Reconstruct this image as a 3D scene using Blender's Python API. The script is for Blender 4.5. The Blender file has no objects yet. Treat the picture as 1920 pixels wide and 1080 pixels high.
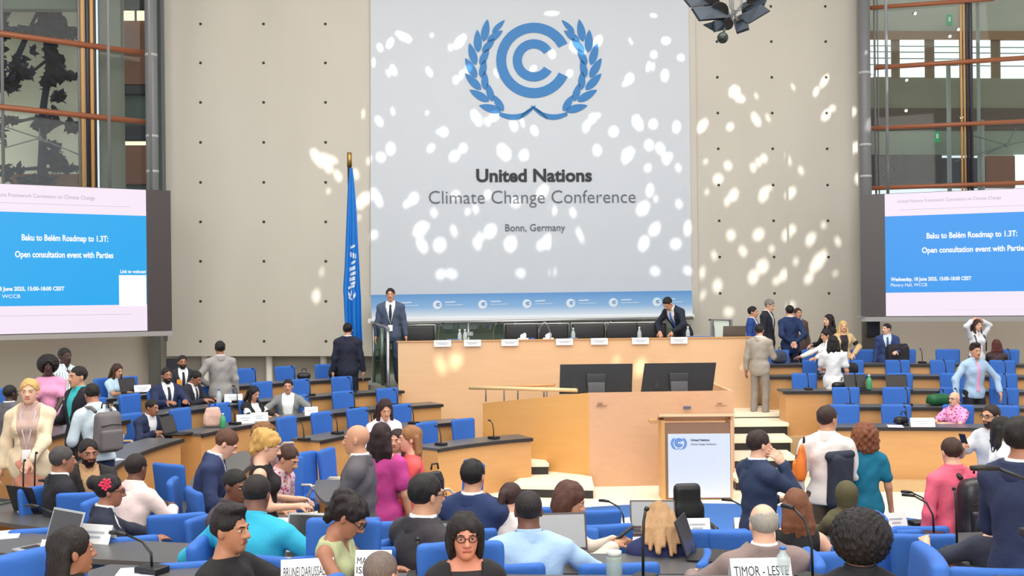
import bpy, bmesh, math, random
import numpy as np
from mathutils import Vector, Matrix

# ------------------------------------------------------------------ camera, sky, light, exposure
SC = bpy.context.scene
COL = SC.collection
FPX, UC, VH, CZ = 2000.0, 960.0, 560.0, 2.8      # focal length in pixels, principal point, camera height
ROLL = math.radians(0.65)
CR, SR = math.cos(ROLL), math.sin(ROLL)

cam_d = bpy.data.cameras.new('camera')
cam_d.sensor_width = 36.0
cam_d.lens = FPX / 1920.0 * 36.0
cam_d.shift_y = (VH - 540.0) / 1920.0
cam_d.clip_end = 300
cam = bpy.data.objects.new('camera', cam_d)
COL.objects.link(cam)
cam.matrix_world = Matrix.Translation((0, 0, CZ)) @ Matrix.Rotation(math.radians(90), 4, 'X') @ Matrix.Rotation(-ROLL, 4, 'Z')
SC.camera = cam

world = bpy.data.worlds.new('world')
SC.world = world
world.use_nodes = True
bgn = world.node_tree.nodes['Background']
bgn.inputs[0].default_value = (0.86, 0.93, 1.0, 1)
bgn.inputs[1].default_value = 0.9

SUN_DIR = Vector((-0.30, 0.70, -0.66)).normalized()    # the way the sunlight travels
sun_d = bpy.data.lights.new('sun', 'SUN')
sun_d.energy = 5.5
sun_d.angle = math.radians(0.53)
sun_d.color = (1.0, 0.97, 0.92)
sun = bpy.data.objects.new('sun', sun_d)
sun.rotation_euler = SUN_DIR.to_track_quat('-Z', 'Y').to_euler()
sun.location = (6, -10, 30)
COL.objects.link(sun)

def area(name, loc, size, energy, target, color=(1, 1, 1)):
    d = bpy.data.lights.new(name, 'AREA')
    d.shape = 'RECTANGLE'; d.size, d.size_y = size; d.energy = energy; d.color = color
    o = bpy.data.objects.new(name, d)
    o.location = loc
    o.rotation_euler = (Vector(target) - Vector(loc)).to_track_quat('-Z', 'Y').to_euler()
    COL.objects.link(o)
    return o
# added fill lights: one for the glass roof's daylight, one behind the camera
area('daylight_fill', (1.5, 11, 12.7), (18, 14), 2300, (1.5, 11.01, 0), (1.0, 0.985, 0.96))
area('daylight_fill', (0, -5, 8.0), (16, 7), 1150, (0.5, 14, 1.5), (1.0, 0.98, 0.95))

vs = SC.view_settings
vs.view_transform = 'Standard'
vs.look = 'None'
vs.exposure = 0.35
vs.gamma = 1.0
vs.use_curve_mapping = False
SC.cycles.use_denoising = True
SC.cycles.max_bounces = 6
SC.cycles.diffuse_bounces = 3
SC.cycles.glossy_bounces = 3
SC.cycles.transmission_bounces = 5
SC.cycles.transparent_max_bounces = 8
SC.cycles.caustics_reflective = False
SC.cycles.caustics_refractive = False
SC.cycles.sample_clamp_indirect = 6.0

# ------------------------------------------------------------------ picture <-> place
def ab(u, v):
    du, dv = u - UC, v - VH
    return du * CR - dv * SR, du * SR + dv * CR
def at(u, v, Y):
    a, b = ab(u, v)
    return Vector((a / FPX * Y, Y, CZ - b / FPX * Y))
def onz(u, v, z):
    a, b = ab(u, v)
    Y = (CZ - z) * FPX / b
    return Vector((a / FPX * Y, Y, z))
def onplane(u, v, y0, k, x0=0.0, off=0.0):
    """point on the upright plane Y = y0 + k (X - x0) - off"""
    a, b = ab(u, v)
    Y = (y0 - off - k * x0) / (1 - k * a / FPX)
    return Vector((a / FPX * Y, Y, CZ - b / FPX * Y))

# ------------------------------------------------------------------ materials
def lin(c):
    c = c / 255.0
    return c / 12.92 if c <= 0.04045 else ((c + 0.055) / 1.055) ** 2.4
def rgb(r, g, b):
    return (lin(r), lin(g), lin(b), 1.0)
_M = {}
def mat(name, col, rough=0.6, metal=0.0, noise=0.0, nscale=8.0, bump=0.0, bscale=60.0, emit=None, estr=1.0, alpha=None, trans=0.0, stretch=None, spec=None, coat=0.0):
    key = name
    if key in _M:
        return _M[key]
    m = bpy.data.materials.new(name)
    m.use_nodes = True
    nt = m.node_tree
    b = nt.nodes['Principled BSDF']
    b.inputs['Base Color'].default_value = col
    b.inputs['Roughness'].default_value = rough
    b.inputs['Metallic'].default_value = metal
    if spec is not None: b.inputs['Specular IOR Level'].default_value = spec
    if coat: b.inputs['Coat Weight'].default_value = coat
    if trans: b.inputs['Transmission Weight'].default_value = trans
    if alpha is not None: b.inputs['Alpha'].default_value = alpha
    if emit is not None:
        b.inputs['Emission Color'].default_value = emit
        b.inputs['Emission Strength'].default_value = estr
    if noise or bump:
        tc = nt.nodes.new('ShaderNodeTexCoord')
        mp = nt.nodes.new('ShaderNodeMapping')
        nt.links.new(tc.outputs['Object'], mp.inputs['Vector'])
        if stretch: mp.inputs['Scale'].default_value = stretch
    if noise:
        n = nt.nodes.new('ShaderNodeTexNoise'); n.inputs['Scale'].default_value = nscale; n.inputs['Detail'].default_value = 4
        nt.links.new(mp.outputs[0], n.inputs['Vector'])
        mx = nt.nodes.new('ShaderNodeMix'); mx.data_type = 'RGBA'
        c1 = tuple(max(0, x * (1 - noise)) for x in col[:3]) + (1,)
        c2 = tuple(min(1, x * (1 + noise)) for x in col[:3]) + (1,)
        mx.inputs[6].default_value = c1; mx.inputs[7].default_value = c2
        nt.links.new(n.outputs['Fac'], mx.inputs[0])
        nt.links.new(mx.outputs[2], b.inputs['Base Color'])
    if bump:
        n2 = nt.nodes.new('ShaderNodeTexNoise'); n2.inputs['Scale'].default_value = bscale; n2.inputs['Detail'].default_value = 3
        nt.links.new(mp.outputs[0], n2.inputs['Vector'])
        bp = nt.nodes.new('ShaderNodeBump'); bp.inputs['Strength'].default_value = bump; bp.inputs['Distance'].default_value = 0.02
        nt.links.new(n2.outputs['Fac'], bp.inputs['Height'])
        nt.links.new(bp.outputs[0], b.inputs['Normal'])
    _M[key] = m
    return m
def glass(name, tint, gloss=0.12, rough=0.02):
    """thin pane: mostly clear with a mirror share"""
    if name in _M: return _M[name]
    m = bpy.data.materials.new(name); m.use_nodes = True
    nt = m.node_tree
    for n in list(nt.nodes):
        if n.type == 'BSDF_PRINCIPLED': nt.nodes.remove(n)
    out = [n for n in nt.nodes if n.type == 'OUTPUT_MATERIAL'][0]
    t = nt.nodes.new('ShaderNodeBsdfTransparent'); t.inputs[0].default_value = tint
    g = nt.nodes.new('ShaderNodeBsdfGlossy'); g.inputs['Roughness'].default_value = rough
    mx = nt.nodes.new('ShaderNodeMixShader'); mx.inputs[0].default_value = gloss
    nt.links.new(t.outputs[0], mx.inputs[1]); nt.links.new(g.outputs[0], mx.inputs[2]); nt.links.new(mx.outputs[0], out.inputs[0])
    _M[name] = m
    return m
def wood(name, c1, c2, rough=0.45, scale=(0.6, 0.6, 9.0)):
    m = mat(name, c1, rough, noise=0.0)
    nt = m.node_tree; b = nt.nodes['Principled BSDF']
    tc = nt.nodes.new('ShaderNodeTexCoord'); mp = nt.nodes.new('ShaderNodeMapping'); mp.inputs['Scale'].default_value = scale
    n = nt.nodes.new('ShaderNodeTexNoise'); n.inputs['Scale'].default_value = 2.2; n.inputs['Detail'].default_value = 6; n.inputs['Roughness'].default_value = 0.65
    mx = nt.nodes.new('ShaderNodeMix'); mx.data_type = 'RGBA'; mx.inputs[6].default_value = c1; mx.inputs[7].default_value = c2
    nt.links.new(tc.outputs['Object'], mp.inputs[0]); nt.links.new(mp.outputs[0], n.inputs['Vector'])
    nt.links.new(n.outputs['Fac'], mx.inputs[0]); nt.links.new(mx.outputs[2], b.inputs['Base Color'])
    return m

# ------------------------------------------------------------------ object helpers
def tag(o, label=None, cat=None, group=None, kind=None):
    if label: o['label'] = label
    if cat: o['category'] = cat
    if group: o['group'] = group
    if kind: o['kind'] = kind
    return o
def empty(name, loc=(0, 0, 0), rz=0.0):
    o = bpy.data.objects.new(name, None)
    o.location = loc; o.rotation_euler = (0, 0, rz); o.empty_display_size = 0.2
    COL.objects.link(o)
    return o
def thing(name, label, cat, loc=(0, 0, 0), rz=0.0, group=None):
    return tag(empty(name, loc, rz), label, cat, group)
def copy_tree(o, parent=None):
    c = o.copy(); COL.objects.link(c); c.parent = parent
    for ch in o.children: copy_tree(ch, c)
    return c

class MB:
    """collects shapes and links them as ONE mesh object"""
    def __init__(self): self.v, self.f, self.m, self.s = [], [], [], []
    def add(self, vs, fs, mi=0, smooth=False):
        o = len(self.v)
        self.v += [tuple(p) for p in vs]
        for f in fs:
            self.f.append(tuple(i + o for i in f)); self.m.append(mi); self.s.append(smooth)
        return self
    def box(self, c, s, rz=0.0, mi=0, R=None):
        R = R or Matrix.Rotation(rz, 3, 'Z'); c = Vector(c)
        vs = [c + R @ Vector((x * s[0] / 2, y * s[1] / 2, z * s[2] / 2)) for x in (-1, 1) for y in (-1, 1) for z in (-1, 1)]
        return self.add(vs, [(0, 1, 3, 2), (4, 6, 7, 5), (0, 4, 5, 1), (2, 3, 7, 6), (0, 2, 6, 4), (1, 5, 7, 3)], mi)
    def bevbox(self, c, s, bv=0.01, rz=0.0, mi=0, R=None, seg=2):
        bm = bmesh.new(); bmesh.ops.create_cube(bm, size=1.0)
        for v in bm.verts: v.co = Vector((v.co.x * s[0], v.co.y * s[1], v.co.z * s[2]))
        bmesh.ops.bevel(bm, geom=bm.edges[:], offset=bv, segments=seg, affect='EDGES', profile=0.7)
        R = R or Matrix.Rotation(rz, 3, 'Z'); c = Vector(c)
        bm.verts.index_update()
        self.add([c + R @ v.co for v in bm.verts], [[v.index for v in f.verts] for f in bm.faces], mi, True); bm.free()
        return self
    def cyl(self, a, b, r1, r2=None, n=12, mi=0, cap=True):
        r2 = r1 if r2 is None else r2
        a, b = Vector(a), Vector(b); d = (b - a).normalized()
        q = Vector((0, 0, 1)) if abs(d.z) < 0.9 else Vector((1, 0, 0))
        e1 = d.cross(q).normalized(); e2 = d.cross(e1)
        vs = []
        for p, r in ((a, r1), (b, r2)):
            for i in range(n):
                t = 2 * math.pi * i / n
                vs.append(p + e1 * (r * math.cos(t)) + e2 * (r * math.sin(t)))
        fs = [(i, (i + 1) % n, n + (i + 1) % n, n + i) for i in range(n)]
        self.add(vs, fs, mi, True)
        if cap:
            self.add(vs, [tuple(range(n))[::-1], tuple(range(n, 2 * n))], mi, False)
        return self
    def tube(self, pts, r, n=8, mi=0):
        pts = [Vector(p) for p in pts]; rr = r if isinstance(r, (list, tuple)) else [r] * len(pts)
        vs = []; prev = None
        for k, p in enumerate(pts):
            d = (pts[min(k + 1, len(pts) - 1)] - pts[max(k - 1, 0)]).normalized()
            if prev is None:
                q = Vector((0, 0, 1)) if abs(d.z) < 0.9 else Vector((1, 0, 0))
                e1 = d.cross(q).normalized()
            else:
                e1 = (prev - d * prev.dot(d)).normalized()
            prev = e1; e2 = d.cross(e1)
            for i in range(n):
                t = 2 * math.pi * i / n
                vs.append(p + e1 * (rr[k] * math.cos(t)) + e2 * (rr[k] * math.sin(t)))
        fs = []
        for k in range(len(pts) - 1):
            for i in range(n):
                fs.append((k * n + i, k * n + (i + 1) % n, (k + 1) * n + (i + 1) % n, (k + 1) * n + i))
        self.add(vs, fs, mi, True)
        L = (len(pts) - 1) * n
        return self.add(vs, [tuple(range(n))[::-1], tuple(range(L, L + n))], mi, False)
    def prism(self, poly, ext, mi=0):
        """poly: 3-D outline, ext: extrusion vector"""
        n = len(poly); ext = Vector(ext)
        vs = [Vector(p) for p in poly] + [Vector(p) + ext for p in poly]
        fs = [tuple(range(n))[::-1], tuple(range(n, 2 * n))] + [(i, (i + 1) % n, n + (i + 1) % n, n + i) for i in range(n)]
        return self.add(vs, fs, mi)
    def lathe(self, prof, c=(0, 0, 0), n=20, mi=0):
        c = Vector(c); vs = []
        for r, z in prof:
            for i in range(n):
                t = 2 * math.pi * i / n
                vs.append(c + Vector((r * math.cos(t), r * math.sin(t), z)))
        fs = [(k * n + i, k * n + (i + 1) % n, (k + 1) * n + (i + 1) % n, (k + 1) * n + i) for k in range(len(prof) - 1) for i in range(n)]
        self.add(vs, fs, mi, True)
        L = (len(prof) - 1) * n
        return self.add(vs, [tuple(range(n))[::-1], tuple(range(L, L + n))], mi)
    def sphere(self, c, r, n=12, mi=0):
        c = Vector(c); r = Vector((r, r, r)) if not hasattr(r, '__len__') else Vector(r)
        vs = []; m = n // 2
        for j in range(m + 1):
            ph = math.pi * j / m
            for i in range(n):
                t = 2 * math.pi * i / n
                vs.append(c + Vector((r.x * math.sin(ph) * math.cos(t), r.y * math.sin(ph) * math.sin(t), r.z * math.cos(ph))))
        fs = [(j * n + i, (j + 1) * n + i, (j + 1) * n + (i + 1) % n, j * n + (i + 1) % n) for j in range(m) for i in range(n)]
        return self.add(vs, fs, mi, True)
    def build(self, name, mats, parent=None, weld=False):
        me = bpy.data.meshes.new(name)
        me.from_pydata(self.v, [], self.f)
        if not isinstance(mats, (list, tuple)): mats = [mats]
        for m in mats: me.materials.append(m)
        me.polygons.foreach_set('material_index', self.m)
        me.polygons.foreach_set('use_smooth', self.s)
        bm = bmesh.new(); bm.from_mesh(me)
        bmesh.ops.remove_doubles(bm, verts=bm.verts, dist=1e-5)
        bmesh.ops.recalc_face_normals(bm, faces=bm.faces)
        bm.to_mesh(me); bm.free()
        o = bpy.data.objects.new(name, me)
        COL.objects.link(o)
        if parent is not None: o.parent = parent
        return o
def struct(name, mb, m):
    o = mb.build(name, m)
    o['kind'] = 'structure'
    return o
def mesh_obj(name, V, Fq, mats, parent=None, mi=None):
    me = bpy.data.meshes.new(name)
    me.from_pydata(V.tolist() if hasattr(V, 'tolist') else V, [], Fq.tolist() if hasattr(Fq, 'tolist') else Fq)
    if not isinstance(mats, (list, tuple)): mats = [mats]
    for m in mats: me.materials.append(m)
    n = len(me.polygons)
    me.polygons.foreach_set('use_smooth', [True] * n)
    if mi is not None: me.polygons.foreach_set('material_index', [int(i) for i in mi])
    me.update()
    o = bpy.data.objects.new(name, me)
    COL.objects.link(o)
    if parent is not None: o.parent = parent
    return o
def lettering(name, s, size, org, xd, ud, m, parent=None, bold=0.0, ext=0.002, align='CENTER', sx=1.0):
    """raised letters as a mesh; org is the middle (or left end) of the baseline"""
    cu = bpy.data.curves.new(name, 'FONT')
    cu.body = s; cu.size = size; cu.align_x = align; cu.offset = bold; cu.extrude = ext; cu.resolution_u = 3
    t = bpy.data.objects.new(name, cu); COL.objects.link(t)
    dg = bpy.context.evaluated_depsgraph_get()
    me = bpy.data.meshes.new_from_object(t.evaluated_get(dg))
    bpy.data.objects.remove(t)
    xd = Vector(xd).normalized(); ud = Vector(ud).normalized(); nd = xd.cross(ud)
    M = Matrix((xd * sx, ud, nd)).transposed().to_4x4(); M.translation = Vector(org)
    me.transform(M)
    me.materials.clear(); me.materials.append(m)
    o = bpy.data.objects.new(name, me); COL.objects.link(o)
    if parent is not None: o.parent = parent
    return o

# ------------------------------------------------------------------ implicit shapes (numpy surface nets)
def axis(lo, hi, c, fine=()):
    pts = [np.arange(lo, hi + c, c)]
    for a, b, h in fine:
        a, b = max(a, lo), min(b, hi)
        if b > a:
            pts = [p[(p < a) | (p > b)] for p in pts] + [np.arange(a, b + h * 0.5, h)]
    x = np.unique(np.concatenate(pts))
    keep = np.concatenate([[True], np.diff(x) > c * 0.12])
    return x[keep]
def P_rc(a, b, ra, rb): return ('rc', np.array(a, float), np.array(b, float), ra, rb)
def P_el(c, r, R=None): return ('el', np.array(c, float), np.array(r, float), None if R is None else np.array(R, float))
def P_bx(c, h, R=None, rd=0.01): return ('bx', np.array(c, float), np.array(h, float), None if R is None else np.array(R, float), rd)
def pr_eval(p, X, Y, Z, inf):
    if p[0] == 'rc':
        _, a, b, ra, rb = p
        d = b - a; L = float(d @ d) + 1e-12
        x, y, z = X - a[0], Y - a[1], Z - a[2]
        t = np.clip((x * d[0] + y * d[1] + z * d[2]) / L, 0, 1)
        return np.sqrt((x - d[0] * t) ** 2 + (y - d[1] * t) ** 2 + (z - d[2] * t) ** 2) - (ra + (rb - ra) * t + inf)
    c = p[1]
    x, y, z = X - c[0], Y - c[1], Z - c[2]
    R = p[3]
    if R is not None:
        x, y, z = (x * R[0, 0] + y * R[1, 0] + z * R[2, 0], x * R[0, 1] + y * R[1, 1] + z * R[2, 1], x * R[0, 2] + y * R[1, 2] + z * R[2, 2])
    if p[0] == 'el':
        r = p[2] + inf
        k0 = np.sqrt((x / r[0]) ** 2 + (y / r[1]) ** 2 + (z / r[2]) ** 2)
        k1 = np.sqrt((x / r[0] ** 2) ** 2 + (y / r[1] ** 2) ** 2 + (z / r[2] ** 2) ** 2)
        return k0 * (k0 - 1) / (k1 + 1e-9)
    h, rd = p[2] + inf, p[4]
    qx, qy, qz = np.abs(x) - h[0] + rd, np.abs(y) - h[1] + rd, np.abs(z) - h[2] + rd
    return np.sqrt(np.maximum(qx, 0) ** 2 + np.maximum(qy, 0) ** 2 + np.maximum(qz, 0) ** 2) + np.minimum(np.maximum(qx, np.maximum(qy, qz)), 0) - rd
def pr_box(p, inf):
    if p[0] == 'rc':
        r = max(p[3], p[4]) + inf
        return np.minimum(p[1], p[2]) - r, np.maximum(p[1], p[2]) + r
    r = p[2] + inf
    R = p[3]
    e = r if R is None else np.abs(R) @ r
    return p[1] - e, p[1] + e
class Field:
    def __init__(self, prims, c, inf=0.0, pad=0.03, fine=None):
        lo = np.min([pr_box(p, inf)[0] for p in prims], 0) - pad
        hi = np.max([pr_box(p, inf)[1] for p in prims], 0) + pad
        fine = fine or [(), (), ()]
        self.ax = [axis(lo[i], hi[i], c, fine[i]) for i in range(3)]
        self.F = np.full([len(a) for a in self.ax], 0.15)
    def sub(self, lo, hi):
        s = [slice(max(0, np.searchsorted(a, l) - 1), np.searchsorted(a, h) + 1) for a, l, h in zip(self.ax, lo, hi)]
        return tuple(s), (self.ax[0][s[0]][:, None, None], self.ax[1][s[1]][None, :, None], self.ax[2][s[2]][None, None, :])
    def grid(self): return self.ax[0][:, None, None], self.ax[1][None, :, None], self.ax[2][None, None, :]
    def add(self, p, k=0.03, inf=0.0):
        lo, hi = pr_box(p, inf + k + 0.02)
        s, g = self.sub(lo, hi)
        if self.F[s].size == 0: return self
        d = pr_eval(p, *g, inf); a = self.F[s]
        if k <= 1e-6: self.F[s] = np.minimum(a, d)
        else:
            h = np.clip(0.5 + 0.5 * (a - d) / k, 0, 1)
            self.F[s] = a * (1 - h) + d * h - k * h * (1 - h)
        return self
    def cut(self, p, k=0.004, inf=0.0):
        lo, hi = pr_box(p, inf + k + 0.03)
        s, g = self.sub(lo, hi)
        if self.F[s].size == 0: return self
        d = -pr_eval(p, *g, inf); a = self.F[s]
        h = np.clip(0.5 - 0.5 * (a - d) / k, 0, 1)
        self.F[s] = a * (1 - h) + d * h + k * h * (1 - h)
        return self
    def clip(self, D):       # keep only where D < 0
        self.F = np.maximum(self.F, D); return self
    def mesh(self):
        F = self.F
        ins = F < 0
        n = ins.shape
        cnt = np.zeros([k - 1 for k in n], np.int8)
        for i in (0, 1):
            for j in (0, 1):
                for k in (0, 1):
                    cnt += ins[i:n[0] - 1 + i, j:n[1] - 1 + j, k:n[2] - 1 + k]
        act = (cnt > 0) & (cnt < 8)
        I = np.argwhere(act)
        ids = np.full(act.shape, -1, np.int64); ids[act] = np.arange(len(I))
        acc = np.zeros((len(I), 3)); num = np.zeros(len(I))
        for axn in range(3):
            o1, o2 = [a for a in range(3) if a != axn]
            for d1 in (0, 1):
                for d2 in (0, 1):
                    A = I.copy(); A[:, o1] += d1; A[:, o2] += d2
                    B = A.copy(); B[:, axn] += 1
                    fa, fb = F[A[:, 0], A[:, 1], A[:, 2]], F[B[:, 0], B[:, 1], B[:, 2]]
                    m = (fa < 0) != (fb < 0)
                    t = np.where(m, fa / np.where(m, fa - fb, 1), 0)
                    P = np.stack([self.ax[q][A[:, q]] for q in range(3)], 1)
                    P[:, axn] += t * (self.ax[axn][B[:, axn]] - self.ax[axn][A[:, axn]])
                    acc += P * m[:, None]; num += m
        V = acc / num[:, None]
        Q = []
        for axn in range(3):
            o1, o2 = (axn + 1) % 3, (axn + 2) % 3
            s0 = [slice(None)] * 3; s1 = [slice(None)] * 3
            s0[axn] = slice(0, -1); s1[axn] = slice(1, None)
            ch = ins[tuple(s0)] != ins[tuple(s1)]
            E = np.argwhere(ch)
            ok = (E[:, o1] > 0) & (E[:, o2] > 0) & (E[:, o1] < n[o1] - 1) & (E[:, o2] < n[o2] - 1)
            E = E[ok]
            def c(a, b):
                G = E.copy(); G[:, o1] += a; G[:, o2] += b
                return ids[G[:, 0], G[:, 1], G[:, 2]]
            q = np.stack([c(-1, -1), c(0, -1), c(0, 0), c(-1, 0)], 1)
            fl = ~ins[tuple(E.T)]
            q[fl] = q[fl][:, ::-1]
            Q.append(q)
        Q = np.concatenate(Q)
        Q = Q[(Q >= 0).all(1)]
        return V, Q
def blob(name, prims, c, m, parent=None, k=0.02, inf=0.0, cuts=()):
    f = Field(prims, c, inf)
    for p in prims: f.add(p, k, inf)
    for p in cuts: f.cut(p)
    V, Q = f.mesh()
    return mesh_obj(name, V, Q, m, parent)
# ------------------------------------------------------------------ palette
WALLC = mat('pale_concrete', rgb(190, 185, 174), 0.75, noise=0.09, nscale=0.9, bump=0.16, bscale=2.2, stretch=(1.0, 1.0, 0.35))
GREYWALL = mat('grey_plaster', rgb(160, 155, 146), 0.8, noise=0.04, nscale=1.5)
DARKRECESS = mat('dark_recess', rgb(92, 95, 95), 0.8)
HOLE = mat('anchor_hole', rgb(52, 50, 48), 0.9)
BANNER = mat('banner_cloth', rgb(192, 198, 205), 0.7, noise=0.02, nscale=1.2)
EMBLEM = mat('emblem_blue', rgb(6, 108, 172), 0.45)
INK = mat('ink_black', rgb(28, 34, 40), 0.6)
INKG = mat('ink_grey', rgb(84, 92, 100), 0.6)
MAPLE = wood('maple_veneer', rgb(226, 188, 148), rgb(214, 172, 130), 0.42, (0.5, 0.5, 5.0))
MAPLE2 = wood('maple_veneer_desk', rgb(214, 164, 108), rgb(194, 142, 86), 0.42, (0.7, 0.7, 5.0))
LITWOOD = wood('veneer_warm_lit', rgb(226, 172, 104), rgb(210, 154, 86), 0.4, (0.5, 0.5, 5.0))  # more orange than the front: warm light on the angled panel put into colour
ROSY = wood('rosy_veneer', rgb(216, 172, 136), rgb(204, 156, 120), 0.45, (3.0, 3.0, 8.0))
BROWNW = mat('brown_board', rgb(150, 112, 84), 0.5, noise=0.1, nscale=14)
SLATE = mat('slate_worktop', rgb(84, 84, 86), 0.35, noise=0.08, nscale=40)
DARKEDGE = mat('dark_edge', rgb(40, 36, 36), 0.5)
BLUEF = mat('blue_upholstery', rgb(44, 100, 184), 0.75, noise=0.05, nscale=3, bump=0.08, bscale=180)
BLACKF = mat('black_leather', rgb(24, 24, 27), 0.45)
BLACKP = mat('black_plastic', rgb(22, 22, 25), 0.4)
GREYP = mat('grey_plastic', rgb(110, 112, 116), 0.45)
STEEL = mat('brushed_steel', rgb(170, 172, 172), 0.3, metal=0.9)
GREYSTEEL = mat('grey_steel_paint', rgb(112, 114, 116), 0.45, noise=0.03)
CREAMFL = mat('cream_floor', rgb(244, 232, 208), 0.55, noise=0.04, nscale=3)
PARQ = wood('parquet_floor', rgb(206, 176, 134), rgb(186, 154, 112), 0.5, (4.0, 0.6, 1.0))
BLUECARP = mat('blue_carpet', rgb(62, 120, 200), 0.95, noise=0.06, nscale=60)
PAPER = mat('white_paper', rgb(238, 238, 240), 0.8)
COPPER = mat('copper_brown_paint', rgb(150, 88, 58), 0.4, noise=0.06)
GOLDW = mat('golden_mullion', rgb(196, 152, 96), 0.4)
NAVYM = mat('dark_mullion', rgb(46, 42, 50), 0.4)
WHITEP = mat('white_plastic', rgb(225, 226, 228), 0.4)
BRASS = mat('brass', rgb(160, 130, 72), 0.35, metal=0.8)

WY, WK = 24.0, 0.07
def W(u, v, off=0.0): return onplane(u, v, WY, WK, 0.0, off)
WX = Vector((1, WK, 0)).normalized(); WU = Vector((0, 0, 1)); WN = WX.cross(WU)      # WN points to the hall

# ------------------------------------------------------------------ added out-of-view plate: its openings are shaped to throw the sun dapples
SPOTS = [(711,95,11,18,120),(730,87,13,22,65),(757,75,34,15,-28),(745,68,12,8,0),(808,72,7,8,0),(861,83,34,18,52),(843,95,9,12,110),
 (699,123,6,20,90),(736,137,11,24,115),(727,143,6,16,115),(803,140,9,22,118),(853,155,12,16,100),(863,146,9,20,75),(876,135,13,15,60),
 (929,143,6,18,118),(681,213,6,20,88),(735,214,6,16,108),(710,233,12,22,125),(799,217,7,6,0),(891,226,15,36,122),(924,224,22,17,35),
 (912,234,10,17,120),(830,253,16,20,125),(819,252,6,5,0),(595,297,18,44,125),(612,305,18,44,116),(622,299,28,12,-30),(634,330,12,26,115),
 (731,285,17,24,90),(713,300,16,20,125),(691,302,8,14,100),(806,283,12,16,45),(850,298,24,18,40),(866,283,16,16,30),(943,290,21,38,128),
 (980,296,18,20,60),(961,240,13,24,115),(977,234,5,22,112),(1000,250,12,20,115),(1033,31,30,8,0),(1223,35,15,7,-15),(1076,93,20,28,118),(1087,100,14,22,118),
 (1119,83,16,26,62),(1180,83,4,16,118),(1246,82,18,15,0),(1223,108,14,14,110),(1213,131,8,22,80),(1222,131,5,16,85),(1274,114,14,12,-20),
 (1244,147,15,23,90),(1178,153,18,22,75),(1170,162,9,12,40),(1033,107,14,19,118),(998,134,14,10,20),(1066,143,12,14,60),(1108,227,15,22,62),(1097,242,15,22,75),(1119,222,9,8,0),(1193,236,20,34,120),(1222,238,16,18,120),
 (1148,252,18,18,60),(1266,243,16,23,90),(1117,287,16,20,100),(1174,296,22,33,62),(1214,277,18,20,125),(1235,284,15,24,115),(1250,300,18,14,40),(1246,303,14,22,115),
 (1269,320,8,16,118),(1212,320,12,14,90),(1216,362,13,24,85),(1227,378,6,12,100),(1202,396,22,30,55),(1270,387,11,16,118),(1225,435,19,28,55),(1204,461,19,28,75),(1287,433,14,30,90),
 (1264,462,20,18,-25),(1226,513,19,13,-30),(1287,512,18,12,-25),(1072,404,9,20,115),(1085,445,7,34,112),(1026,457,21,28,75),(1012,465,15,18,110),(1003,383,0,0,0),
 (955,462,22,30,90),(974,517,19,12,-30),(1034,515,12,14,110),(1015,365,19,28,65),(1035,398,9,22,120),(965,385,18,20,120),(852,371,15,16,60),(912,370,13,18,90),
 (616,358,8,9,0),(667,327,12,22,112),(685,373,24,26,60),(705,375,14,42,118),(676,380,20,24,90),(673,408,8,7,0),(774,377,18,24,58),(761,388,12,14,60),(812,404,10,17,118),(875,402,10,10,0),(890,397,8,18,115),
 (786,436,22,30,62),(793,430,22,14,20),(790,465,15,34,120),(822,464,23,26,85),(849,438,8,24,112),(917,438,22,30,50),(893,462,10,24,116),(899,450,8,20,116),
 (825,519,18,16,0),(844,518,23,15,-20),(603,510,5,18,90),(593,555,14,28,88),(700,445,14,16,90),
 (1377,172,26,24,80),(1387,184,22,16,-20),(1418,180,5,14,118),(1487,163,5,16,118),(1546,152,14,30,58),(1530,172,12,20,70),(1582,164,5,6,0),
 (1561,203,13,14,60),(1549,215,17,27,66),(1600,210,14,18,75),(1317,236,18,30,58),(1369,238,16,17,60),(1417,223,14,32,118),(1440,221,5,18,118),(1265,242,0,0,0),
 (1606,276,18,22,58),(1590,294,17,28,66),(1478,297,6,30,112),(1502,320,8,18,115),(1432,297,13,18,110),(1422,305,10,18,110),(1412,314,10,18,110),(1365,311,14,18,115),(1346,336,20,20,-20),(1609,335,15,22,90),
 (1323,303,9,8,0),(1325,360,8,10,0),(1375,366,19,28,65),(1363,378,10,18,100),(1432,364,18,32,72),(1443,352,12,8,-35),(1482,363,18,28,52),
 (1268,387,0,0,0),(1370,441,17,20,110),(1422,440,20,24,62),(1474,440,17,26,75),(1484,431,20,18,60),(1520,448,18,28,70),(1544,422,8,12,110),(1571,453,9,20,118),(1447,467,10,15,110),(1339,479,9,18,112),(1393,471,13,22,125),(1492,490,8,16,100),
 (1430,500,24,28,62),(1413,519,20,30,80),(1469,516,15,24,80),(1456,527,14,14,40),(1535,490,22,50,56),(1516,522,16,22,60),(1317,511,9,26,85),(1345,536,18,26,82),(1318,553,7,20,70),(1366,585,20,16,-10),(1266,462,0,0,0),(1566,513,10,8,0),(1483,573,18,14,0),
 (1307,460,0,0,0)]
DESKSPOTS = [(830,676,14,36,118),(858,668,30,26,60),(1215,665,20,36,62),(1279,668,12,28,115),(1169,654,12,14,60),(1402,664,16,28,80)]
CEIL_Z = 13.0
def gobo_opening(corners):
    out = []
    for p in corners:
        t = (CEIL_Z - p.z) / (-SUN_DIR.z)
        q = p - SUN_DIR * t
        out.append((q.x, q.y))
    return out
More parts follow.
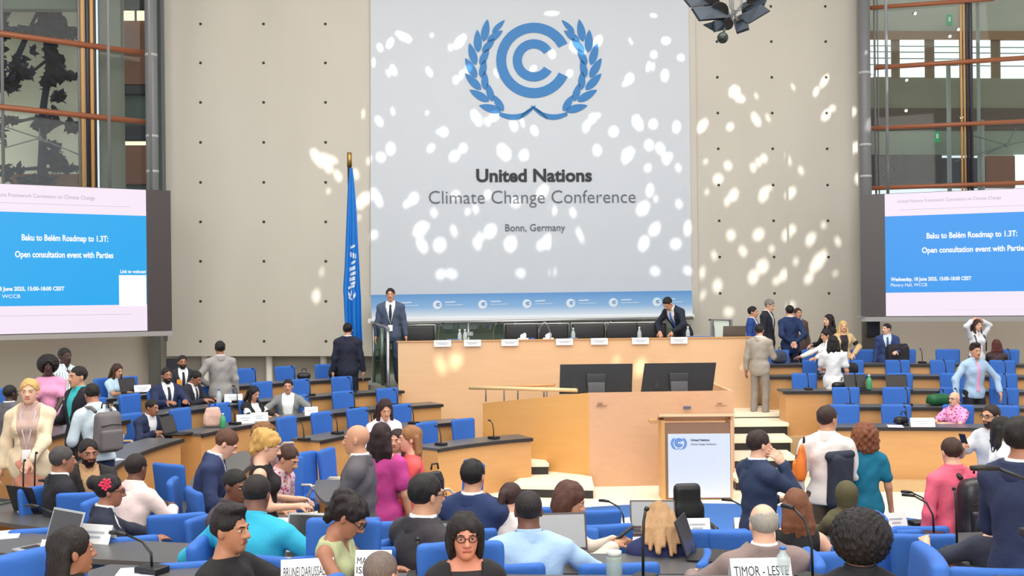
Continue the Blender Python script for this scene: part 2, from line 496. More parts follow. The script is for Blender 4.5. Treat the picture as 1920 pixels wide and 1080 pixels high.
def make_gobo():
    from mathutils.geometry import delaunay_2d_cdt
    pts, edges, holes = [], [], []
    def loop(P):
        o = len(pts); n = len(P)
        pts.extend(Vector(p) for p in P); edges.extend((o + i, o + (i + 1) % n) for i in range(n))
    loop([(-20, -18), (24, -18), (24, 25.6), (-20, 25.6)])
    r = random.Random(4)
    for lst, pl in ((SPOTS, 0), (DESKSPOTS, 1)):
        for (u, v, a, b, ang) in lst:
            if a == 0: continue
            A = math.radians(ang); q = []
            L, S = (b, a) if ang != 0 and b > a else (a, b)
            for i in range(6):
                t = 2 * math.pi * i / 6 + 0.3
                k = r.uniform(0.9, 1.12) * 0.5
                x, y = L * k * math.cos(t), S * k * math.sin(t)
                du, dv = x * math.cos(A) - y * math.sin(A), -(x * math.sin(A) + y * math.cos(A))
                q.append(W(u + du, v + dv) if pl == 0 else at(u + du, v + dv, 19.2))
            q = gobo_opening(q); holes.append(q); loop(q)
    V, E, Fc, _, _, _ = delaunay_2d_cdt(pts, edges, [], 0, 1e-5)
    def inside(x, y, q):
        c = False
        for i in range(len(q)):
            (x1, y1), (x2, y2) = q[i], q[i - 1]
            if (y1 > y) != (y2 > y) and x < (x2 - x1) * (y - y1) / (y2 - y1) + x1: c = not c
        return c
    keepf = []
    for f in Fc:
        x = sum(V[i].x for i in f) / len(f); y = sum(V[i].y for i in f) / len(f)
        if not any(inside(x, y, q) for q in holes): keepf.append(tuple(f))
    me = bpy.data.meshes.new('ceiling'); me.from_pydata([(v.x, v.y, 0) for v in V], [], keepf)
    me.materials.append(mat('gobo_white', rgb(225, 222, 214), 0.9))
    c = bpy.data.objects.new('ceiling', me); c.location = (0, 0, CEIL_Z); COL.objects.link(c)  # unseen gobo plate added at roof height to shape the sunlight
    c['kind'] = 'structure'
make_gobo()

# ------------------------------------------------------------------ floors
CL = Vector((1.73, 12.5)); CN = Vector((1.70, 13.0)); NSX = 0.6; CRT = Vector((4.6, 6.4))
RL = [4.72, 6.02, 7.25, 8.6]
RN = [4.72, 6.02, 7.32, 8.62, 9.92, 11.2, 12.4]
RR = [8.75, 10.1, 11.3, 12.6, 13.6, 15.0]
def floor_z(x, y):
    if -2.35 < x < 4.75 and y > 18.7: return 1.2
    if x > 3.75 and y > 13.6:
        r = math.hypot(x - CRT.x, y - CRT.y); z = 0.0
        for k, q in enumerate(RR):
            if r > q: z = 0.15 * (k + 1)
        return z
    if y > 9.8:
        if x > 1.0: return 0.0
        r = math.hypot(x - CL.x, y - CL.y); z = 0.0
        for k, q in enumerate(RL):
            if r > q: z = 0.15 * (k + 1)
        return z
    r = math.hypot((x - CN.x) * NSX, y - CN.y); z = 0.0
    for k, q in enumerate(RN):
        if r > q: z = 0.2 * (k + 1)
    return z
struct('floor', MB().box((0, 8, -0.1), (40, 46, 0.2)), CREAMFL)
def sector(cx, cy, sx, r0, r1, a0, a1, z0, z1, n=40, mb=None):
    mb = mb or MB(); vs = []
    for i in range(n + 1):
        t = math.radians(a0 + (a1 - a0) * i / n)
        for r in (r0, r1):
            x, y = cx + r * math.cos(t) / sx, cy + r * math.sin(t)
            vs += [(x, y, z0), (x, y, z1)]
    fs = []
    for i in range(n):
        b = i * 4; c = b + 4
        fs += [(b + 1, c + 1, c + 3, b + 3), (b, b + 1, c + 1, c)[::-1], (b + 2, b + 3, c + 3, c + 2), (b, b + 2, c + 2, c)]
    e = n * 4
    fs += [(0, 1, 3, 2), (e, e + 2, e + 3, e + 1)]
    return mb.add(vs, fs)
for k, q in enumerate(RL):
    r1 = RL[k + 1] if k < 3 else 12.0
    struct('floor_tier', sector(CL.x, CL.y, 1.0, q, r1, 117, 204, 0, 0.15 * (k + 1)), PARQ)
for k, q in enumerate(RN):
    r1 = RN[k + 1] if k < 6 else 15.0
    struct('floor_tier', sector(CN.x, CN.y, NSX, q, r1, 203, 337, 0, 0.2 * (k + 1), 60), PARQ)
for k, q in enumerate(RR):
    r1 = RR[k + 1] if k < 5 else 19.0
    struct('floor_tier', sector(CRT.x, CRT.y, 1.0, q, r1, 44, (90.2, 87.6, 90.3, 90.3, 91, 91)[k], 0, 0.15 * (k + 1)), PARQ)
# round blue carpet in the middle of the bowl
cp = MB(); cp.lathe([(0.01, 0.0), (3.9, 0.0), (3.9, 0.012), (0.01, 0.012)], (0, 0, 0), 64)
carpet = cp.build('carpet', BLUECARP); carpet.location = (2.2, 10.5, 0.001); 
tag(carpet, 'round blue carpet on the floor in front of the lectern', 'carpet')

# ------------------------------------------------------------------ the back wall with its banner
wb = MB()
def wall_slab(u0, u1, v0, v1, off, th):
    P = [W(u0, v1, off), W(u1, v1, off), W(u1, v0, off), W(u0, v0, off)]
    P[0].x = P[3].x; P[1].x = P[2].x                          # upright sides
    for p in P: p.y = WY + WK * p.x - off
    wb.prism(P, -WN * th)
wall_slab(302, 700, -260, 668, 0.0, 0.3)
wall_slab(690, 1300, -260, 655, 0.04, 0.26)
wall_slab(1290, 1612, -260, 662, 0.0, 0.3)
for u in (376, 494, 610):
    for v in (45, 118, 192, 267, 342, 416, 490, 565, 640):
        p = W(u + (v - 45) * 0.002 * (1 if u > 400 else 0), v, 0); wb.cyl(p - WN * 0.02, p + WN * 0.004, 0.032, n=10, mi=1)
for u in (1345, 1447, 1549):
    for v in (12, 78, 145, 212, 279, 347, 414, 482, 550):
        if 1300 < u < 1340: continue
        p = W(u + (v - 145) * 0.013, v, 0); wb.cyl(p - WN * 0.02, p + WN * 0.004, 0.032, n=10, mi=1)
struct('wall_back', wb, [WALLC, HOLE])
rb = MB()
P = [W(290, 790, -0.55), W(1660, 790, -0.55), W(1660, 560, -0.55), W(290, 560, -0.55)]
for q in P[:2]: q.z = 0.0
rb.prism(P, -WN * 0.2)
struct('wall_recess', rb, GREYWALL)
for u in (385, 607, 505):
    p = W(u, 690, -0.35); pm = MB(); pm.cyl((p.x, p.y, 0), (p.x, p.y, 2.2), 0.075, n=16)
    struct('pillar_recess', pm, mat('white_pillar', rgb(225, 222, 212), 0.6))

bn = thing('banner', 'tall pale conference banner with blue wreath emblem and lettering on the back wall', 'banner', W(997, 560, -0.02))
bn_o = Vector(bn.location)
def keep(o, par, org):                      # parent with world placed vertices
    o.parent = par; o.matrix_parent_inverse = Matrix.Translation(-org); return o
bm_ = MB(); P = [W(695, 553, 0.06), W(1297, 545, 0.06), W(1288, -240, 0.06), W(695, -240, 0.06)]
bm_.prism(P, -WN * 0.015); keep(bm_.build('cloth', BANNER), bn, bn_o)
EMC = (1001.0, 113.0)
def ring(r0, r1, g0, g1, n=60):
    out = []
    for i in range(n + 1):
        t = math.radians(g0 + (g1 - g0) * i / n); out.append((EMC[0] + r1 * math.cos(t), EMC[1] - r1 * math.sin(t)))
    for i in range(n, -1, -1):
        t = math.radians(g0 + (g1 - g0) * i / n); out.append((EMC[0] + r0 * math.cos(t), EMC[1] - r0 * math.sin(t)))
    return out
def stripmesh(mb, poly2, off=0.075, th=0.012, f=None):
    f = f or (lambda u, v: W(u, v, off))
    n = len(poly2) // 2
    A = [f(*p) for p in poly2[:n]]; B = [f(*p) for p in poly2[n:][::-1]]
    for i in range(n - 1):
        mb.prism([A[i], A[i + 1], B[i + 1], B[i]], -WN * th)
def leaf(mb, u, v, ang, L, w, f, n=8):
    ca, sa = math.cos(ang), math.sin(ang); up, lo = [], []
    for i in range(n + 1):
        t = i / n; h = w * 0.5 * math.sin(math.pi * t ** 0.8) ** 0.75; x = L * t
        up.append((u + x * ca - h * sa, v - (x * sa + h * ca))); lo.append((u + x * ca + h * sa, v - (x * sa - h * ca)))
    mb.prism([f(*p) for p in up + lo[1:-1][::-1]], -WN * 0.012)
def wreath(mb, f, cx, cy, k):
    for side in (-1, 1):
        for i, d in enumerate((236, 220, 205, 191, 177, 163, 150)):
            t = math.radians(d); rx, ry = 104 * k, 98 * k
            u = rx * math.cos(t); v = -ry * math.sin(t)
            tang = t - math.pi / 2
            for s, o in ((1, 0.42), (-1, -0.36)):
                dx = math.cos(t) * 4 * k * s
                a = tang + o * (1 if s == 1 else 1)
                L, w = (43 * k, 15 * k) if s == 1 else (36 * k, 13.5 * k)
                a = tang + (0.34 if s == 1 else -0.42)
                uu = u + dx
                if side == 1: leaf(mb, cx - uu, cy + v, math.pi - a, L, w, f)
                else: leaf(mb, cx + uu, cy + v, a, L, w, f)
        t = math.radians(138); a = t - math.pi / 2 - 0.05
        u, v = 104 * k * math.cos(t), -98 * k * math.sin(t)
        if side == 1: leaf(mb, cx - u, cy + v, math.pi - a, 34 * k, 10 * k, f)
        else: leaf(mb, cx + u, cy + v, a, 34 * k, 10 * k, f)
        # stems that cross under the rings
        for (p0, p1, p2, w0, w1) in (((-64, 86), (-28, 103), (0, 75), 9, 5), ((-26, 95), (-14, 82), (4, 72), 5, 4)):
            A, B = [], []
            for i in range(11):
                q = i / 10
                x = (1 - q) ** 2 * p0[0] + 2 * q * (1 - q) * p1[0] + q * q * p2[0]; y = (1 - q) ** 2 * p0[1] + 2 * q * (1 - q) * p1[1] + q * q * p2[1]
                w = (w0 * math.sin(math.pi * min(1, 0.25 + q * 0.6)) + 1) * 0.5 * k
                A.append((cx + side * x * k, cy + y * k - w)); B.append((cx + side * x * k, cy + y * k + w))
            for i in range(10):
                mb.prism([f(*A[i]), f(*A[i + 1]), f(*B[i + 1]), f(*B[i])], -WN * 0.012)
em = MB(); stripmesh(em, ring(52, 70.5, 27, 334)); stripmesh(em, ring(22.5, 39.5, 33, 328))
wreath(em, lambda u, v: W(u, v, 0.075), EMC[0] - 1, EMC[1] + 14, 1.0)
keep(em.build('emblem', EMBLEM), bn, bn_o)
PXW = (W(1100, 400) - W(1000, 400)).length / 100.0
def wtext(s, u, v, wpx, hsize, m, bold, name, par=bn, org=bn_o, off=0.076):
    o = lettering(name, s, hsize * PXW, W(u, v, off), WX, WU, m, None, bold=bold)
    xs = [c[0] for c in o.bound_box]; cur = (Vector(o.bound_box[4]) - Vector(o.bound_box[0])); cur.z = 0
    k = wpx * PXW / max(1e-6, cur.length)
    c0 = W(u, v, off)
    me = o.data
    for vv in me.vertices:
        d = vv.co - c0; a = d.dot(WX); vv.co = vv.co + WX * (a * (k - 1))
    return keep(o, par, org)
wtext('United Nations', 1001.5, 340, 215, 33, INK, 0.012, 'heading_lettering')
wtext('Climate Change Conference', 999, 381, 384, 35, INKG, -0.004, 'title_lettering')
wtext('Bonn, Germany', 1003, 433, 111, 19, INKG, 0.0, 'place_lettering')

# printed blue panel below the banner
pm_ = bpy.data.materials.new('printed_blue_fade'); pm_.use_nodes = True
nt = pm_.node_tree; b_ = nt.nodes['Principled BSDF']; b_.inputs['Roughness'].default_value = 0.5
tc = nt.nodes.new('ShaderNodeTexCoord'); sx = nt.nodes.new('ShaderNodeSeparateXYZ'); rp = nt.nodes.new('ShaderNodeValToRGB')
nt.links.new(tc.outputs['Generated'], sx.inputs[0]); nt.links.new(sx.outputs['Z'], rp.inputs[0]); nt.links.new(rp.outputs[0], b_.inputs['Base Color'])
rp.color_ramp.elements[0].color = rgb(222, 228, 234); rp.color_ramp.elements[1].color = rgb(82, 140, 200)
rp.color_ramp.elements.new(0.45).color = rgb(130, 172, 214)
pl = thing('backdrop_panel', 'blue fading backdrop panel with a row of small emblems behind the podium', 'backdrop', W(997, 600, 0.5))
pl_o = Vector(pl.location)
pb = MB(); pb.prism([W(697, 598, 0.5), W(1299, 590, 0.5), W(1297, 545, 0.5), W(695, 553, 0.5)], -WN * 0.05)
keep(pb.build('panel', pm_), pl, pl_o)
pb = MB(); pb.prism([W(690, 606, 0.52), W(1302, 597, 0.52), W(1302, 589.5, 0.52), W(690, 597.5, 0.52)], -WN * 0.08)
keep(pb.build('ledge', WHITEP), pl, pl_o)
LOGOW = mat('print_white', rgb(206, 220, 234), 0.5)
LOGOB = mat('print_blue', rgb(70, 118, 176), 0.5)
for u in (737, 820, 905, 988, 1070, 1150, 1232):
    v = 573 - (u - 737) * 0.0135; lg = MB()
    def disc(mb, u, v, r, off, n=16): mb.prism([W(u + r * math.cos(2 * math.pi * i / n), v - r * math.sin(2 * math.pi * i / n), off) for i in range(n)], -WN * 0.004)
    disc(lg, u, v, 8.5, 0.505)
    keep(lg.build('logo_print', LOGOW), pl, pl_o)
    l2 = MB(); stripmesh(l2, [(u + 2 + 4 * math.cos(a), v - 1 - 3 * math.sin(a)) for a in np.linspace(0.4, 5.6, 12)] + [(u + 2 + 2 * math.cos(a), v - 1 - 1.4 * math.sin(a)) for a in np.linspace(5.6, 0.4, 12)], f=lambda a, b: W(a, b, 0.512), th=0.004)
    keep(l2.build('logo_ring', LOGOB), pl, pl_o)
    l3 = MB(); l3.prism([W(u + 15, v - 4, 0.505), W(u + 34, v - 5, 0.505), W(u + 34, v - 7, 0.505), W(u + 15, v - 6, 0.505)], -WN * 0.004)
    l3.prism([W(u + 15, v + 1, 0.505), W(u + 48, v, 0.505), W(u + 48, v - 1, 0.505), W(u + 15, v, 0.505)], -WN * 0.004)
    keep(l3.build('logo_lettering', LOGOW), pl, pl_o)

# ------------------------------------------------------------------ side walls, facades, what lies beyond the glass
FL = dict(y0=23.0, k=0.5, x0=-6.9); FR = dict(y0=24.4, k=-0.22, x0=7.9)
def L_(u, v, off=0.0): return onplane(u, v, FL['y0'], FL['k'], FL['x0'], off)
def R_(u, v, off=0.0): return onplane(u, v, FR['y0'], FR['k'], FR['x0'], off)
def quadslab(f, u0, u1, v0, v1, off, th, ground=False):
    P = [f(u0, v1, off), f(u1, v1, off), f(u1, v0, off), f(u0, v0, off)]
    P[0].x, P[0].y = P[3].x, P[3].y; P[1].x, P[1].y = P[2].x, P[2].y
    if ground: P[0].z = P[1].z = 0.0
    n = (P[1] - P[0]).cross(Vector((0, 0, 1))).normalized()
    return P, -n * th
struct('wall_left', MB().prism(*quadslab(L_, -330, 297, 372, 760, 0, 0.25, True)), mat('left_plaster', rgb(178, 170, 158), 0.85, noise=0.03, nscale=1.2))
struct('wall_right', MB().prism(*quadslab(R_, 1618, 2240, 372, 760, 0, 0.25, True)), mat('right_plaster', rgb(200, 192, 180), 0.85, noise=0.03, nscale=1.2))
# steel columns at both ends of the wall
def column(f, u0, u1, off, bands, name):
    a, b = f(u0, 300, off), f(u1, 300, off); c = (a + b) / 2; r = (b - a).length / 2
    mb = MB(); mb.cyl((c.x, c.y, 0.0), (c.x, c.y, CEIL_Z), r, n=20)
    for v in bands:
        z = f((u0 + u1) / 2, v, off).z; mb.cyl((c.x, c.y, z - 0.03), (c.x, c.y, z + 0.03), r * 1.03, n=20, mi=1)
    struct(name, mb, [GREYSTEEL, mat('light_band', rgb(170, 172, 174), 0.4)])
column(L_, 274, 297, 0.35, (104, 256, 322), 'pillar_left')
column(R_, 1612, 1634, 0.4, (137, 272, 331), 'pillar_right')
# dark gap between column and wall
for (a, b, f, nm) in ((297, 304, L_, 'trim_1'), (1606, 1613, R_, 'trim_2')):
    struct(nm, MB().prism(*quadslab(f, a, b, -300, 640 if f is L_ else 600, -0.12, 0.1)), DARKRECESS)
struct('trim_3', MB().prism(*quadslab(L_, 289, 301, 618, 700, 0.2, 0.12)), NAVYM)
def bar(mb, f, p, q, r, off, mi=0):
    a, b = f(p[0], p[1], off), f(q[0], q[1], off)
    mb.cyl(a, b, r, n=8, mi=mi)
# left facade: transoms, mullions, glass
w1 = thing('window_1', None, None, L_(150, 350)); w1['kind'] = 'structure'; o1 = Vector(w1.location)
for (va, vb, r) in ((66, 100, 0.062), (203, 229, 0.06), (-70, -28, 0.06)):
    mb = MB(); bar(mb, L_, (-300, va - (vb - va) * 1.3), (274, vb), r, 0.05); keep(mb.build('transom', COPPER), w1, o1)
for (u, r, m) in ((157, 0.045, GOLDW), (174, 0.045, GOLDW), (166, 0.05, NAVYM), (180, 0.03, NAVYM), (150, 0.03, GREYSTEEL), (6, 0.035, GREYSTEEL), (-150, 0.06, GOLDW)):
    p = L_(u, 300, 0.0); mb = MB(); mb.cyl((p.x, p.y, 3.8), (p.x, p.y, CEIL_Z), r, n=8); keep(mb.build('mullion', m), w1, o1)
mb = MB(); mb.prism(*quadslab(L_, -300, 274, -330, 372, -0.05, 0.012)); keep(mb.build('pane', glass('facade_glass', (0.88, 0.92, 0.90, 1), 0.012)), w1, o1)
# bracing star in front of the left glazing
def brace(name, f, c, ends, lab, off):
    t = thing(name, lab, 'bracing', f(c[0], c[1], off)); oo = Vector(t.location)
    mb = MB(); mb.sphere(f(c[0], c[1], off), 0.055, 10); keep(mb.build('hub', GREYSTEEL), t, oo)
    for e in ends:
        mb = MB(); bar(mb, f, c, e, 0.014, off); keep(mb.build('rod', GREYSTEEL), t, oo)
brace('bracing_star', L_, (74, 259), ((10, 238), (10, 277), (88, 268), (74, 240), (148, 290)), 'thin steel bracing rods meeting at a hub outside the left windows', -0.35)
brace('bracing_star', R_, (1888, 272), ((1822, 254), (1790, 303), (1850, 288), (1905, 240), (1935, 262)), 'thin steel bracing rods meeting at a hub behind the right windows', -0.35)
# right facade
w2 = thing('window_2', None, None, R_(1780, 350)); w2['kind'] = 'structure'; o2 = Vector(w2.location)
for (p, q, r) in (((1628, 15), (1864, -2), 0.05), ((1640, 127), (1990, 104), 0.055), ((1632, 241), (1990, 224), 0.05), ((1634, 353), (1990, 340), 0.05)):
    mb = MB(); bar(mb, R_, p, q, r, 0.05); keep(mb.build('transom', COPPER), w2, o2)
for (u, r, m) in ((1803, 0.025, GOLDW), (1809, 0.02, GOLDW), (1814, 0.03, NAVYM), (1821, 0.045, NAVYM), (1641, 0.025, GREYSTEEL), (1647, 0.015, GREYSTEEL), (1990, 0.05, GREYSTEEL)):
    p = R_(u, 200, 0.0); mb = MB(); mb.cyl((p.x, p.y, 3.8), (p.x, p.y, CEIL_Z), r, n=8); keep(mb.build('mullion', m), w2, o2)
mb = MB(); mb.prism(*quadslab(R_, 1634, 2240, -330, 372, -0.05, 0.012)); keep(mb.build('pane', glass('facade_glass', (0.88, 0.92, 0.90, 1), 0.012)), w2, o2)

# beyond the left glass: a pale garden wall with a dark leafy tree in front, a lobby strip with timber
def sq(f, u0, u1, v0, v1, off, th, nm, m):
    struct(nm, MB().prism(*quadslab(f, u0, u1, v0, v1, off, th)), m)
sq(L_, -500, 150, -330, 420, -3.4, 0.2, 'wall_garden', mat('garden_wall', rgb(240, 236, 218), 0.9))
sq(L_, -500, 146, -330, 16, -1.2, 0.3, 'beam_garden', mat('garden_beam', rgb(120, 124, 118), 0.8))
sq(L_, 182, 228, -330, 420, -0.5, 0.3, 'pillar_lobby', mat('lobby_concrete', rgb(128, 126, 120), 0.8))
sq(L_, 222, 300, -330, 420, -2.6, 0.2, 'wall_lobby', mat('lobby_grey', rgb(92, 104, 102), 0.8))
sq(L_, 226, 276, 40, 158, -2.4, 0.2, 'wall_lobby_timber', mat('lobby_timber', rgb(126, 78, 60), 0.5, noise=0.1, nscale=4))
sq(L_, 226, 276, 274, 345, -2.4, 0.2, 'wall_lobby_timber', mat('lobby_timber', rgb(126, 78, 60), 0.5))
sq(L_, 226, 276, 236, 262, -2.4, 0.2, 'trim_4', mat('lobby_navy', rgb(40, 44, 60), 0.6))
sq(L_, 226, 276, -60, 17, -2.4, 0.2, 'trim_5', mat('lobby_dark', rgb(42, 50, 50), 0.6))
sq(L_, 226, 276, 160, 176, -2.38, 0.2, 'trim_6', mat('lobby_navy', rgb(40, 44, 60), 0.6))
lampw = mat('lit_window', rgb(250, 232, 205), 0.5, emit=rgb(255, 232, 205), estr=0.8)
sq(L_, 227, 252, 20, 38, -2.3, 0.05, 'window_3', lampw); sq(L_, 257, 273, 20, 38, -2.3, 0.05, 'window_4', lampw)
sq(L_, 226, 276, 265, 272, -2.3, 0.05, 'window_5', lampw)
sq(L_, 20, 150, 326, 350, -2.9, 0.2, 'trim_7', mat('lobby_timber', rgb(126, 78, 60), 0.5))
tr = thing('garden_tree', 'dark leafy tree seen through the left window', 'tree', L_(75, 420, -2.0)); to = Vector(tr.location)
TREEM = mat('tree_dark', rgb(40, 44, 66), 0.9); rr = random.Random(11)
def L2(u, v, d=0): return L_(u, v, -2.0 + d)
mb = MB()
mb.tube([L2(76, 420), L2(78, 330), L2(80, 270), L2(80, 210), L2(92, 130), L2(82, 40), L2(92, -30), L2(96, -120)], [0.12, 0.1, 0.09, 0.08, 0.07, 0.06, 0.05, 0.04])
keep(mb.build('trunk', TREEM), tr, to)
for pts in ([(12, 165), (30, 120), (45, 85), (60, 45), (78, 10)], [(20, 130), (52, 60), (100, 20)], [(8, 50), (10, 18), (12, -30)], [(6, 55), (40, 52), (75, 60), (140, 66)], [(2, 170), (20, 140), (60, 135), (85, 115)],
            [(80, 90), (100, 110), (120, 135), (142, 150)], [(84, 225), (60, 222), (20, 232)], [(84, 225), (110, 228), (145, 240)], [(80, 315), (30, 318), (8, 325)], [(80, 318), (146, 318)], [(110, 30), (104, 60), (118, 52)]):
    mb = MB(); mb.tube([L2(u, v) for u, v in pts], [0.05] + [0.035] * (len(pts) - 1), n=6); keep(mb.build('branch', TREEM), tr, to)
lf = MB()
def clump(u, v, ru, rv, n):
    for _ in range(int(n * 1.7)):
        a, q = rr.uniform(0, 6.28), rr.uniform(0, 1) ** 0.6
        p = L2(u + ru * q * math.cos(a), v + rv * q * math.sin(a), rr.uniform(-0.25, 0.3))
        s = rr.uniform(0.04, 0.10); R = Matrix.Rotation(rr.uniform(0, 6.28), 3, Vector((rr.uniform(-1, 1), rr.uniform(-1, 1), rr.uniform(-1, 1))).normalized())
        pts = [p + R @ Vector((s * 1.6 * x, s * y, 0)) for x, y in ((-1, 0), (-0.3, 0.7), (0.5, 0.6), (1, 0), (0.4, -0.7), (-0.4, -0.6))]
        lf.add(pts, [(0, 1, 2, 3, 4, 5)])
for c in ((90, 20, 22, 22, 60), (112, 50, 14, 20, 34), (130, 64, 16, 12, 30), (46, 58, 38, 7, 50), (88, 55, 26, 16, 50), (98, 105, 12, 22, 50), (108, 125, 14, 20, 40), (125, 142, 20, 9, 34), (95, 145, 12, 18, 34), (85, 160, 7, 8, 10),
          (24, 150, 20, 24, 46), (48, 140, 16, 10, 22), (36, 120, 16, 18, 26), (62, 95, 5, 6, 6), (108, 182, 11, 10, 22), (84, 235, 26, 10, 50), (70, 225, 14, 6, 14), (135, 235, 14, 9, 28), (100, 215, 10, 14, 22), (100, 285, 16, 22, 60), (110, 310, 14, 14, 30),
          (30, 318, 14, 6, 16), (128, 316, 22, 5, 26), (4, 60, 6, 60, 40), (4, 130, 6, 40, 30), (12, 20, 5, 10, 10), (18, 225, 16, 8, 20), (70, 338, 40, 9, 40), (6, 245, 4, 30, 20), (12, 325, 10, 14, 20)):
    clump(*c)
keep(lf.build('foliage', TREEM), tr, to)

# beyond the right glass: the gallery with its own windows
GAL = -2.6
sq(R_, 1620, 2240, -330, 72, GAL, 0.2, 'ceiling_gallery', mat('gallery_ceiling', rgb(178, 176, 168), 0.7, noise=0.1, nscale=0.8))
sq(R_, 1620, 2240, 58, 74, GAL + 0.1, 0.2, 'beam_gallery', mat('gallery_timber', rgb(140, 104, 78), 0.5))
sq(R_, 1620, 2240, 74, 146, GAL, 0.2, 'wall_gallery', mat('gallery_timber_2', rgb(118, 92, 74), 0.5))
day = mat('daylit_glass', rgb(225, 238, 236), 0.4, emit=rgb(228, 242, 240), estr=0.85)
for i, (a, b) in enumerate(((1625, 1670), (1687, 1733), (1752, 1798), (1821, 1857), (1876, 1925), (1950, 2000))):
    t = thing('window_%d' % (6 + i), None, None, R_((a + b) / 2, 146, GAL + 0.05)); t['kind'] = 'structure'; oo = Vector(t.location)
    dv = -(a - 1625) * -0.012
    keep(MB().prism(*quadslab(R_, a, b, 73 + dv, 144 + dv, GAL + 0.05, 0.03)).build('pane', day), t, oo)
    for v in (86, 97, 109, 121):
        mb = MB(); bar(mb, R_, (a, v + dv), (b, v + dv), 0.012, GAL + 0.1); keep(mb.build('glazing_bar', GREYSTEEL), t, oo)
sq(R_, 1620, 2240, 146, 203, GAL + 0.02, 0.2, 'wall_gallery_lower', mat('gallery_beige', rgb(132, 128, 114), 0.8, noise=0.06, nscale=2))
sq(R_, 1620, 2240, 203, 244, GAL + 0.06, 0.2, 'trim_8', mat('gallery_brown', rgb(86, 68, 62), 0.6))
sq(R_, 1620, 2240, 244, 290, GAL + 0.02, 0.2, 'wall_gallery_parapet', mat('gallery_greyish', rgb(136, 140, 128), 0.7, noise=0.1, nscale=1.5))
sq(R_, 1634, 1766, 290, 352, GAL + 0.3, 0.2, 'wall_gallery_booth', mat('booth_dark', rgb(58, 42, 44), 0.5))
sq(R_, 1766, 1848, 296, 352, GAL + 0.25, 0.2, 'wall_gallery_recess', mat('booth_navy', rgb(60, 60, 72), 0.6))
sq(R_, 1848, 1903, 292, 352, GAL + 0.3, 0.2, 'wall_gallery_timber', mat('gallery_red', rgb(120, 74, 58), 0.5))
sq(R_, 1903, 2240, 290, 352, GAL + 0.2, 0.2, 'window_12', day)
for u, r, v1 in ((1780, 0.05, 120), (1842, 0.05, 225), (1836, 0.04, 0)):
    p = R_(u, 300, -0.9); mb = MB(); mb.cyl((p.x, p.y, R_(u, 352, -0.9).z - 0.5), (p.x, p.y, R_(u, v1, -0.9).z), r, n=12); struct('pillar_gallery', mb, mat('gallery_post', rgb(150, 152, 152), 0.4))
# wall lamps, spot lamps and exit signs up in the gallery
LAMPB = mat('lamp_glow', rgb(255, 240, 220), 0.4, emit=rgb(255, 240, 215), estr=6.0)
for u, v in ((1715, 25), (1634, 142), (1802, 220), (1698, 207), (1780, 68), (1796, 55), (1699, 150)):
    t = thing('spot_lamp', 'small round ceiling lamp glowing in the gallery behind the right windows', 'lamp', R_(u, v, GAL + 0.4), 0, 'gallery lamps'); 
    mb = MB(); mb.lathe([(0.001, 0.03), (0.05, 0.03), (0.055, 0.0), (0.045, -0.02), (0.001, -0.02)], (0, 0, 0), 12); mb.build('housing', GREYSTEEL, t)
    MB().sphere((0, -0.03, -0.01), 0.035, 10).build('bulb', LAMPB, t)
for u, v, lab in ((1780, 38, 'green lit exit sign high in the right gallery'), (1757, 257, 'green lit exit sign low in the right gallery')):
    t = thing('exit_sign', lab, 'sign', R_(u, v, GAL + 0.45), math.atan(FR['k']))
    MB().box((0, 0, 0), (0.13, 0.05, 0.26)).build('sign_box', mat('exit_green', rgb(40, 130, 84), 0.5, emit=rgb(40, 150, 90), estr=0.35), t)
    MB().box((0, -0.03, 0.02), (0.05, 0.008, 0.11)).build('pictogram', PAPER, t)
# ------------------------------------------------------------------ the stage
SY = 19.25                                       # front of the podium desk
def flat(mb, pts, z0, z1, mi=0): return mb.prism([(p[0], p[1], z0) for p in pts], (0, 0, z1 - z0), mi)
struct('floor_stage', flat(MB(), [(-2.02, SY + 0.2), (4.3, SY + 0.35), (4.3, 23.4), (-2.9, 23.0), (-2.9, 20.3)], 0, 1.2), mat('stage_floor', rgb(150, 148, 142), 0.6))
dk = thing('podium_desk', 'long light wooden podium desk across the stage below the banner', 'desk', (1.1, SY, 0))
dko = Vector(dk.location)
pA, pB = at(746, 643, SY), at(1411, 632, SY + 0.3)
ztop = (pA.z + pB.z) / 2
mb = MB(); mb.prism([(pA.x, pA.y, 0.0), (pB.x, pB.y, 0.0), (pB.x, pB.y, ztop), (pA.x, pA.y, ztop)], (0, 0.05, 0)); keep(mb.build('front_panel', MAPLE), dk, dko)
mb = MB(); mb.prism([(pA.x, pA.y + 0.05, 0), (pA.x + 0.04, pA.y + 0.05, 0), (pA.x + 0.04, pA.y + 0.7, 0), (pA.x, pA.y + 0.7, 0)], (0, 0, ztop)); keep(mb.build('side_panel', MAPLE), dk, dko)
mb = MB(); mb.prism([(pB.x - 0.04, pB.y + 0.05, 0), (pB.x, pB.y + 0.05, 0), (pB.x, pB.y + 0.7, 0), (pB.x - 0.04, pB.y + 0.7, 0)], (0, 0, ztop)); keep(mb.build('side_panel', MAPLE), dk, dko)
mb = MB(); mb.prism([(pA.x + 0.05, pA.y + 0.06, ztop - 0.13), (pB.x - 0.05, pB.y + 0.06, ztop - 0.13), (pB.x - 0.05, pB.y + 0.62, ztop - 0.13), (pA.x + 0.05, pA.y + 0.62, ztop - 0.13)], (0, 0, 0.04)); keep(mb.build('desktop', MAPLE2), dk, dko)
mb = MB(); mb.prism([(pA.x - 0.02, pA.y - 0.02, ztop), (pB.x + 0.01, pB.y - 0.02, ztop), (pB.x + 0.01, pB.y + 0.1, ztop), (pA.x - 0.02, pA.y + 0.1, ztop)], (0, 0, 0.02)); keep(mb.build('top_rail', MAPLE2), dk, dko)
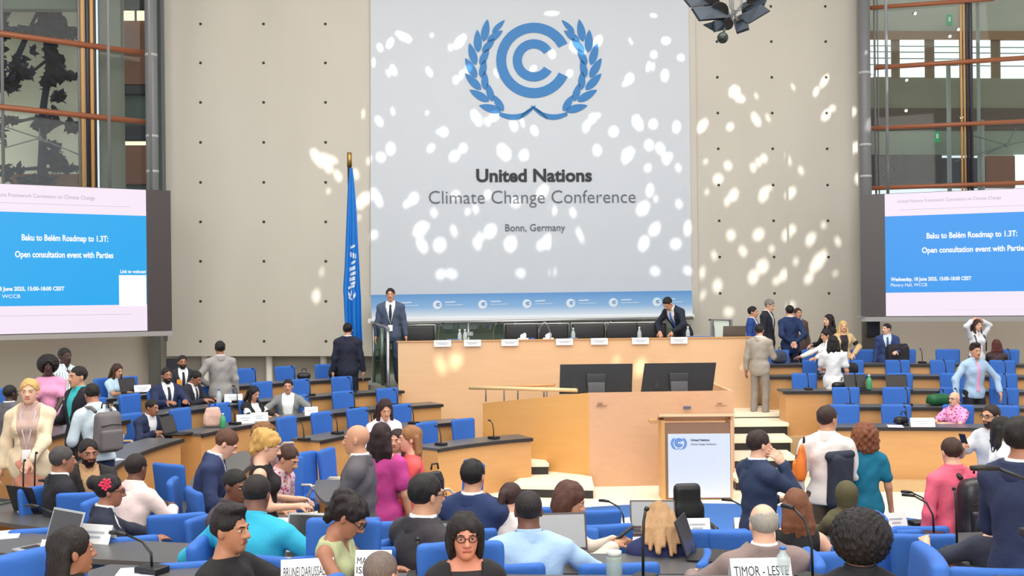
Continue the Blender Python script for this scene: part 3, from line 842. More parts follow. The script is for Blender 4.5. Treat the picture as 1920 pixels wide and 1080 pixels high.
def desk_pt(u, dy=0.05):                         # on the podium's top rail
    t = (u - 746) / (1411 - 746.0); y = pA.y + (pB.y - pA.y) * t + dy
    return Vector(((ab(u, 640)[0]) / FPX * y, y, ztop + 0.02))
# name cards lying over the front edge
def tent(name, label, loc, rz, w, h, d, text=None, grp=None, tcol=INK, tsize=None, m=PAPER):
    t = thing(name, label, 'name card', loc, rz, grp)
    mb = MB(); th = 0.004
    mb.add([(-w / 2, -d / 2, 0), (w / 2, -d / 2, 0), (w / 2, 0, h), (-w / 2, 0, h), (-w / 2, d / 2, 0), (w / 2, d / 2, 0)], [(0, 1, 2, 3), (3, 2, 5, 4)])
    mb.add([(-w / 2, -d / 2 - th, 0), (w / 2, -d / 2 - th, 0), (w / 2, -th, h + th), (-w / 2, -th, h + th)], [(0, 1, 2, 3)])
    mb.build('card', m, t)
    if text:
        sl = Vector((0, d / 2, h)).normalized()
        for i, ln in enumerate(text.split('\n')):
            hs = tsize or h * 0.5; n = len(text.split('\n'))
            zc = 0.5 - hs * 0.32 / h + (0.5 * (n - 1) - i) * hs * 0.9 / h
            o = lettering('lettering', ln, hs, Vector((0, -d / 2 - th - 0.002, 0)) + Vector((0, d / 2, h)) * zc, (1, 0, 0), sl, tcol, t, bold=0.0, ext=0.0008)
            bw = max(c[0] for c in o.bound_box) - min(c[0] for c in o.bound_box)
            lim = w * 0.9
            if bw > lim:
                for vv in o.data.vertices: vv.co.x *= lim / bw
    return t
CARDU = (830, 886, 956, 1058, 1123, 1200, 1272)
cards = ('at the far end of the podium desk nearest the blue flag', 'on the podium desk, second from the flag end', 'on the podium desk, third from the flag end', 'on the podium desk straight above the left black monitor',
         'on the podium desk between the two black monitors', 'on the podium desk above the right black monitor', 'on the podium desk in front of the man bending over')
for i, u in enumerate(CARDU):
    p = desk_pt(u, 0.03); p.z -= 0.075
    t = thing('name_card', 'white folded name card ' + cards[i], 'name card', p + Vector((0, -0.04, 0)), 0.04, 'name cards on the podium desk')
    mb = MB(); mb.box((0, -0.03, 0.02), (0.31, 0.006, 0.11)).box((0, 0.02, 0.078), (0.31, 0.11, 0.006)).build('card', PAPER, t)
    for dz, w in ((0.04, 0.24), (0.015, 0.16)):
        MB().box((0, -0.0345, dz), (w, 0.003, 0.012)).build('lettering', mat('faint_print', rgb(176, 184, 196), 0.7), t)

def goose_mic(label, loc, rz, h=0.32, reach=0.16, grp='microphones', name='microphone', m=BLACKP):
    t = thing(name, label, 'microphone', loc, rz, grp)
    mb = MB(); mb.bevbox((0, 0, 0.018), (0.11, 0.15, 0.036), 0.008); mb.build('base', BLACKP, t)
    pts = [(0, 0, 0.03), (0, -0.005, h * 0.55), (0, -reach * 0.25, h * 0.85), (0, -reach * 0.7, h)]
    MB().tube(pts, 0.0075, 6).build('neck', m, t)
    MB().tube([(0, -reach * 0.68, h), (0, -reach * 0.95, h + 0.005), (0, -reach * 1.15, h + 0.002)], [0.010, 0.014, 0.011], 8).build('head', BLACKP, t)
    return t
# chairs behind the podium desk: dark mesh back with a pale rail
def podium_chair(u, lab):
    p = desk_pt(u, 1.05); p.z = 1.2
    t = thing('podium_chair', lab, 'chair', p, 0.0, 'dark chairs behind the podium desk')
    MB().bevbox((0, 0.22, 0.92), (0.62, 0.06, 0.34), 0.03).build('backrest', BLACKF, t)
    MB().tube([(-0.33, 0.2, 0.78), (-0.33, 0.24, 1.11), (0.33, 0.24, 1.11), (0.33, 0.2, 0.78)], 0.014, 8).build('back_frame', STEEL, t)
    MB().bevbox((0, -0.05, 0.46), (0.56, 0.54, 0.1), 0.04).build('seat', BLACKF, t)
    MB().cyl((0, -0.05, 0.05), (0, -0.05, 0.42), 0.03).build('pedestal', STEEL, t)
    b = MB()
    for k in range(5):
        a = 2 * math.pi * k / 5; b.tube([(0, -0.05, 0.06), (0.28 * math.cos(a), -0.05 + 0.28 * math.sin(a), 0.03)], 0.02, 6)
    b.build('base', STEEL, t)
for u, lab in ((782, 'dark podium chair beside the standing man in the grey suit'), (978, 'dark podium chair, second from the flag end of the podium'), (1036, 'dark podium chair, third from the flag end of the podium'),
               (1105, 'dark podium chair behind the gap between the two black monitors'), (1168, 'dark podium chair behind the glass carafe'), (1222, 'dark podium chair right beside the man bending over')):
    podium_chair(u, lab)
for u, rz, lab in ((822, 0.5, 'slim podium microphone nearest the standing man'), (925, 0.5, 'slim podium microphone, second from the flag end'), (1010, 1.2, 'slim podium microphone, third from the flag end'), (1032, -1.1, 'slim podium microphone bent towards the left black monitor'),
                   (1135, 0.8, 'slim podium microphone above the gap between the monitors'), (1340, -0.6, 'slim podium microphone beside the podium laptop')):
    p = desk_pt(u, 0.3); p.z = ztop - 0.09; goose_mic(lab, p, rz, 0.42, 0.22, 'podium microphones', m=STEEL)
def bottle(label, loc, m, h=0.24, r=0.032, capm=WHITEP, name='bottle', grp=None):
    t = thing(name, label, 'bottle', loc, 0, grp)
    MB().lathe([(r * 0.9, 0), (r, 0.01), (r, h * 0.6), (r * 0.85, h * 0.72), (r * 0.42, h * 0.84), (r * 0.4, h * 0.93)], (0, 0, 0), 14).build('body', m, t)
    MB().cyl((0, 0, h * 0.92), (0, 0, h), r * 0.48, n=12).build('cap', capm, t)
    return t
CLEAR = mat('clear_plastic', rgb(205, 220, 222), 0.1, alpha=0.55, spec=0.6)
GREENB = mat('green_plastic', rgb(70, 160, 110), 0.3)
MINT = mat('mint_plastic', rgb(150, 222, 188), 0.3, alpha=0.9)
BLUEB = mat('blue_plastic', rgb(60, 110, 190), 0.35)
NOTEB = mat('notebook_blue', rgb(32, 84, 168), 0.6)
for u, lab in ((862, 'clear water bottle at the left end of the podium desk'), (872, 'second clear water bottle at the left end of the podium desk'), (1075, 'clear water bottle above the left black monitor'), (1199, 'clear glass carafe on the podium desk above the right monitor'), (1290, 'clear water bottle beside the bending man')):
    p = desk_pt(u, 0.4); p.z = ztop - 0.09; bottle(lab, p, CLEAR, 0.3, 0.04, WHITEP, 'water_bottle', 'water bottles on the podium')
for u, w, lab in ((850, 0.24, 'blue folder standing on the podium desk near the flag end'), (998, 0.14, 'blue cup on the podium desk beside the third microphone'), (1075, 0.16, 'blue folder on the podium desk above the left monitor'), (1312, 0.5, 'blue folder lying beside the podium laptop')):
    p = desk_pt(u, 0.25); p.z = ztop - 0.09; nm = 'cup' if 'cup' in lab else 'folder'
    t = thing(nm, lab, nm, p, 0, None if nm == 'cup' else 'blue folders on the podium')
    if nm == 'cup': MB().lathe([(0.04, 0), (0.05, 0.13), (0.045, 0.13), (0.036, 0.01)], (0, 0, 0), 14).build('wall', NOTEB, t)
    else:
        MB().bevbox((0, 0, 0.06), (w, 0.03, 0.12), 0.004).build('cover', NOTEB, t); MB().box((0, 0.002, 0.118), (w * 0.96, 0.018, 0.008)).build('pages', PAPER, t)
for u, lab in ((1030, 'pale tissue box between the podium chairs'), (983, 'pale tissue box beside the second podium chair')):
    p = desk_pt(u - 2, 0.45); p.z = ztop - 0.09
    t = thing('tissue_box', lab, 'box', p); MB().bevbox((0, 0, 0.06), (0.2, 0.12, 0.12), 0.006).build('carton', PAPER, t); blob('tissue', [P_el((0, 0, 0.15), (0.06, 0.03, 0.05)), P_el((0.03, 0, 0.18), (0.03, 0.02, 0.04))], 0.012, PAPER, t)
def laptop(label, loc, rz, ang=105, w=0.34, d=0.23, m=BLACKP, screen=None, name='laptop', grp=None, frame=None):
    """the keyboard faces local -Y, the lid stands at +Y"""
    t = thing(name, label, 'laptop', loc, rz, grp)
    MB().bevbox((0, 0, 0.009), (w, d, 0.018), 0.004).build('base', frame or m, t)
    MB().box((0, -0.02, 0.0187), (w * 0.86, d * 0.5, 0.001)).build('keyboard', BLACKP, t)
    a = math.radians(180 - ang); R = Matrix.Rotation(-(math.pi / 2 - (math.pi - math.radians(ang))) , 3, 'X')
    up = Vector((0, math.sin(math.radians(ang) - math.pi / 2), math.cos(math.radians(ang) - math.pi / 2)))
    nn = up.cross(Vector((1, 0, 0)))
    R = Matrix((Vector((1, 0, 0)), -nn, up)).transposed()
    c = Vector((0, d / 2, 0.016)) + up * (d / 2)
    lid = MB().bevbox(c, (w, 0.010, d), 0.004, R=R).build('lid', m, t)
    MB().box(c + nn * 0.0056 * (1 if nn.y < 0 else -1), (w * 0.93, 0.001, d * 0.88), R=R).build('screen', screen or mat('screen_dark', rgb(60, 58, 60), 0.25), lid)
    return t
p = desk_pt(1373, 0.35); p.z = ztop - 0.09
laptop('dark laptop open at the right end of the podium desk', p, math.pi, 105, 0.42, 0.3, mat('laptop_taupe', rgb(96, 88, 82), 0.4))
# glass railing behind the podium
rl = thing('glass_railing', 'glass railing with steel posts behind the podium desk', 'railing', W(997, 640, 1.0)); rlo = Vector(rl.location)
mb = MB(); mb.tube([W(700, 607, 1.0), W(1300, 596, 1.0)], 0.035, 10); keep(mb.build('handrail', STEEL), rl, rlo)
for u in (878, 966, 1050, 1136, 1220):
    a = W(u, 604, 1.0); mb = MB(); mb.cyl((a.x, a.y, 1.2), a, 0.028, n=10); keep(mb.build('post', STEEL), rl, rlo)
    mb = MB(); mb.box((a.x + 0.02, a.y - 0.03, a.z - 0.25), (0.16, 0.06, 0.08)); keep(mb.build('clamp', STEEL), rl, rlo)
ggl = glass('railing_glass', (0.62, 0.72, 0.68, 1), 0.06)
us = (700, 878, 966, 1050, 1136, 1220, 1298)
for a, b in zip(us[:-1], us[1:]):
    A, B = W(a + 3, 610, 1.0), W(b - 3, 608, 1.0); mb = MB()
    mb.prism([(A.x, A.y, 1.25), (B.x, B.y, 1.25), B, A], (0, 0.012, 0)); keep(mb.build('glass_panel', ggl), rl, rlo)
# steel stair rail at the left end of the podium
hr = thing('stair_railing', 'steel stair railing with glass at the left end of the podium', 'railing', at(727, 712, 19.4)); hro = Vector(hr.location)
for (u, vt, Y) in ((727, 615, 19.35), (700, 606, 20.8), (716, 612, 20.0)):
    a = at(u, vt, Y); mb = MB(); mb.cyl((a.x, a.y, 0.6 if u > 720 else 1.2), a, 0.032, n=10); keep(mb.build('post', STEEL), hr, hro)
mb = MB(); mb.tube([at(697, 604, 20.9), at(716, 611, 20.0), at(728, 616, 19.3)], 0.03, 8); keep(mb.build('handrail', STEEL), hr, hro)
A, B = at(700, 612, 20.8), at(725, 622, 19.4); mb = MB(); mb.prism([(A.x, A.y, 1.22), (B.x, B.y, 1.22), B, A], (0.01, 0, 0)); keep(mb.build('glass_panel', ggl), hr, hro)
gate = thing('stage_gate', 'pale framed panel with a dark rim at the right end of the stage', 'panel', at(1368, 640, 21.8)); gto = Vector(gate.location)
P = [at(1335, 640, 21.8), at(1372, 640, 21.8), at(1370, 600, 21.8), at(1335, 599, 21.8)]
mb = MB()
for q in P[:2]: q.z = 1.2
mb.prism(P, (0, 0.02, 0)); keep(mb.build('panel', mat('pale_green_glass', rgb(212, 222, 210), 0.3)), gate, gto)
mb = MB(); mb.tube([P[0], P[3], P[2], P[1]], 0.035, 8); keep(mb.build('rim', GREYSTEEL), gate, gto)

# ------------------------------------------------------------------ rostrum, ramp, monitors, lectern, steps
RY = 15.8
rs = thing('rostrum', 'low wooden rostrum front with ramp side below the podium', 'rostrum', (2.2, RY, 0)); rso = Vector(rs.location)
a, b = at(1104, 741, RY), at(1376, 736, RY + 0.1); zt = 1.39
mb = MB(); mb.prism([(a.x, a.y, 0), (b.x, b.y, 0), (b.x, b.y, zt), (a.x, a.y, zt)], (0, 0.06, 0)); keep(mb.build('front_panel', ROSY), rs, rso)
c = at(905, 756, 16.9)
mb = MB(); mb.prism([(a.x, a.y + 0.001, 0), (a.x, a.y + 0.001, zt), (c.x, c.y, c.z), (c.x, c.y, 0)], (0.03, 0.06, 0)); keep(mb.build('ramp_panel', LITWOOD), rs, rso)
mb = MB(); mb.prism([(b.x - 0.06, b.y + 0.06, 0), (b.x, b.y + 0.06, 0), (b.x, b.y + 2.6, 0), (b.x - 0.06, b.y + 2.6, 0)], (0, 0, zt)); keep(mb.build('side_panel', MAPLE), rs, rso)
mb = MB(); mb.prism([(c.x + 0.1, c.y + 0.1, 0.9), (a.x + 0.1, a.y + 0.1, 1.1), (b.x - 0.1, b.y + 0.1, 1.1), (b.x - 0.1, 18.6, 1.1), (c.x + 0.1, 18.6, 0.9)], (0, 0, 0.05)); keep(mb.build('deck', MAPLE2), rs, rso)
for uu, w in ((1128, 0.16), (1352, 0.17)):
    q = at(uu, 757, RY - 0.01); mb = MB(); mb.box((q.x, q.y, q.z - 0.03), (w, 0.01, 0.012)).box((q.x - 0.02, q.y, q.z), (0.07, 0.01, 0.025)); keep(mb.build('slot', BROWNW), rs, rso)
q = at(1288, 764, RY + 0.05); mb = MB(); mb.box((q.x, q.y - 0.02, q.z), (0.11, 0.02, 0.04)); keep(mb.build('socket', mat('socket_blue', rgb(90, 96, 130), 0.4)), rs, rso)
# ramp hand rail
rr_ = thing('ramp_rail', 'pale wooden handrail on thin steel posts above the ramp', 'railing', at(910, 752, 16.9)); rro = Vector(rr_.location)
mb = MB(); mb.tube([at(880, 727, 16.9), at(950, 728, 16.6), at(1082, 732, 16.0)], 0.03, 8); keep(mb.build('handrail', mat('rail_wood', rgb(226, 190, 140), 0.35)), rr_, rro)
for u, v0, v1 in ((911, 728, 753), (971, 729, 749), (1020, 730, 745)):
    Y = 16.9 - (u - 905) * 0.0045; mb = MB(); mb.cyl(at(u, v1, Y), at(u, v0, Y), 0.012, n=8); keep(mb.build('post', GREYSTEEL), rr_, rro)
rk = thing('rear_ramp_rail', 'second pale handrail further back along the ramp', 'railing', at(960, 730, 18.2)); rko = Vector(rk.location)
mb = MB(); mb.tube([at(930, 726, 18.4), at(1040, 722, 17.8)], 0.02, 8); keep(mb.build('handrail', MAPLE2), rk, rko)
for u in (945, 1025):
    a_ = at(u, 725, 18.3); mb = MB(); mb.cyl((a_.x, a_.y, 0.9), a_, 0.014, n=8); keep(mb.build('post', GREYSTEEL), rk, rko)
# two big monitors seen from behind
def monitor(label, ul, ur, vt, vb, Y, skew):
    A, B = at(ul, vb, Y), at(ur, vb, Y); z1 = at(ul, vt, Y).z; w = (B.x - A.x); h = z1 - A.z; c = (A + B) / 2
    t = thing('monitor', label, 'monitor', (c.x, c.y, 1.15), 0, 'large monitors on the rostrum'); zo = c.z - 1.15
    mb = MB(); mb.prism([(-w / 2 - skew, 0, zo), (w / 2 - skew, 0, zo), (w / 2 + skew, 0.02, zo + h), (-w / 2 + skew, 0.02, zo + h)], (0, 0.05, 0)); mb.build('housing', BLACKP, t)
    mb = MB(); mb.prism([(-w / 2 - skew + 0.03, 0.052, zo + 0.03), (w / 2 - skew - 0.03, 0.052, zo + 0.03), (w / 2 + skew - 0.03, 0.072, zo + h - 0.03), (-w / 2 + skew + 0.03, 0.072, zo + h - 0.03)], (0, 0.006, 0)); mb.build('screen', mat('screen_dark', rgb(60, 58, 60), 0.25), t)
    MB().bevbox((0, -0.02, zo + h * 0.45), (0.3, 0.05, 0.2), 0.01).build('mount', mat('mount_grey', rgb(44, 46, 52), 0.5), t)
    MB().bevbox((0, -0.04, zo + h * 0.14), (0.26, 0.03, h * 0.5), 0.006).build('neck', mat('stand_grey', rgb(86, 88, 92), 0.5), t)
    MB().bevbox((0, 0.02, 0.015), (0.5, 0.3, 0.03), 0.008).build('foot', BLACKP, t)
    MB().box((-0.34, -0.008, zo + 0.12), (0.07, 0.01, 0.1)).build('port_panel', mat('mount_grey', rgb(44, 46, 52), 0.5), t)
monitor('large black monitor seen from behind, the one nearer the ramp rail', 1050, 1186, 683, 738, 16.4, 0.01)
monitor('large black monitor seen from behind, above the lectern', 1206, 1340, 681, 736, 16.4, 0.035)
# lectern
LY = 14.7
a, b = at(1247, 940, LY), at(1371, 937, LY); lw = b.x - a.x; lc = (a + b) / 2
lt = thing('lectern', 'wooden lectern with a white conference poster on its front', 'lectern', (lc.x, LY, 0), -0.03)
H = 1.10
MB().box((0, 0.03, H / 2 - 0.02), (lw, 0.04, H - 0.04)).build('front_panel', BROWNW, lt)
MB().box((-lw / 2 - 0.015, 0.2, H / 2), (0.05, 0.42, H)).build('side_panel', LITWOOD, lt)
MB().box((lw / 2 + 0.01, 0.2, H / 2), (0.03, 0.42, H)).build('side_panel', MAPLE, lt)
R = Matrix.Rotation(math.radians(-14), 3, 'X')
MB().box((-0.01, 0.2, H + 0.01), (lw + 0.12, 0.5, 0.035), R=R).build('slanted_top', MAPLE, lt)
MB().box((-lw / 2 - 0.11, 0.15, H - 0.03), (0.16, 0.2, 0.05)).build('side_shelf', MAPLE2, lt)
MB().box((0, 0.3, 0.06), (lw, 0.5, 0.12)).build('plinth', MAPLE2, lt)
ps = MB().box((0.02, 0.0, 0.47), (lw - 0.06, 0.012, 0.88)).build('poster', mat('poster_white', rgb(214, 222, 236), 0.5), lt)
em = MB(); s2 = 0.00092
def LP(u, v): return Vector((-lw / 2 + 0.20 + (u - EMC[0]) * s2 * 0.95, -0.008, 0.79 - (v - EMC[1]) * s2 * 0.95))
WNs = WN; WN = Vector((0, -0.25, 0))
def strip2(mb, poly2):
    n = len(poly2) // 2; A = [LP(*p) for p in poly2[:n]]; B = [LP(*p) for p in poly2[n:][::-1]]
    for i in range(n - 1): mb.prism([A[i], A[i + 1], B[i + 1], B[i]], (0, -0.003, 0))
strip2(em, ring(50, 70.5, 27, 334, 30)); strip2(em, ring(21, 40, 33, 328, 30)); wreath(em, LP, EMC[0] - 1, EMC[1] + 14, 1.0)
WN = WNs
em.build('emblem', mat('poster_blue', rgb(70, 130, 200), 0.5), ps)
lettering('heading_lettering', 'United Nations', 0.042, (-lw / 2 + 0.36, -0.008, 0.81), (1, 0, 0), (0, 0, 1), INK, ps, bold=0.001, align='LEFT', ext=0.001)
lettering('title_lettering', 'Climate Change Conference', 0.036, (-lw / 2 + 0.36, -0.008, 0.755), (1, 0, 0), (0, 0, 1), INKG, ps, align='LEFT', ext=0.001, sx=0.85)
# steps right of the rostrum and left
def stepblock(pts, z0, z1, nm='step_block'):
    mb = MB(); flat(mb, pts, z0, z1 - 0.05, 1);  # dark body paints in the shadow gap below each tread
    c = Vector((sum(p[0] for p in pts) / len(pts), sum(p[1] for p in pts) / len(pts), 0))
    big = [((Vector((p[0], p[1], 0)) - c) * 1.02 + c) for p in pts]
    flat(mb, [(p.x, p.y - 0.04) for p in big], z1 - 0.05, z1, 0); return struct('floor_step', mb, [CREAMFL, DARKEDGE])
zz = 0.0
for k, (v, ur) in enumerate(((897, 1500), (857, 1490), (824, 1482), (794, 1476), (776, 1474))):
    z = 0.17 * (k + 1) if k < 4 else 0.75
    A = onz(1374, v, z); B = onz(ur, v - 1, z)
    stepblock([(3.2, A.y), (B.x, B.y), (B.x + 0.3, 20.5), (3.2, 20.5)], 0.0, z)
A = onz(1112, 912, 0.17); B = onz(1003, 882, 0.17); C = onz(985, 918, 0.17)
stepblock([(A.x, A.y), (1.13, 15.75), (B.x, B.y + 0.4), (C.x - 0.2, C.y + 0.4)], 0, 0.17)
A = onz(1028, 868, 0.34); stepblock([(A.x, A.y), (A.x - 0.1, A.y + 0.9), (A.x - 0.9, A.y + 0.9), (A.x - 0.5, A.y)], 0, 0.34)

# ------------------------------------------------------------------ the two LED walls
def ledwall(label, f, ul, ur, vtl, vtr, vbl, vbr, sl, sr, left):
    A, B, C, D = f(ul, vbl), f(ur, vbr), f(ur, vtr), f(ul, vtl)
    B.x, B.y = C.x, C.y; A.x, A.y = D.x, D.y
    z0 = (A.z + B.z) / 2; z1 = (C.z + D.z) / 2
    xd = Vector((B.x - A.x, B.y - A.y, 0)); wd = xd.length; xd.normalize(); n = xd.cross(Vector((0, 0, 1)))
    t = thing('led_wall', label, 'screen', (A.x, A.y, z0), math.atan2(xd.y, xd.x))
    h = z1 - z0
    MB().box((wd / 2, 0.11, h / 2), (wd, 0.2, h)).build('housing', mat('led_dark', rgb(62, 54, 54), 0.35), t)
    MB().box((wd / 2, 0.1, -0.05), (wd, 0.24, 0.09)).build('bottom_rail', mat('rail_grey', rgb(150, 148, 146), 0.4), t)
    mb = MB(); mb.cyl((wd * 0.12 if not left else wd * 0.93, 0.3, h * 0.5), (wd * 0.12 if not left else wd * 0.93, 0.3, CEIL_Z - z0), 0.03); mb.build('hanger', GREYSTEEL, t)
    MB().cyl((wd * 0.75, 0.3, h * 0.5), (wd * 0.75, 0.3, CEIL_Z - z0), 0.03).build('hanger', GREYSTEEL, t)
    return t, wd, h, xd
def em_m(nm, c, s): return mat(nm, (0.0, 0.0, 0.0, 1), 0.4, emit=c, estr=s * 2 ** -vs.exposure)
PINKW = em_m('slide_pale', rgb(250, 234, 250), 0.95); CYAN = em_m('slide_cyan', rgb(0, 166, 236), 1.0); AZURE = em_m('slide_azure', rgb(40, 150, 236), 1.0)
SLW = em_m('slide_white', rgb(255, 255, 255), 1.0); SLG = em_m('slide_grey', rgb(176, 168, 182), 0.9); SLD = em_m('slide_line', rgb(206, 196, 210), 0.9)
def Ls(u, v): return onplane(u, v, 20.5, 0.62, -6.56)
def Rs(u, v): return onplane(u, v, 21.4, -0.36, 7.0)
t, wd, h, xd = ledwall('giant conference screen with a blue slide on the left wall', Ls, -150, 320, 333, 361, 636, 616, 0, 0, True)
def loc(t, f, u, v):                          # picture point -> local x, z on the screen
    p = f(u, v); q = p - Vector(t.location); c, s = math.cos(t.rotation_euler.z), math.sin(t.rotation_euler.z)
    return q.x * c + q.y * s, q.z
def slide(t, f, wd, h, u_edge, left, vA, vB, bluem, x0_off):
    """slide image: pale ground, blue band, lettering"""
    xe = loc(t, f, u_edge, 480)[0]
    xa, xb = (0.03, xe) if left else (xe, wd - 0.03)
    sc = MB().box(((xa + xb) / 2, -0.004, h / 2), (xb - xa, 0.02, h - 0.02)).build('slide', PINKW, t)
    za = loc(t, f, u_edge, vA)[1]; zb = loc(t, f, u_edge, vB)[1]
    MB().box(((xa + xb) / 2, -0.016, (za + zb) / 2), (xb - xa, 0.004, za - zb)).build('blue_band', bluem, sc)
    return sc, xa, xb, za, zb
sc, xa, xb, za, zb = slide(t, Ls, wd, h, 274.5, True, 405, 571, CYAN, 0)
def st(s, f, t, u, v, size, m, sc, bold=0.0, w=None, al='CENTER'):
    x, z = loc(t, f, u, v)
    o = lettering('lettering', s, size, (x, -0.022, z), (1, 0, 0), (0, 0, 1), m, sc, bold=bold, align=al, ext=0.001)
    if w:
        bw = max(c[0] for c in o.bound_box) - min(c[0] for c in o.bound_box)
        for vv in o.data.vertices: vv.co.x = x + (vv.co.x - x) * w / bw
def wpx(t, f, u0, u1, v): return abs(loc(t, f, u1, v)[0] - loc(t, f, u0, v)[0])
st('Baku to Belém Roadmap to 1.3T:', Ls, t, 123, 452, 0.155, SLW, sc, 0.004, wpx(t, Ls, 42, 204, 450))
st('Open consultation event with Parties', Ls, t, 122, 483, 0.155, SLW, sc, 0.004, wpx(t, Ls, 30, 214, 480))
st('Wednesday, 18 June 2025, 15:00-18:00 CEST', Ls, t, 32, 545, 0.10, SLW, sc, 0.003, wpx(t, Ls, -58, 123, 543))
st('Plenary Hall, WCCB', Ls, t, -10, 559, 0.09, SLW, sc, 0.0, wpx(t, Ls, -58, 38, 557))
st('United Nations Framework Convention on Climate Change', Ls, t, 68, 371, 0.10, SLG, sc, 0.0, wpx(t, Ls, -44, 180, 368))
st('Link to webcast', Ls, t, 249, 512, 0.085, SLW, sc, 0.002, wpx(t, Ls, 225, 273, 510))
x, z = loc(t, Ls, 248.5, 543); x1, z1 = loc(t, Ls, 273.5, 514)
MB().box(((x + (x1 - x)) - (x1 - x), -0.02, z - 0.02), ((x1 - x) * 2, 0.004, (z1 - z) * 2)).build('code_patch', SLW, sc)
for v in (382, 592):
    x, z = loc(t, Ls, 60, v); MB().box((xb * 0.5, -0.02, z), (xb * 0.84, 0.003, 0.008)).build('rule', SLD, sc)
t2, wd, h, xd = ledwall('giant conference screen with a blue slide on the right wall', Rs, 1612, 2080, 365, 346, 592, 594, 0, 0, False)
sc2, xa, xb, za, zb = slide(t2, Rs, wd, h, 1660, False, 406, 549, AZURE, 0)
st('Baku to Belém Roadmap to 1.3T:', Rs, t2, 1821, 445, 0.155, SLW, sc2, 0.004, wpx(t2, Rs, 1736, 1906, 443))
st('Open consultation event with Parties', Rs, t2, 1825, 472, 0.155, SLW, sc2, 0.004, wpx(t2, Rs, 1727, 1923, 470))
st('Wednesday, 18 June 2025, 15:00-18:00 CEST', Rs, t2, 1745, 526, 0.10, SLW, sc2, 0.003, wpx(t2, Rs, 1670, 1821, 524))
st('Plenary Hall, WCCB', Rs, t2, 1704, 537, 0.09, SLW, sc2, 0.0, wpx(t2, Rs, 1670, 1738, 535))
st('United Nations Framework Convention on Climate Change', Rs, t2, 1778, 377, 0.09, SLG, sc2, 0.0, wpx(t2, Rs, 1681, 1875, 374))
for v in (390, 566):
    x, z = loc(t2, Rs, 1790, v); MB().box(((xa + xb) / 2, -0.02, z), ((xb - xa) * 0.86, 0.003, 0.008)).build('rule', SLD, sc2)
x, z = loc(t2, Rs, 1697, 579); MB().lathe([(0.055, 0), (0.09, 0), (0.09, 0.002), (0.055, 0.002)], (0, 0, 0), 20).build('logo', SLD, sc2)
o = sc2.children[-1]; o.matrix_local = Matrix.Translation((x, -0.018, z)) @ Matrix.Rotation(math.radians(90), 4, 'X')

# ------------------------------------------------------------------ loudspeakers under the screens
for (u, v0, v1, Y, lab, w) in ((1634, 600, 690, 22.0, 'tall black loudspeaker under the right screen behind the seats', 0.27), (329, 672, 720, 21.5, 'small black loudspeaker low on the wall under the left screen', 0.3)):
    p = at(u, v0, Y); t = thing('loudspeaker', lab, 'loudspeaker', (p.x, p.y, 0.75 if u > 900 else 0.6)); hh = p.z - t.location.z
    MB().bevbox((0, 0, hh - 0.18), (w, 0.25, 0.36), 0.012).build('cabinet', BLACKP, t)
    MB().bevbox((0, -0.13, hh - 0.18), (w * 0.86, 0.01, 0.3), 0.004).build('grille', mat('grille_navy', rgb(30, 34, 48), 0.7), t)
    MB().bevbox((0, 0, (hh - 0.38) / 2), (w * 0.98, 0.22, hh - 0.38), 0.01).build('stand', mat('stand_dark', rgb(70, 66, 62), 0.6), t)

# ------------------------------------------------------------------ hanging cluster of stage lamps
lp = thing('lamp_cluster', 'black cluster of stage lamps hanging above the right end of the banner', 'lamp', at(1372, 25, 17.5)); lpo = Vector(lp.location)
GUN = mat('gunmetal', rgb(40, 50, 62), 0.35, metal=0.3)
def flap(pts, Y0=17.5):
    P = [at(u, v, Y0 + d) for u, v, d in pts]; n = (P[1] - P[0]).cross(P[2] - P[0]).normalized()
    mb = MB(); mb.prism(P, n * 0.05); return keep(mb.build('barn_door', GUN), lp, lpo)
flap([(1298, 14, 0), (1360, 8, 0.25), (1372, 32, 0.2), (1313, 37, -0.1)])
flap([(1281, -6, 0.1), (1340, -14, 0.3), (1352, 6, 0.3), (1296, 12, 0.0)])
flap([(1383, 30, 0.2), (1426, 8, -0.1), (1442, 20, -0.2), (1402, 44, 0.0)])
flap([(1392, 6, 0.3), (1440, -14, 0.2), (1432, 6, 0.0), (1398, 20, 0.1)])
flap([(1340, 38, 0.05), (1370, 34, 0.3), (1364, 54, 0.2), (1342, 59, -0.05)])
flap([(1374, 36, 0.3), (1400, 36, 0.1), (1403, 52, -0.05), (1380, 60, 0.0)])
flap([(1321, 45, 0.0), (1340, 40, 0.1), (1343, 58, 0.1)])
for (u, v, r) in ((1347, 22, 0.17), (1405, 24, 0.15), (1362, 46, 0.11), (1389, 47, 0.11), (1330, 0, 0.17), (1415, 0, 0.17)):
    p = at(u, v, 17.75); mb = MB(); mb.cyl(p + Vector((0, -0.1, -0.02)), p + Vector((0, 0.28, 0.16)), r * 0.9, r * 0.55, 14); keep(mb.build('lamp_housing', BLACKP), lp, lpo)
for pts in ([(1366, -40), (1370, 12), (1382, 38)], [(1374, -40), (1374, 10), (1372, 36)], [(1392, -30), (1390, 8), (1378, 26)], [(1376, 20), (1388, 18)]):
    mb = MB(); mb.tube([at(u, v, 17.4) for u, v in pts], 0.02, 6); keep(mb.build('yoke', GREYSTEEL), lp, lpo)
p = at(1369, -30, 17.6); mb = MB(); mb.cyl(p, (p.x, p.y, CEIL_Z - 0.01), 0.03); keep(mb.build('drop_pole', GREYSTEEL), lp, lpo)
mb = MB(); mb.sphere(at(1355, 71, 17.3), 0.092, 16); mb.cyl(at(1356, 64, 17.35), at(1360, 50, 17.4), 0.02); keep(mb.build('ball_camera', mat('ball_green_black', rgb(26, 38, 34), 0.25)), lp, lpo)

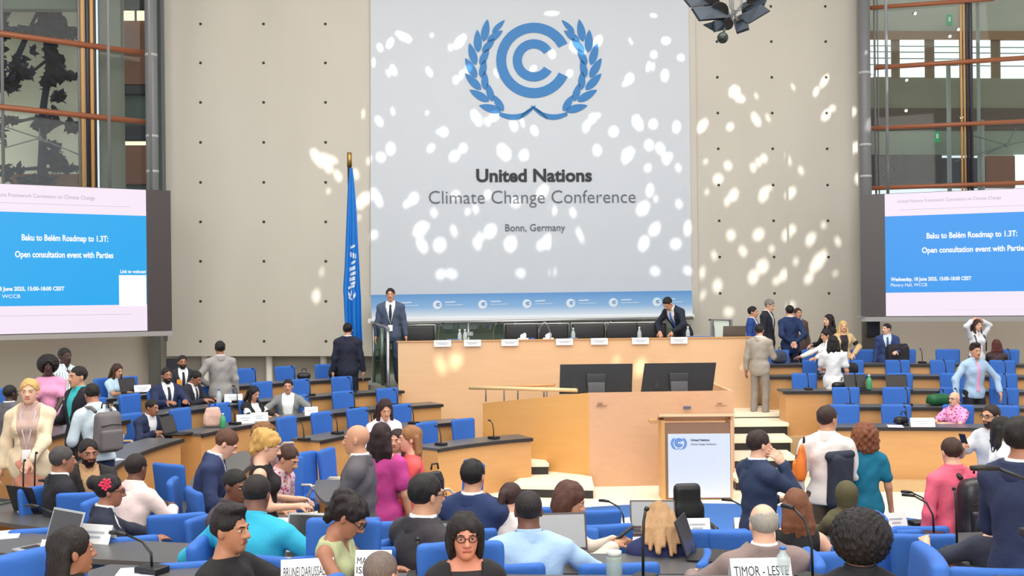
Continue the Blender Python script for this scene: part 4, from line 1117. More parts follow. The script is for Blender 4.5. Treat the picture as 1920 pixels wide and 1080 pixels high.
# ------------------------------------------------------------------ the flag beside the stage
fy = 20.6
fg = thing('flag', 'blue flag with white emblem hanging furled on a tall pole beside the stage', 'flag', (at(655, 690, fy).x, fy, 0.6)); fgo = Vector(fg.location)
top = at(655, 286, fy); base = at(652, 690, fy)
mb = MB(); mb.cyl((top.x, fy, 0.6), (top.x, fy, at(655, 312, fy).z), 0.04, n=12); keep(mb.build('pole', DARKEDGE), fg, fgo)
mb = MB(); mb.cyl((top.x, fy, at(655, 312, fy).z), (top.x, fy, top.z), 0.05, 0.045, n=12); keep(mb.build('finial', BRASS), fg, fgo)
mb = MB(); mb.lathe([(0.22, 0.0), (0.22, 0.04), (0.06, 0.09), (0.05, 0.2)], (top.x, fy, 0.6), 18); keep(mb.build('base', DARKEDGE), fg, fgo)
FBL = mat('flag_blue', rgb(14, 112, 196), 0.6, bump=0.05, bscale=40)
rows = [(315, 655, 661), (330, 654, 663), (350, 652, 665), (400, 650, 669), (450, 648, 671), (500, 646, 674), (545, 643, 676), (552, 644, 677), (600, 646, 678), (648, 650, 680)]
def flag_pt(v, q, back=0.0):
    for (v0, a0, b0), (v1, a1, b1) in zip(rows[:-1], rows[1:]):
        if v0 <= v <= v1:
            k = (v - v0) / (v1 - v0); a, b = a0 + (a1 - a0) * k, b0 + (b1 - b0) * k; break
    amp = 0.012 + 0.05 * (v - 315) / 330
    return at(a + (b - a) * q, v, fy - 0.10 + amp * math.sin(q * 13 + v * 0.006) - 0.05 * math.sin(math.pi * q) + back)
vs_, fs_ = [], []
NV, NQ = 40, 28
for i in range(NV + 1):
    for j in range(NQ + 1): vs_.append(flag_pt(315 + 333 * i / NV, j / NQ))
for i in range(NV + 1):
    for j in range(NQ + 1): vs_.append(flag_pt(315 + 333 * i / NV, j / NQ, 0.05))
s1 = (NV + 1) * (NQ + 1)
for i in range(NV):
    for j in range(NQ):
        q = i * (NQ + 1) + j
        fs_ += [(q, q + 1, q + NQ + 2, q + NQ + 1), (s1 + q, s1 + q + NQ + 1, s1 + q + NQ + 2, s1 + q + 1)]
for i in range(NV):
    for j in (0, NQ):
        q = i * (NQ + 1) + j; fs_.append((q, q + NQ + 1, s1 + q + NQ + 1, s1 + q))
mb = MB(); mb.add(vs_, fs_, 0, True); keep(mb.build('cloth', FBL), fg, fgo)
mb = MB()
for (v, q0, q1, dv, th) in ((462, .4, .75, -4, 5), (472, .38, .5, 2, 9), (474, .55, .66, 0, 10), (476, .7, .8, 0, 9), (492, .45, .75, -5, 5), (502, .35, .72, -4, 7), (512, .4, .75, -4, 6), (521, .36, .7, -3, 7), (530, .42, .72, -3, 5), (538, .3, .66, -5, 5), (546, .28, .4, 6, 8), (548, .42, .5, -6, 9), (556, .3, .5, 4, 4), (553, .55, .7, -6, 8)):
    n = 6; A = [flag_pt(v + dv * i / n, q0 + (q1 - q0) * i / n, -0.006) for i in range(n + 1)]; B = [flag_pt(v + th + dv * i / n, q0 + (q1 - q0) * i / n, -0.006) for i in range(n + 1)]
    for i in range(n): mb.prism([A[i], A[i + 1], B[i + 1], B[i]], (0, -0.004, 0))
keep(mb.build('emblem_print', LOGOW), fg, fgo)
# ------------------------------------------------------------------ curved delegate desks
def arc_desk(label, c, sx, r, a0, a1, z, lo=None, h=0.75, dep=0.5, grp='curved delegate desks', endw=True):
    am = math.radians((a0 + a1) / 2); rm = r + dep / 2
    o = Vector((c.x + rm * math.cos(am) / sx, c.y + rm * math.sin(am), z))
    t = thing('conference_desk', label, 'desk', o, 0, grp)
    n = max(8, int(abs(a1 - a0) * r / 8 / sx))
    keep(sector(c.x, c.y, sx, r, r + dep, a0, a1, z + h - 0.035, z + h, n).build('worktop', SLATE), t, o)
    keep(sector(c.x, c.y, sx, r - 0.012, r + 0.02, a0 - 0.1, a1 + 0.1, z + h - 0.05, z + h - 0.004, n).build('edge_strip', DARKEDGE), t, o)
    keep(sector(c.x, c.y, sx, r + 0.03, r + 0.06, a0 + 0.15, a1 - 0.15, (z if lo is None else lo), z + h - 0.036, n).build('front_panel', MAPLE2), t, o)
    for a in (a0, a1):
        d = 0.35 / r * 57.3 * 0.1
        keep(sector(c.x, c.y, sx, r + 0.06, r + dep - 0.03, a + (0.15 if a == min(a0, a1) else -0.15 - d), a + (0.15 + d if a == min(a0, a1) else -0.15), z, z + h - 0.036, 2).build('end_panel', MAPLE2), t, o)
    return t
LZ = [0.0, 0.15, 0.30, 0.45, 0.60]; LRAD = [3.5, 4.8, 6.1, 7.32, 8.68]
RWD = ('innermost curved row', 'second curved row', 'third curved row', 'fourth curved row', 'outermost curved row')
for k, secs in enumerate((((114.5, 142), (184, 204)), ((120.5, 155), (168, 204)), ((118.5, 164), (168.5, 203)), ((120, 158), (163, 200)), ((120.5, 151), (154, 186)))):
    for i, (a0, a1) in enumerate(secs):
        arc_desk('slate-topped wooden desk, ' + RWD[k] + (' left of the stage, the section ending beside the ramp' if i == 0 else ' on the left, the section nearer the camera'), CL, 1.0, LRAD[k], a0, a1, LZ[k])
NRAD = [3.62, 4.86, 6.16, 7.46, 8.8]; NZ = [0.0, 0.2, 0.4, 0.6, 0.8]
for k, secs in enumerate((((208, 246), (251, 279), (284, 331)), ((206, 250), (252.5, 276), (279.5, 331)), ((208, 250), (252, 272), (275.5, 325)), ((214, 250), (251.5, 270), (273.5, 318)))):
    for i, (a0, a1) in enumerate(secs):
        arc_desk('slate-topped desk of the ' + ('row nearest the lectern', 'second row from the lectern', 'third row from the lectern', 'row nearest the camera')[k] + (' at left', ' in the middle', ' at right')[i], CN, NSX, NRAD[k], a0, a1, NZ[k])
RRAD = [8.9, 10.25, 11.45, 12.75, 13.75]; RZ = [0.15, 0.30, 0.45, 0.60, 0.75]
for k, (a0, a1) in enumerate(((52, 90.0), (50, 87.6), (48, 90.3), (47, 90.2), (46, 91.5))):
    arc_desk('slate-topped wooden desk, ' + ('front row', 'second row', 'third row', 'fourth row', 'rear row')[k] + ' of the right-hand seating block', CRT, 1.0, RRAD[k], a0, a1, RZ[k], lo=(0.0 if k in (0, 2) else RZ[k]))
# ------------------------------------------------------------------ conference chairs
def make_chair():
    t = empty('conference_chair')
    f = Field([P_bx((0, 0.2, 0.72), (0.225, 0.06, 0.26))], 0.02, 0.03)
    X, Y, Z = f.grid()
    y0 = 0.23 + 0.10 * (Z - 0.45) - 0.5 * X * X * 0.9
    hx = 0.205 + 0.02 * np.clip((Z - 0.5) / 0.4, 0, 1)
    q1, q2, q3 = np.abs(X) - hx + 0.03, np.abs(Y - y0) - 0.032 + 0.025, np.abs(Z - 0.715) - 0.265 + 0.03
    f.F = np.sqrt(np.maximum(q1, 0) ** 2 + np.maximum(q2, 0) ** 2 + np.maximum(q3, 0) ** 2) + np.minimum(np.maximum(q1, np.maximum(q2, q3)), 0) - 0.028
    V, Q = f.mesh(); mesh_obj('backrest', V, Q, BLUEF, t)
    MB().bevbox((0, -0.02, 0.45), (0.47, 0.46, 0.085), 0.03, seg=3).build('seat', BLUEF, t)
    for s in (-1, 1):
        MB().tube([(s * 0.23, 0.2, 0.46), (s * 0.27, 0.17, 0.56), (s * 0.275, 0.08, 0.64), (s * 0.27, -0.08, 0.65), (s * 0.265, -0.15, 0.6), (s * 0.24, -0.14, 0.46)], 0.017, 8).build('armrest', mat('armrest_beech', rgb(214, 200, 176), 0.4), t)
    MB().cyl((0, 0, 0.05), (0, 0, 0.42), 0.035).build('pedestal', BLACKP, t)
    b = MB()
    for k in range(5):
        a = 2 * math.pi * k / 5 + 0.3; b.tube([(0, 0, 0.07), (0.27 * math.cos(a), 0.27 * math.sin(a), 0.03)], [0.024, 0.018], 6)
    b.build('base', BLACKP, t)
    return t
CH0 = make_chair(); _first = [True]
def chair(x, y, rz, label, z=None, grp='blue conference chairs'):
    c = CH0 if _first[0] else copy_tree(CH0); _first[0] = False
    c.location = (x, y, floor_z(x, y) if z is None else z); c.rotation_euler.z = rz
    return tag(c, label, 'chair', grp)
def ray_circle(u, v, c, r, far):
    a, _ = ab(u, v); k = a / FPX                    # x = k y
    A = 1 + k * k; B = -2 * (k * c.x + c.y); D = c.x ** 2 + c.y ** 2 - r * r
    s = B * B - 4 * A * D
    if s < 0: return None
    y = (-B + (1 if far else -1) * math.sqrt(s)) / (2 * A)
    return k * y, y
def face(x, y, tx, ty): return math.atan2(tx - x, -(ty - y))     # local -Y looks at the target
NTH = ('first', 'second', 'third', 'fourth', 'fifth', 'sixth', 'seventh')
RWL = ('front row', 'second row', 'third row', 'fourth row', 'rear row')
for k, us in enumerate(((822, 888), (563, 626, 691, 769), (365, 437, 490, 578, 660, 741), (205, 268, 395, 442, 508, 577, 655), (32, 257, 475, 548, 622))):
    for i, u in enumerate(us):
        x, y = ray_circle(u, 740, CL, LRAD[k] + 0.78, True)
        n = len(us)
        chair(x, y, face(x, y, CL.x + 1.0, CL.y), 'blue chair behind the ' + ('innermost desk row', 'second desk row', 'third desk row', 'fourth desk row', 'outermost desk row')[k] + ' left of the stage, ' + (NTH[n - 1 - i] + ' from the stage end'))
for k, us in enumerate(((1588, 1684, 1800, 1884), (1590, 1684, 1792, 1885), (1512, 1602, 1690, 1790, 1884), (1530, 1600, 1686, 1770, 1882), (1462, 1528, 1620, 1698, 1780, 1890))):
    for i, u in enumerate(us):
        x, y = ray_circle(u, 740, CRT, RRAD[k] + 0.74, True)
        chair(x, y, face(x, y, CRT.x - 1.5, 4.0), 'blue chair in the ' + RWL[k] + ' of the right seating block, ' + NTH[i] + ' from the stage end', RZ[k])
def chair_px(u, vtop, z, rz, label, top=0.98):
    p = onz(u, vtop, z + top)
    return chair(p.x, p.y, rz, label, z)
D2 = math.radians
for (u, v, z, rz, lab) in (
    (1710, 984, 0.2, 176, 'blue chair back on the aisle right of the big dark curly head'),
    (1655, 978, 0.0, 178, 'blue chair in the first row, partly behind the aisle chair'),
    (1705, 972, 0.0, 178, 'blue chair in the first row right below the dark backpack'),
    (1600, 974, 0.2, 180, 'blue chair back beside the olive hooded person at the white cards'),
    (1330, 976, 0.2, 182, 'blue chair back in front of the man on the phone'),
    (1375, 978, 0.2, 178, 'blue chair back hidden partly by the man on the phone'),
    (1114, 968, 0.2, 190, 'blue chair back beside the brown-haired woman holding a phone'),
    (1040, 938, 0.0, 185, 'blue chair back behind the mint bottle'),
    (1108, 944, 0.0, 185, 'blue chair back right of the brown-haired woman, nearer the lectern'),
    (1145, 1032, 0.4, 185, 'blue chair back left of the bent blonde woman'),
    (1062, 1056, 0.4, 184, 'wide blue chair back at the bottom edge left of the glass jar'),
    (1330, 1062, 0.4, 178, 'blue chair back at the bottom edge right of the glass jar'),
    (1515, 1012, 0.4, 176, 'blue chair back between the grey-haired man and the dark curly head'),
    (1838, 1040, 0.4, 170, 'blue chair back at the bottom right beside the navy suit'),
    (938, 1034, 0.4, 186, 'blue chair back between the woman with glasses and the light blue shirt'),
    (870, 976, 0.2, 186, 'blue chair back behind the dark-suited man in glasses'),
    (735, 962, 0.2, 192, 'blue chair back below the magenta dress'),
    (728, 1004, 0.4, 190, 'blue chair back behind the white country card with two lines'),
    (240, 990, 0.2, 196, 'blue chair back in front of the woman with the red flower'),
    (331, 950, 0.2, 198, 'blue chair back beside the white bag strap left of the turquoise shirt'),
    (82, 975, 0.2, 200, 'blue chair back left of the woman with the red flower'),
    (254, 944, 0.0, 200, 'blue chair back below the pale pink shirt'),
    (370, 1030, 0.4, 195, 'blue chair back under the turquoise shirt'),
    (655, 958, 0.2, 192, 'blue chair partly hidden by the bald man'),
    (20, 1046, 0.4, 200, 'blue chair at the bottom left corner beside the open laptop'),
    (600, 850, 0.0, 60, 'blue chair turned sideways near the magenta sleeve'),
    (648, 842, 0.0, 75, 'second blue chair turned sideways behind the bald man'),
    (850, 868, 0.0, -60, 'blue chair seen from its side between the pink top and the navy suit'),
    (548, 862, 0.0, 30, 'blue chair with pale armrest beyond the blonde woman in black'),
    (420, 910, 0.2, 120, 'blue chair turned sideways below the navy suit man looking down'),
    (352, 862, 0.15, 150, 'blue chair seen edge on at the end of the curved wooden desk'),
    (92, 862, 0.2, 110, 'tall blue chair seen from the side beside the peach skirt'),
    (168, 912, 0.2, 190, 'blue chair behind the woman with the red flower, further from the camera'),
    (610, 1018, 0.4, 195, 'blue chair near the open grey laptop'),
):
    chair_px(u, v, z, D2(rz), lab)
# black leather chair by the lectern
p = onz(1275, 899, 1.12); bc = thing('leather_chair', 'tall black leather swivel chair in front of the lectern poster', 'chair', (p.x, p.y, 0), D2(185))
blob('backrest', [P_bx((0, 0.24, 0.75), (0.16, 0.05, 0.2), rd=0.05), P_bx((0, 0.25, 0.98), (0.125, 0.05, 0.15), rd=0.05)], 0.02, BLACKF, bc, 0.05)
MB().bevbox((0, 0, 0.48), (0.52, 0.5, 0.1), 0.04).build('seat', BLACKF, bc)
for s in (-1, 1): MB().tube([(s * 0.27, 0.2, 0.5), (s * 0.3, 0.12, 0.68), (s * 0.3, -0.12, 0.68)], 0.025, 8).build('armrest', BLACKP, bc)
MB().cyl((0, 0, 0.05), (0, 0, 0.44), 0.03).build('pedestal', STEEL, bc)
b = MB()
for k in range(5): b.tube([(0, 0, 0.07), (0.3 * math.cos(k * 1.2566), 0.3 * math.sin(k * 1.2566), 0.03)], 0.02, 6)
b.build('base', BLACKP, bc)
# ------------------------------------------------------------------ people
EYEW = mat('eye_white', rgb(196, 184, 174), 0.35); EYED = mat('eye_iris', rgb(38, 26, 20), 0.2)
def skin(c): return mat('skin_%d_%d_%d' % c, rgb(*c), 0.5, noise=0.05, nscale=30)
def lips(c): return mat('lips_%d_%d_%d' % c, rgb(int(c[0] * .86), int(c[1] * .66), int(c[2] * .66)), 0.4)
def cloth(c, pat=None):
    key = 'cloth_%d_%d_%d' % c + ('_' + pat if pat else '')
    m = mat(key, rgb(*c), 0.85, noise=0.07, nscale=5, bump=0.5, bscale=11)
    if pat and not m.get('done'):
        m['done'] = 1
        nt = m.node_tree; b = nt.nodes['Principled BSDF']; tc = nt.nodes.new('ShaderNodeTexCoord')
        rp = nt.nodes.new('ShaderNodeValToRGB')
        if pat == 'floral':
            v = nt.nodes.new('ShaderNodeTexVoronoi'); v.inputs['Scale'].default_value = 26
            nt.links.new(tc.outputs['Object'], v.inputs['Vector']); nt.links.new(v.outputs['Distance'], rp.inputs[0])
            rp.color_ramp.elements[0].color = rgb(170, 40, 90); rp.color_ramp.elements[0].position = 0.3; rp.color_ramp.elements[1].color = rgb(*c); rp.color_ramp.elements[1].position = 0.45
        else:
            v = nt.nodes.new('ShaderNodeTexWave'); v.inputs['Scale'].default_value = 9; v.inputs['Distortion'].default_value = 1
            nt.links.new(tc.outputs['Object'], v.inputs['Vector']); nt.links.new(v.outputs['Fac'], rp.inputs[0])
            rp.color_ramp.elements[0].color = rgb(*c); rp.color_ramp.elements[1].color = rgb(240, 240, 240); rp.color_ramp.elements[0].position = 0.45; rp.color_ramp.elements[1].position = 0.55
        nt.links.new(rp.outputs[0], b.inputs['Base Color'])
    return m
def hairm(c): return mat('hair_%d_%d_%d' % c, rgb(*c), 0.5, noise=0.22, nscale=22, bump=0.5, bscale=60, stretch=(3.0, 3.0, 0.6), spec=0.35)
def Rx(a): c, s = math.cos(a), math.sin(a); return np.array([[1, 0, 0], [0, c, -s], [0, s, c]])
def Ry(a): c, s = math.cos(a), math.sin(a); return np.array([[c, 0, s], [0, 1, 0], [-s, 0, c]])
def Rz(a): c, s = math.cos(a), math.sin(a); return np.array([[c, -s, 0], [s, c, 0], [0, 0, 1]])
def nrm(v): return v / (np.linalg.norm(v) + 1e-9)
def ik(S, Wt, l1, l2, pole):
    d = Wt - S; L = np.linalg.norm(d)
    if L > (l1 + l2) * 0.995: Wt = S + d / L * (l1 + l2) * 0.995; d = Wt - S; L = np.linalg.norm(d)
    u = d / L; a = (l1 * l1 - l2 * l2 + L * L) / (2 * L); h = math.sqrt(max(0, l1 * l1 - a * a))
    p = pole - u * (pole @ u)
    return S + u * a + nrm(p) * h, Wt
# arm poses: wrist target relative to the standing or sitting body (x = +left side of the body), pole, hand curl
ARMS = {'down': lambda s, P: (np.array([s * 0.27, -0.02, P[2] - 0.10]), np.array([s * 0.3, 1.0, 0]), 0.5),
        'bent': lambda s, P: (np.array([s * 0.16, -0.30, P[2] + 0.16]), np.array([s * 0.5, 0.6, -0.8]), 0.8),
        'front': lambda s, P: (np.array([s * 0.05, -0.26, P[2] + 0.02]), np.array([s * 0.9, 0.3, -0.4]), 0.8),
        'table': lambda s, P: (np.array([s * 0.14, -0.42, P[2] + 0.28]), np.array([s * 0.7, 0.3, -0.8]), 0.45),
        'wide': lambda s, P: (np.array([s * 0.34, -0.36, P[2] + 0.28]), np.array([s * 0.9, 0.2, -0.6]), 0.5),
        'phone': lambda s, P: (np.array([s * 0.07, -0.36, P[2] + 0.36]), np.array([s * 0.8, 0.2, -0.9]), 1.0),
        'ear': lambda s, P: (np.array([s * 0.125, -0.15, P[2] + 0.52]), np.array([s * 0.15, -0.5, -1.0]), 0.7),
        'chin': lambda s, P: (np.array([s * 0.05, -0.18, P[2] + 0.52]), np.array([s * 0.5, -0.6, -0.9]), 1.0),
        'head': lambda s, P: (np.array([s * 0.10, -0.01, P[2] + 0.78]), np.array([s * 1.0, -0.25, 0.1]), 0.5),
        'back': lambda s, P: (np.array([s * 0.05, 0.17, P[2] + 0.03]), np.array([s * 1.0, 0.4, 0]), 0.7),
        'reach': lambda s, P: (np.array([s * 0.30, -0.52, P[2] + 0.18]), np.array([s * 0.6, 0.5, -0.5]), 0.4),
        'hips': lambda s, P: (np.array([s * 0.19, -0.10, P[2] + 0.06]), np.array([s * 1.0, 0.5, 0]), 0.6),
        'lap': lambda s, P: (np.array([s * 0.10, -0.28, P[2] + 0.12]), np.array([s * 0.7, 0.5, -0.4]), 0.6)}
POUT = []
def person(u, vt, Y, yaw, label, sk=(196, 150, 122), hair=('short', (34, 26, 24)), top=('jacket', (32, 38, 58)), bot=('trousers', (36, 38, 46)), pose='stand', la='down', ra='down',
           lean=0.0, side=0.0, hy=0.0, hp=0.0, fem=False, shirt=(226, 228, 232), tie=None, beard=None, glasses=None, lanyard=None, vox=0.013, fz=None, shoes=(30, 26, 26), extra=None, wide=1.0, floor=None, open_=0.0, mask=None):
    pt = at(u, vt, Y); fl = floor_z(pt.x, pt.y) if floor is None else floor
    sit = pose == 'sit'
    P = np.array([0.0, 0.0, 0.56 if sit else 0.95])
    l = math.radians(lean); sd = math.radians(side)
    RT = Ry(sd) @ Rx(l)                                  # leans towards local -Y for positive lean
    T = lambda x, y, z: P + RT @ np.array([x, y, z])
    RH = Rz(math.radians(hy)) @ Rx(l * 0.5 + math.radians(hp))
    w = (0.90 if fem else 1.0) * wide
    nb = T(0, 0.01, 0.505)
    HC = nb + RT @ np.array([0, -0.008, 0.038]) + RH @ np.array([0, -0.018, 0.116])
    ztop = (HC + RH @ np.array([0, 0.012, 0.118]))[2]
    sc = (pt.z - fl) / ztop
    POUT.append((label[:44], round(sc, 2)))
    sc = min(1.15, max(0.82, sc))
    # place so that the head, not the hips, is under the picked point
    ya = math.radians(yaw); R2 = np.array([[math.cos(ya), -math.sin(ya)], [math.sin(ya), math.cos(ya)]])
    off = R2 @ (HC[:2] * sc)
    root = thing('person', label, 'person', (pt.x - off[0], pt.y - off[1], fl), ya)
    fin = fz or vox * 0.5
    # ---- body primitives
    B = []
    pel = P_el(T(0, 0, 0.0), np.array([0.165 * (1.04 if fem else 1) * wide, 0.115 * wide, 0.13]), RT)
    abd = P_el(T(0, -0.0 - 0.02 * (wide - 1), 0.17), np.array([0.138 * w * (0.95 if fem else 1), 0.104 * wide, 0.17]), RT)
    che = P_el(T(0, 0.0, 0.335), np.array([0.165 * w, 0.112 * w, 0.165]), RT)
    shx = 0.185 * w
    shb = P_rc(T(-shx * 0.8, 0.01, 0.43), T(shx * 0.8, 0.01, 0.43), 0.058 * w, 0.058 * w)
    tor = [pel, abd, che, shb]
    for s in (-1, 1):
        tor.append(P_rc(T(s * shx * 0.62, 0.012, 0.455), T(s * 0.02, 0.015, 0.535), 0.042, 0.045))
        if fem: tor.append(P_el(T(s * 0.068, -0.083, 0.325), np.array([0.060, 0.058, 0.058]), RT))
    nck = P_rc(nb + RT @ np.array([0, 0.0, -0.03]), HC + RH @ np.array([0, 0.018, -0.055]), 0.056 * w, 0.052 * w)
    arms, hands, armj = {}, [], {}
    for s, key in ((1, la), (-1, ra)):
        S = T(s * shx, 0.012, 0.425)
        if callable(key): wt, pole, curl = key(s, P)
        elif isinstance(key, tuple): wt, pole, curl = np.array(key[:3], float), np.array(key[3:6], float), key[6] if len(key) > 6 else 0.6
        else: wt, pole, curl = ARMS[key](s, P)
        E, Wr = ik(S, wt, 0.285 * (0.96 if fem else 1), 0.25 * (0.96 if fem else 1), pole)
        k = 0.88 if fem else 1.0
        arms[s] = [P_rc(S, E, 0.050 * k, 0.041 * k), P_rc(E, Wr, 0.041 * k, 0.028 * k)]
        armj[s] = (S, E, Wr)
        f = nrm(Wr - E)
        n = nrm(np.cross(f, np.array([0, 0, 1.0]))) if key == 'down' else None
        if key == 'down': nrmv = np.array([-s * 1.0, 0, 0.0])       # palm to the thigh
        elif key in ('ear', 'head', 'chin'): nrmv = nrm(HC - Wr)
        elif key == 'back': nrmv = np.array([0, 1.0, 0])
        else: nrmv = nrm(np.array([-s * 0.45, 0, -0.9]))
        if key in ('ear',): f = nrm(HC + RH @ np.array([s * 0.095, 0.0, 0.02]) - Wr)
        if key == 'head': f = nrm(np.array([-s * 0.75, 0.35, 0.35]))
        if key in ('table', 'wide', 'reach', 'bent'): f = nrm(f * np.array([1, 1, 0.3]))
        nrmv = nrm(nrmv - f * (nrmv @ f)); t = np.cross(f, nrmv) * s
        t = t if True else t
        # thumb side: away from the little finger
        Rm = np.stack([t, nrmv, f], 1)
        palm = P_el(Wr + f * 0.045, np.array([0.041 * k, 0.017, 0.054]), Rm)
        hp_ = [palm, P_rc(Wr - f * 0.01, Wr + f * 0.03, 0.026 * k, 0.026 * k)]
        for i, (o, L) in enumerate(((0.030, 0.072), (0.010, 0.082), (-0.010, 0.077), (-0.029, 0.060))):
            b0 = Wr + f * 0.082 + t * o * k
            c1 = curl * (0.55 + 0.1 * i); d1 = nrm(f * math.cos(c1) + nrmv * math.sin(c1) + t * o * 3.0)
            m1 = b0 + d1 * L * 0.52; c2 = c1 + curl * 0.75; d2 = nrm(f * math.cos(c2) + nrmv * math.sin(c2) + t * o * 2)
            hp_ += [P_rc(b0, m1, 0.0098 * k, 0.0090 * k), P_rc(m1, m1 + d2 * L * 0.48, 0.0090 * k, 0.0076 * k)]
        b0 = Wr + f * 0.022 + t * 0.032 * k; d1 = nrm(f * 0.62 + t * 0.72 + nrmv * 0.35); m1 = b0 + d1 * 0.042; d2 = nrm(f * 0.85 + t * 0.25 + nrmv * (0.3 + 0.3 * curl))
        hp_ += [P_rc(b0, m1, 0.0135 * k, 0.0105 * k), P_rc(m1, m1 + d2 * 0.034, 0.0105 * k, 0.0085 * k)]
        hands.append(hp_)
    legs = {}
    for s in (-1, 1):
        hpj = P + np.array([s * 0.088, 0, -0.03])
        if sit: kn, an = np.array([s * 0.115, -0.43, 0.52]), np.array([s * 0.12, -0.40, 0.09])
        else: kn, an = np.array([s * 0.105, -0.02 - 0.03 * (s > 0), 0.50]), np.array([s * 0.115, 0.02 + 0.03 * (s < 0), 0.085])
        legs[s] = [P_rc(hpj, kn, 0.084 * wide ** .5, 0.056), P_rc(kn, an, 0.056, 0.036), P_rc(an, an + np.array([s * 0.02, -0.15, -0.048]), 0.040, 0.032), P_rc(an, an + np.array([0, 0.04, -0.045]), 0.036, 0.034)]
    # ---- head
    h = lambda x, y, z: HC + RH @ np.array([x, y, z])
    head = [P_el(h(0, 0.012, 0.03), np.array([0.076, 0.094, 0.088]), RH), P_el(h(0, -0.024, -0.035), np.array([0.060, 0.066, 0.078]), RH), P_el(h(0, -0.058, -0.09), np.array([0.027, 0.024, 0.022]), RH)]
    det = [P_rc(h(0, -0.088, 0.012), h(0, -0.108, -0.026), 0.009, 0.0135), P_rc(h(-0.014, -0.094, -0.030), h(0.014, -0.094, -0.030), 0.010, 0.010),
           P_rc(h(-0.045, -0.078, 0.027), h(-0.012, -0.089, 0.026), 0.007, 0.008), P_rc(h(0.045, -0.078, 0.027), h(0.012, -0.089, 0.026), 0.007, 0.008),
           P_rc(h(-0.018, -0.084, -0.059), h(0.018, -0.084, -0.059), 0.0085, 0.0085),
           P_el(h(0.076, 0.010, -0.004), np.array([0.011, 0.019, 0.031]), RH @ Rz(-0.35)), P_el(h(-0.076, 0.010, -0.004), np.array([0.011, 0.019, 0.031]), RH @ Rz(0.35))]
    allp = tor + [nck] + head + det + arms[1] + arms[-1] + legs[1] + legs[-1] + hands[0] + hands[1]
    fine = [[], [], []]
    for i in range(3): fine[i].append((HC[i] - 0.125, HC[i] + 0.125, fin))
    for hp_ in hands:
        lo = np.min([pr_box(p, 0)[0] for p in hp_], 0); hi = np.max([pr_box(p, 0)[1] for p in hp_], 0)
        for i in range(3): fine[i].append((lo[i], hi[i], max(fin, 0.0062)))
    # merge overlapping fine intervals
    for i in range(3):
        iv = sorted(fine[i]); out = [list(iv[0])]
        for a, b, c in iv[1:]:
            if a <= out[-1][1]: out[-1][1] = max(b, out[-1][1]); out[-1][2] = min(out[-1][2], c)
            else: out.append([a, b, c])
        fine[i] = out
    f = Field(allp, vox, 0, 0.03, fine)
    for p in tor: f.add(p, 0.05)
    f.add(nck, 0.03)
    for s in (-1, 1):
        f.add(arms[s][0], 0.035); f.add(arms[s][1], 0.02)
        for i, p in enumerate(legs[s]): f.add(p, 0.03)
    f.add(head[0], 0.02); f.add(head[1], 0.03); f.add(head[2], 0.03)
    for s in (-1, 1): f.cut(P_el(h(s * 0.031, -0.097, 0.008), np.array([0.018, 0.015, 0.010]), RH), 0.012)
    for p in det[:4]: f.add(p, 0.012)
    f.add(det[4], 0.006); f.add(det[5], 0.008); f.add(det[6], 0.008)
    for s in (-1, 1): f.add(P_el(h(s * 0.031, -0.075, 0.007), np.array([0.0125] * 3), RH), 0.002)
    for hp_ in hands:
        f.add(hp_[1], 0.015); f.add(hp_[0], 0.02)
        for p in hp_[2:]: f.add(p, 0.006)
    V, Q = f.mesh()
    C = V[Q].mean(1); H = (C - HC) @ RH
    mi = np.zeros(len(Q), int)
    front = H[:, 1] < -0.04
    ax_ = np.abs(H[:, 0])
    mi[(np.abs(H[:, 2] + 0.059) < 0.0085) & (ax_ < 0.023) & front] = 1
    e = ((ax_ - 0.031) / 0.0135) ** 2 + ((H[:, 2] - 0.007) / 0.0052) ** 2 < 1
    mi[e & front] = 2
    mi[(((ax_ - 0.031) ** 2 + (H[:, 2] - 0.007) ** 2) < 0.0058 ** 2) & front] = 3
    mi[(np.abs(H[:, 2] - 0.026 - 0.12 * (0.016 - np.abs(ax_ - 0.034)).clip(-0.02, 0.02)) < (0.0030 if fem else 0.0040)) & (ax_ > 0.013) & (ax_ < 0.046) & front] = 4
    mats = [skin(sk), lips(sk), EYEW, EYED, hairm(tuple(int(c * 0.8) for c in hair[1]) if hair[0] != 'bald' else (70, 50, 40))]
    if beard:
        mats.append(hairm(beard)); inn = (np.abs(H[:, 0]) < 0.09) & (H[:, 2] < -0.032 - 0.25 * (H[:, 1] + 0.08).clip(0, 0.1) * 0) & (H[:, 2] > -0.125) & (H[:, 1] < 0.0)
        inn &= ~((np.abs(H[:, 2] + 0.059) < 0.010) & (ax_ < 0.024)); inn &= ~((H[:, 2] > -0.044) & (ax_ < 0.050)) | ((H[:, 2] < -0.040) & (ax_ < 0.03)); inn &= (H[:, 2] < -0.044) | (ax_ > 0.055)
        mi[inn] = 5
    V = V * sc
    mesh_obj('body', V, Q, mats, root, mi)
    def put(name, fld, m, parent=root):
        V, Q = fld.mesh()
        if len(Q) == 0: return None
        return mesh_obj(name, V * sc, Q, m, parent)
    ph = random.Random(label).uniform(0, 6)
    def wrinkle(f, a=0.004):
        X, Y_, Z = f.grid(); f.F = f.F + a * (np.sin(24 * X + 17 * Z + ph) * np.sin(21 * Y_ - 13 * Z + 2 * ph) + 0.6 * np.sin(38 * Z + 20 * X + ph) * np.sin(26 * X - 9 * Y_))
    def tl(f):                                        # torso coordinates of the grid
        X, Y_, Z = f.grid(); x, y, z = X - P[0], Y_ - P[1], Z - P[2]; R = RT
        return x * R[0, 0] + y * R[1, 0] + z * R[2, 0], x * R[0, 1] + y * R[1, 1] + z * R[2, 1], x * R[0, 2] + y * R[1, 2] + z * R[2, 2]
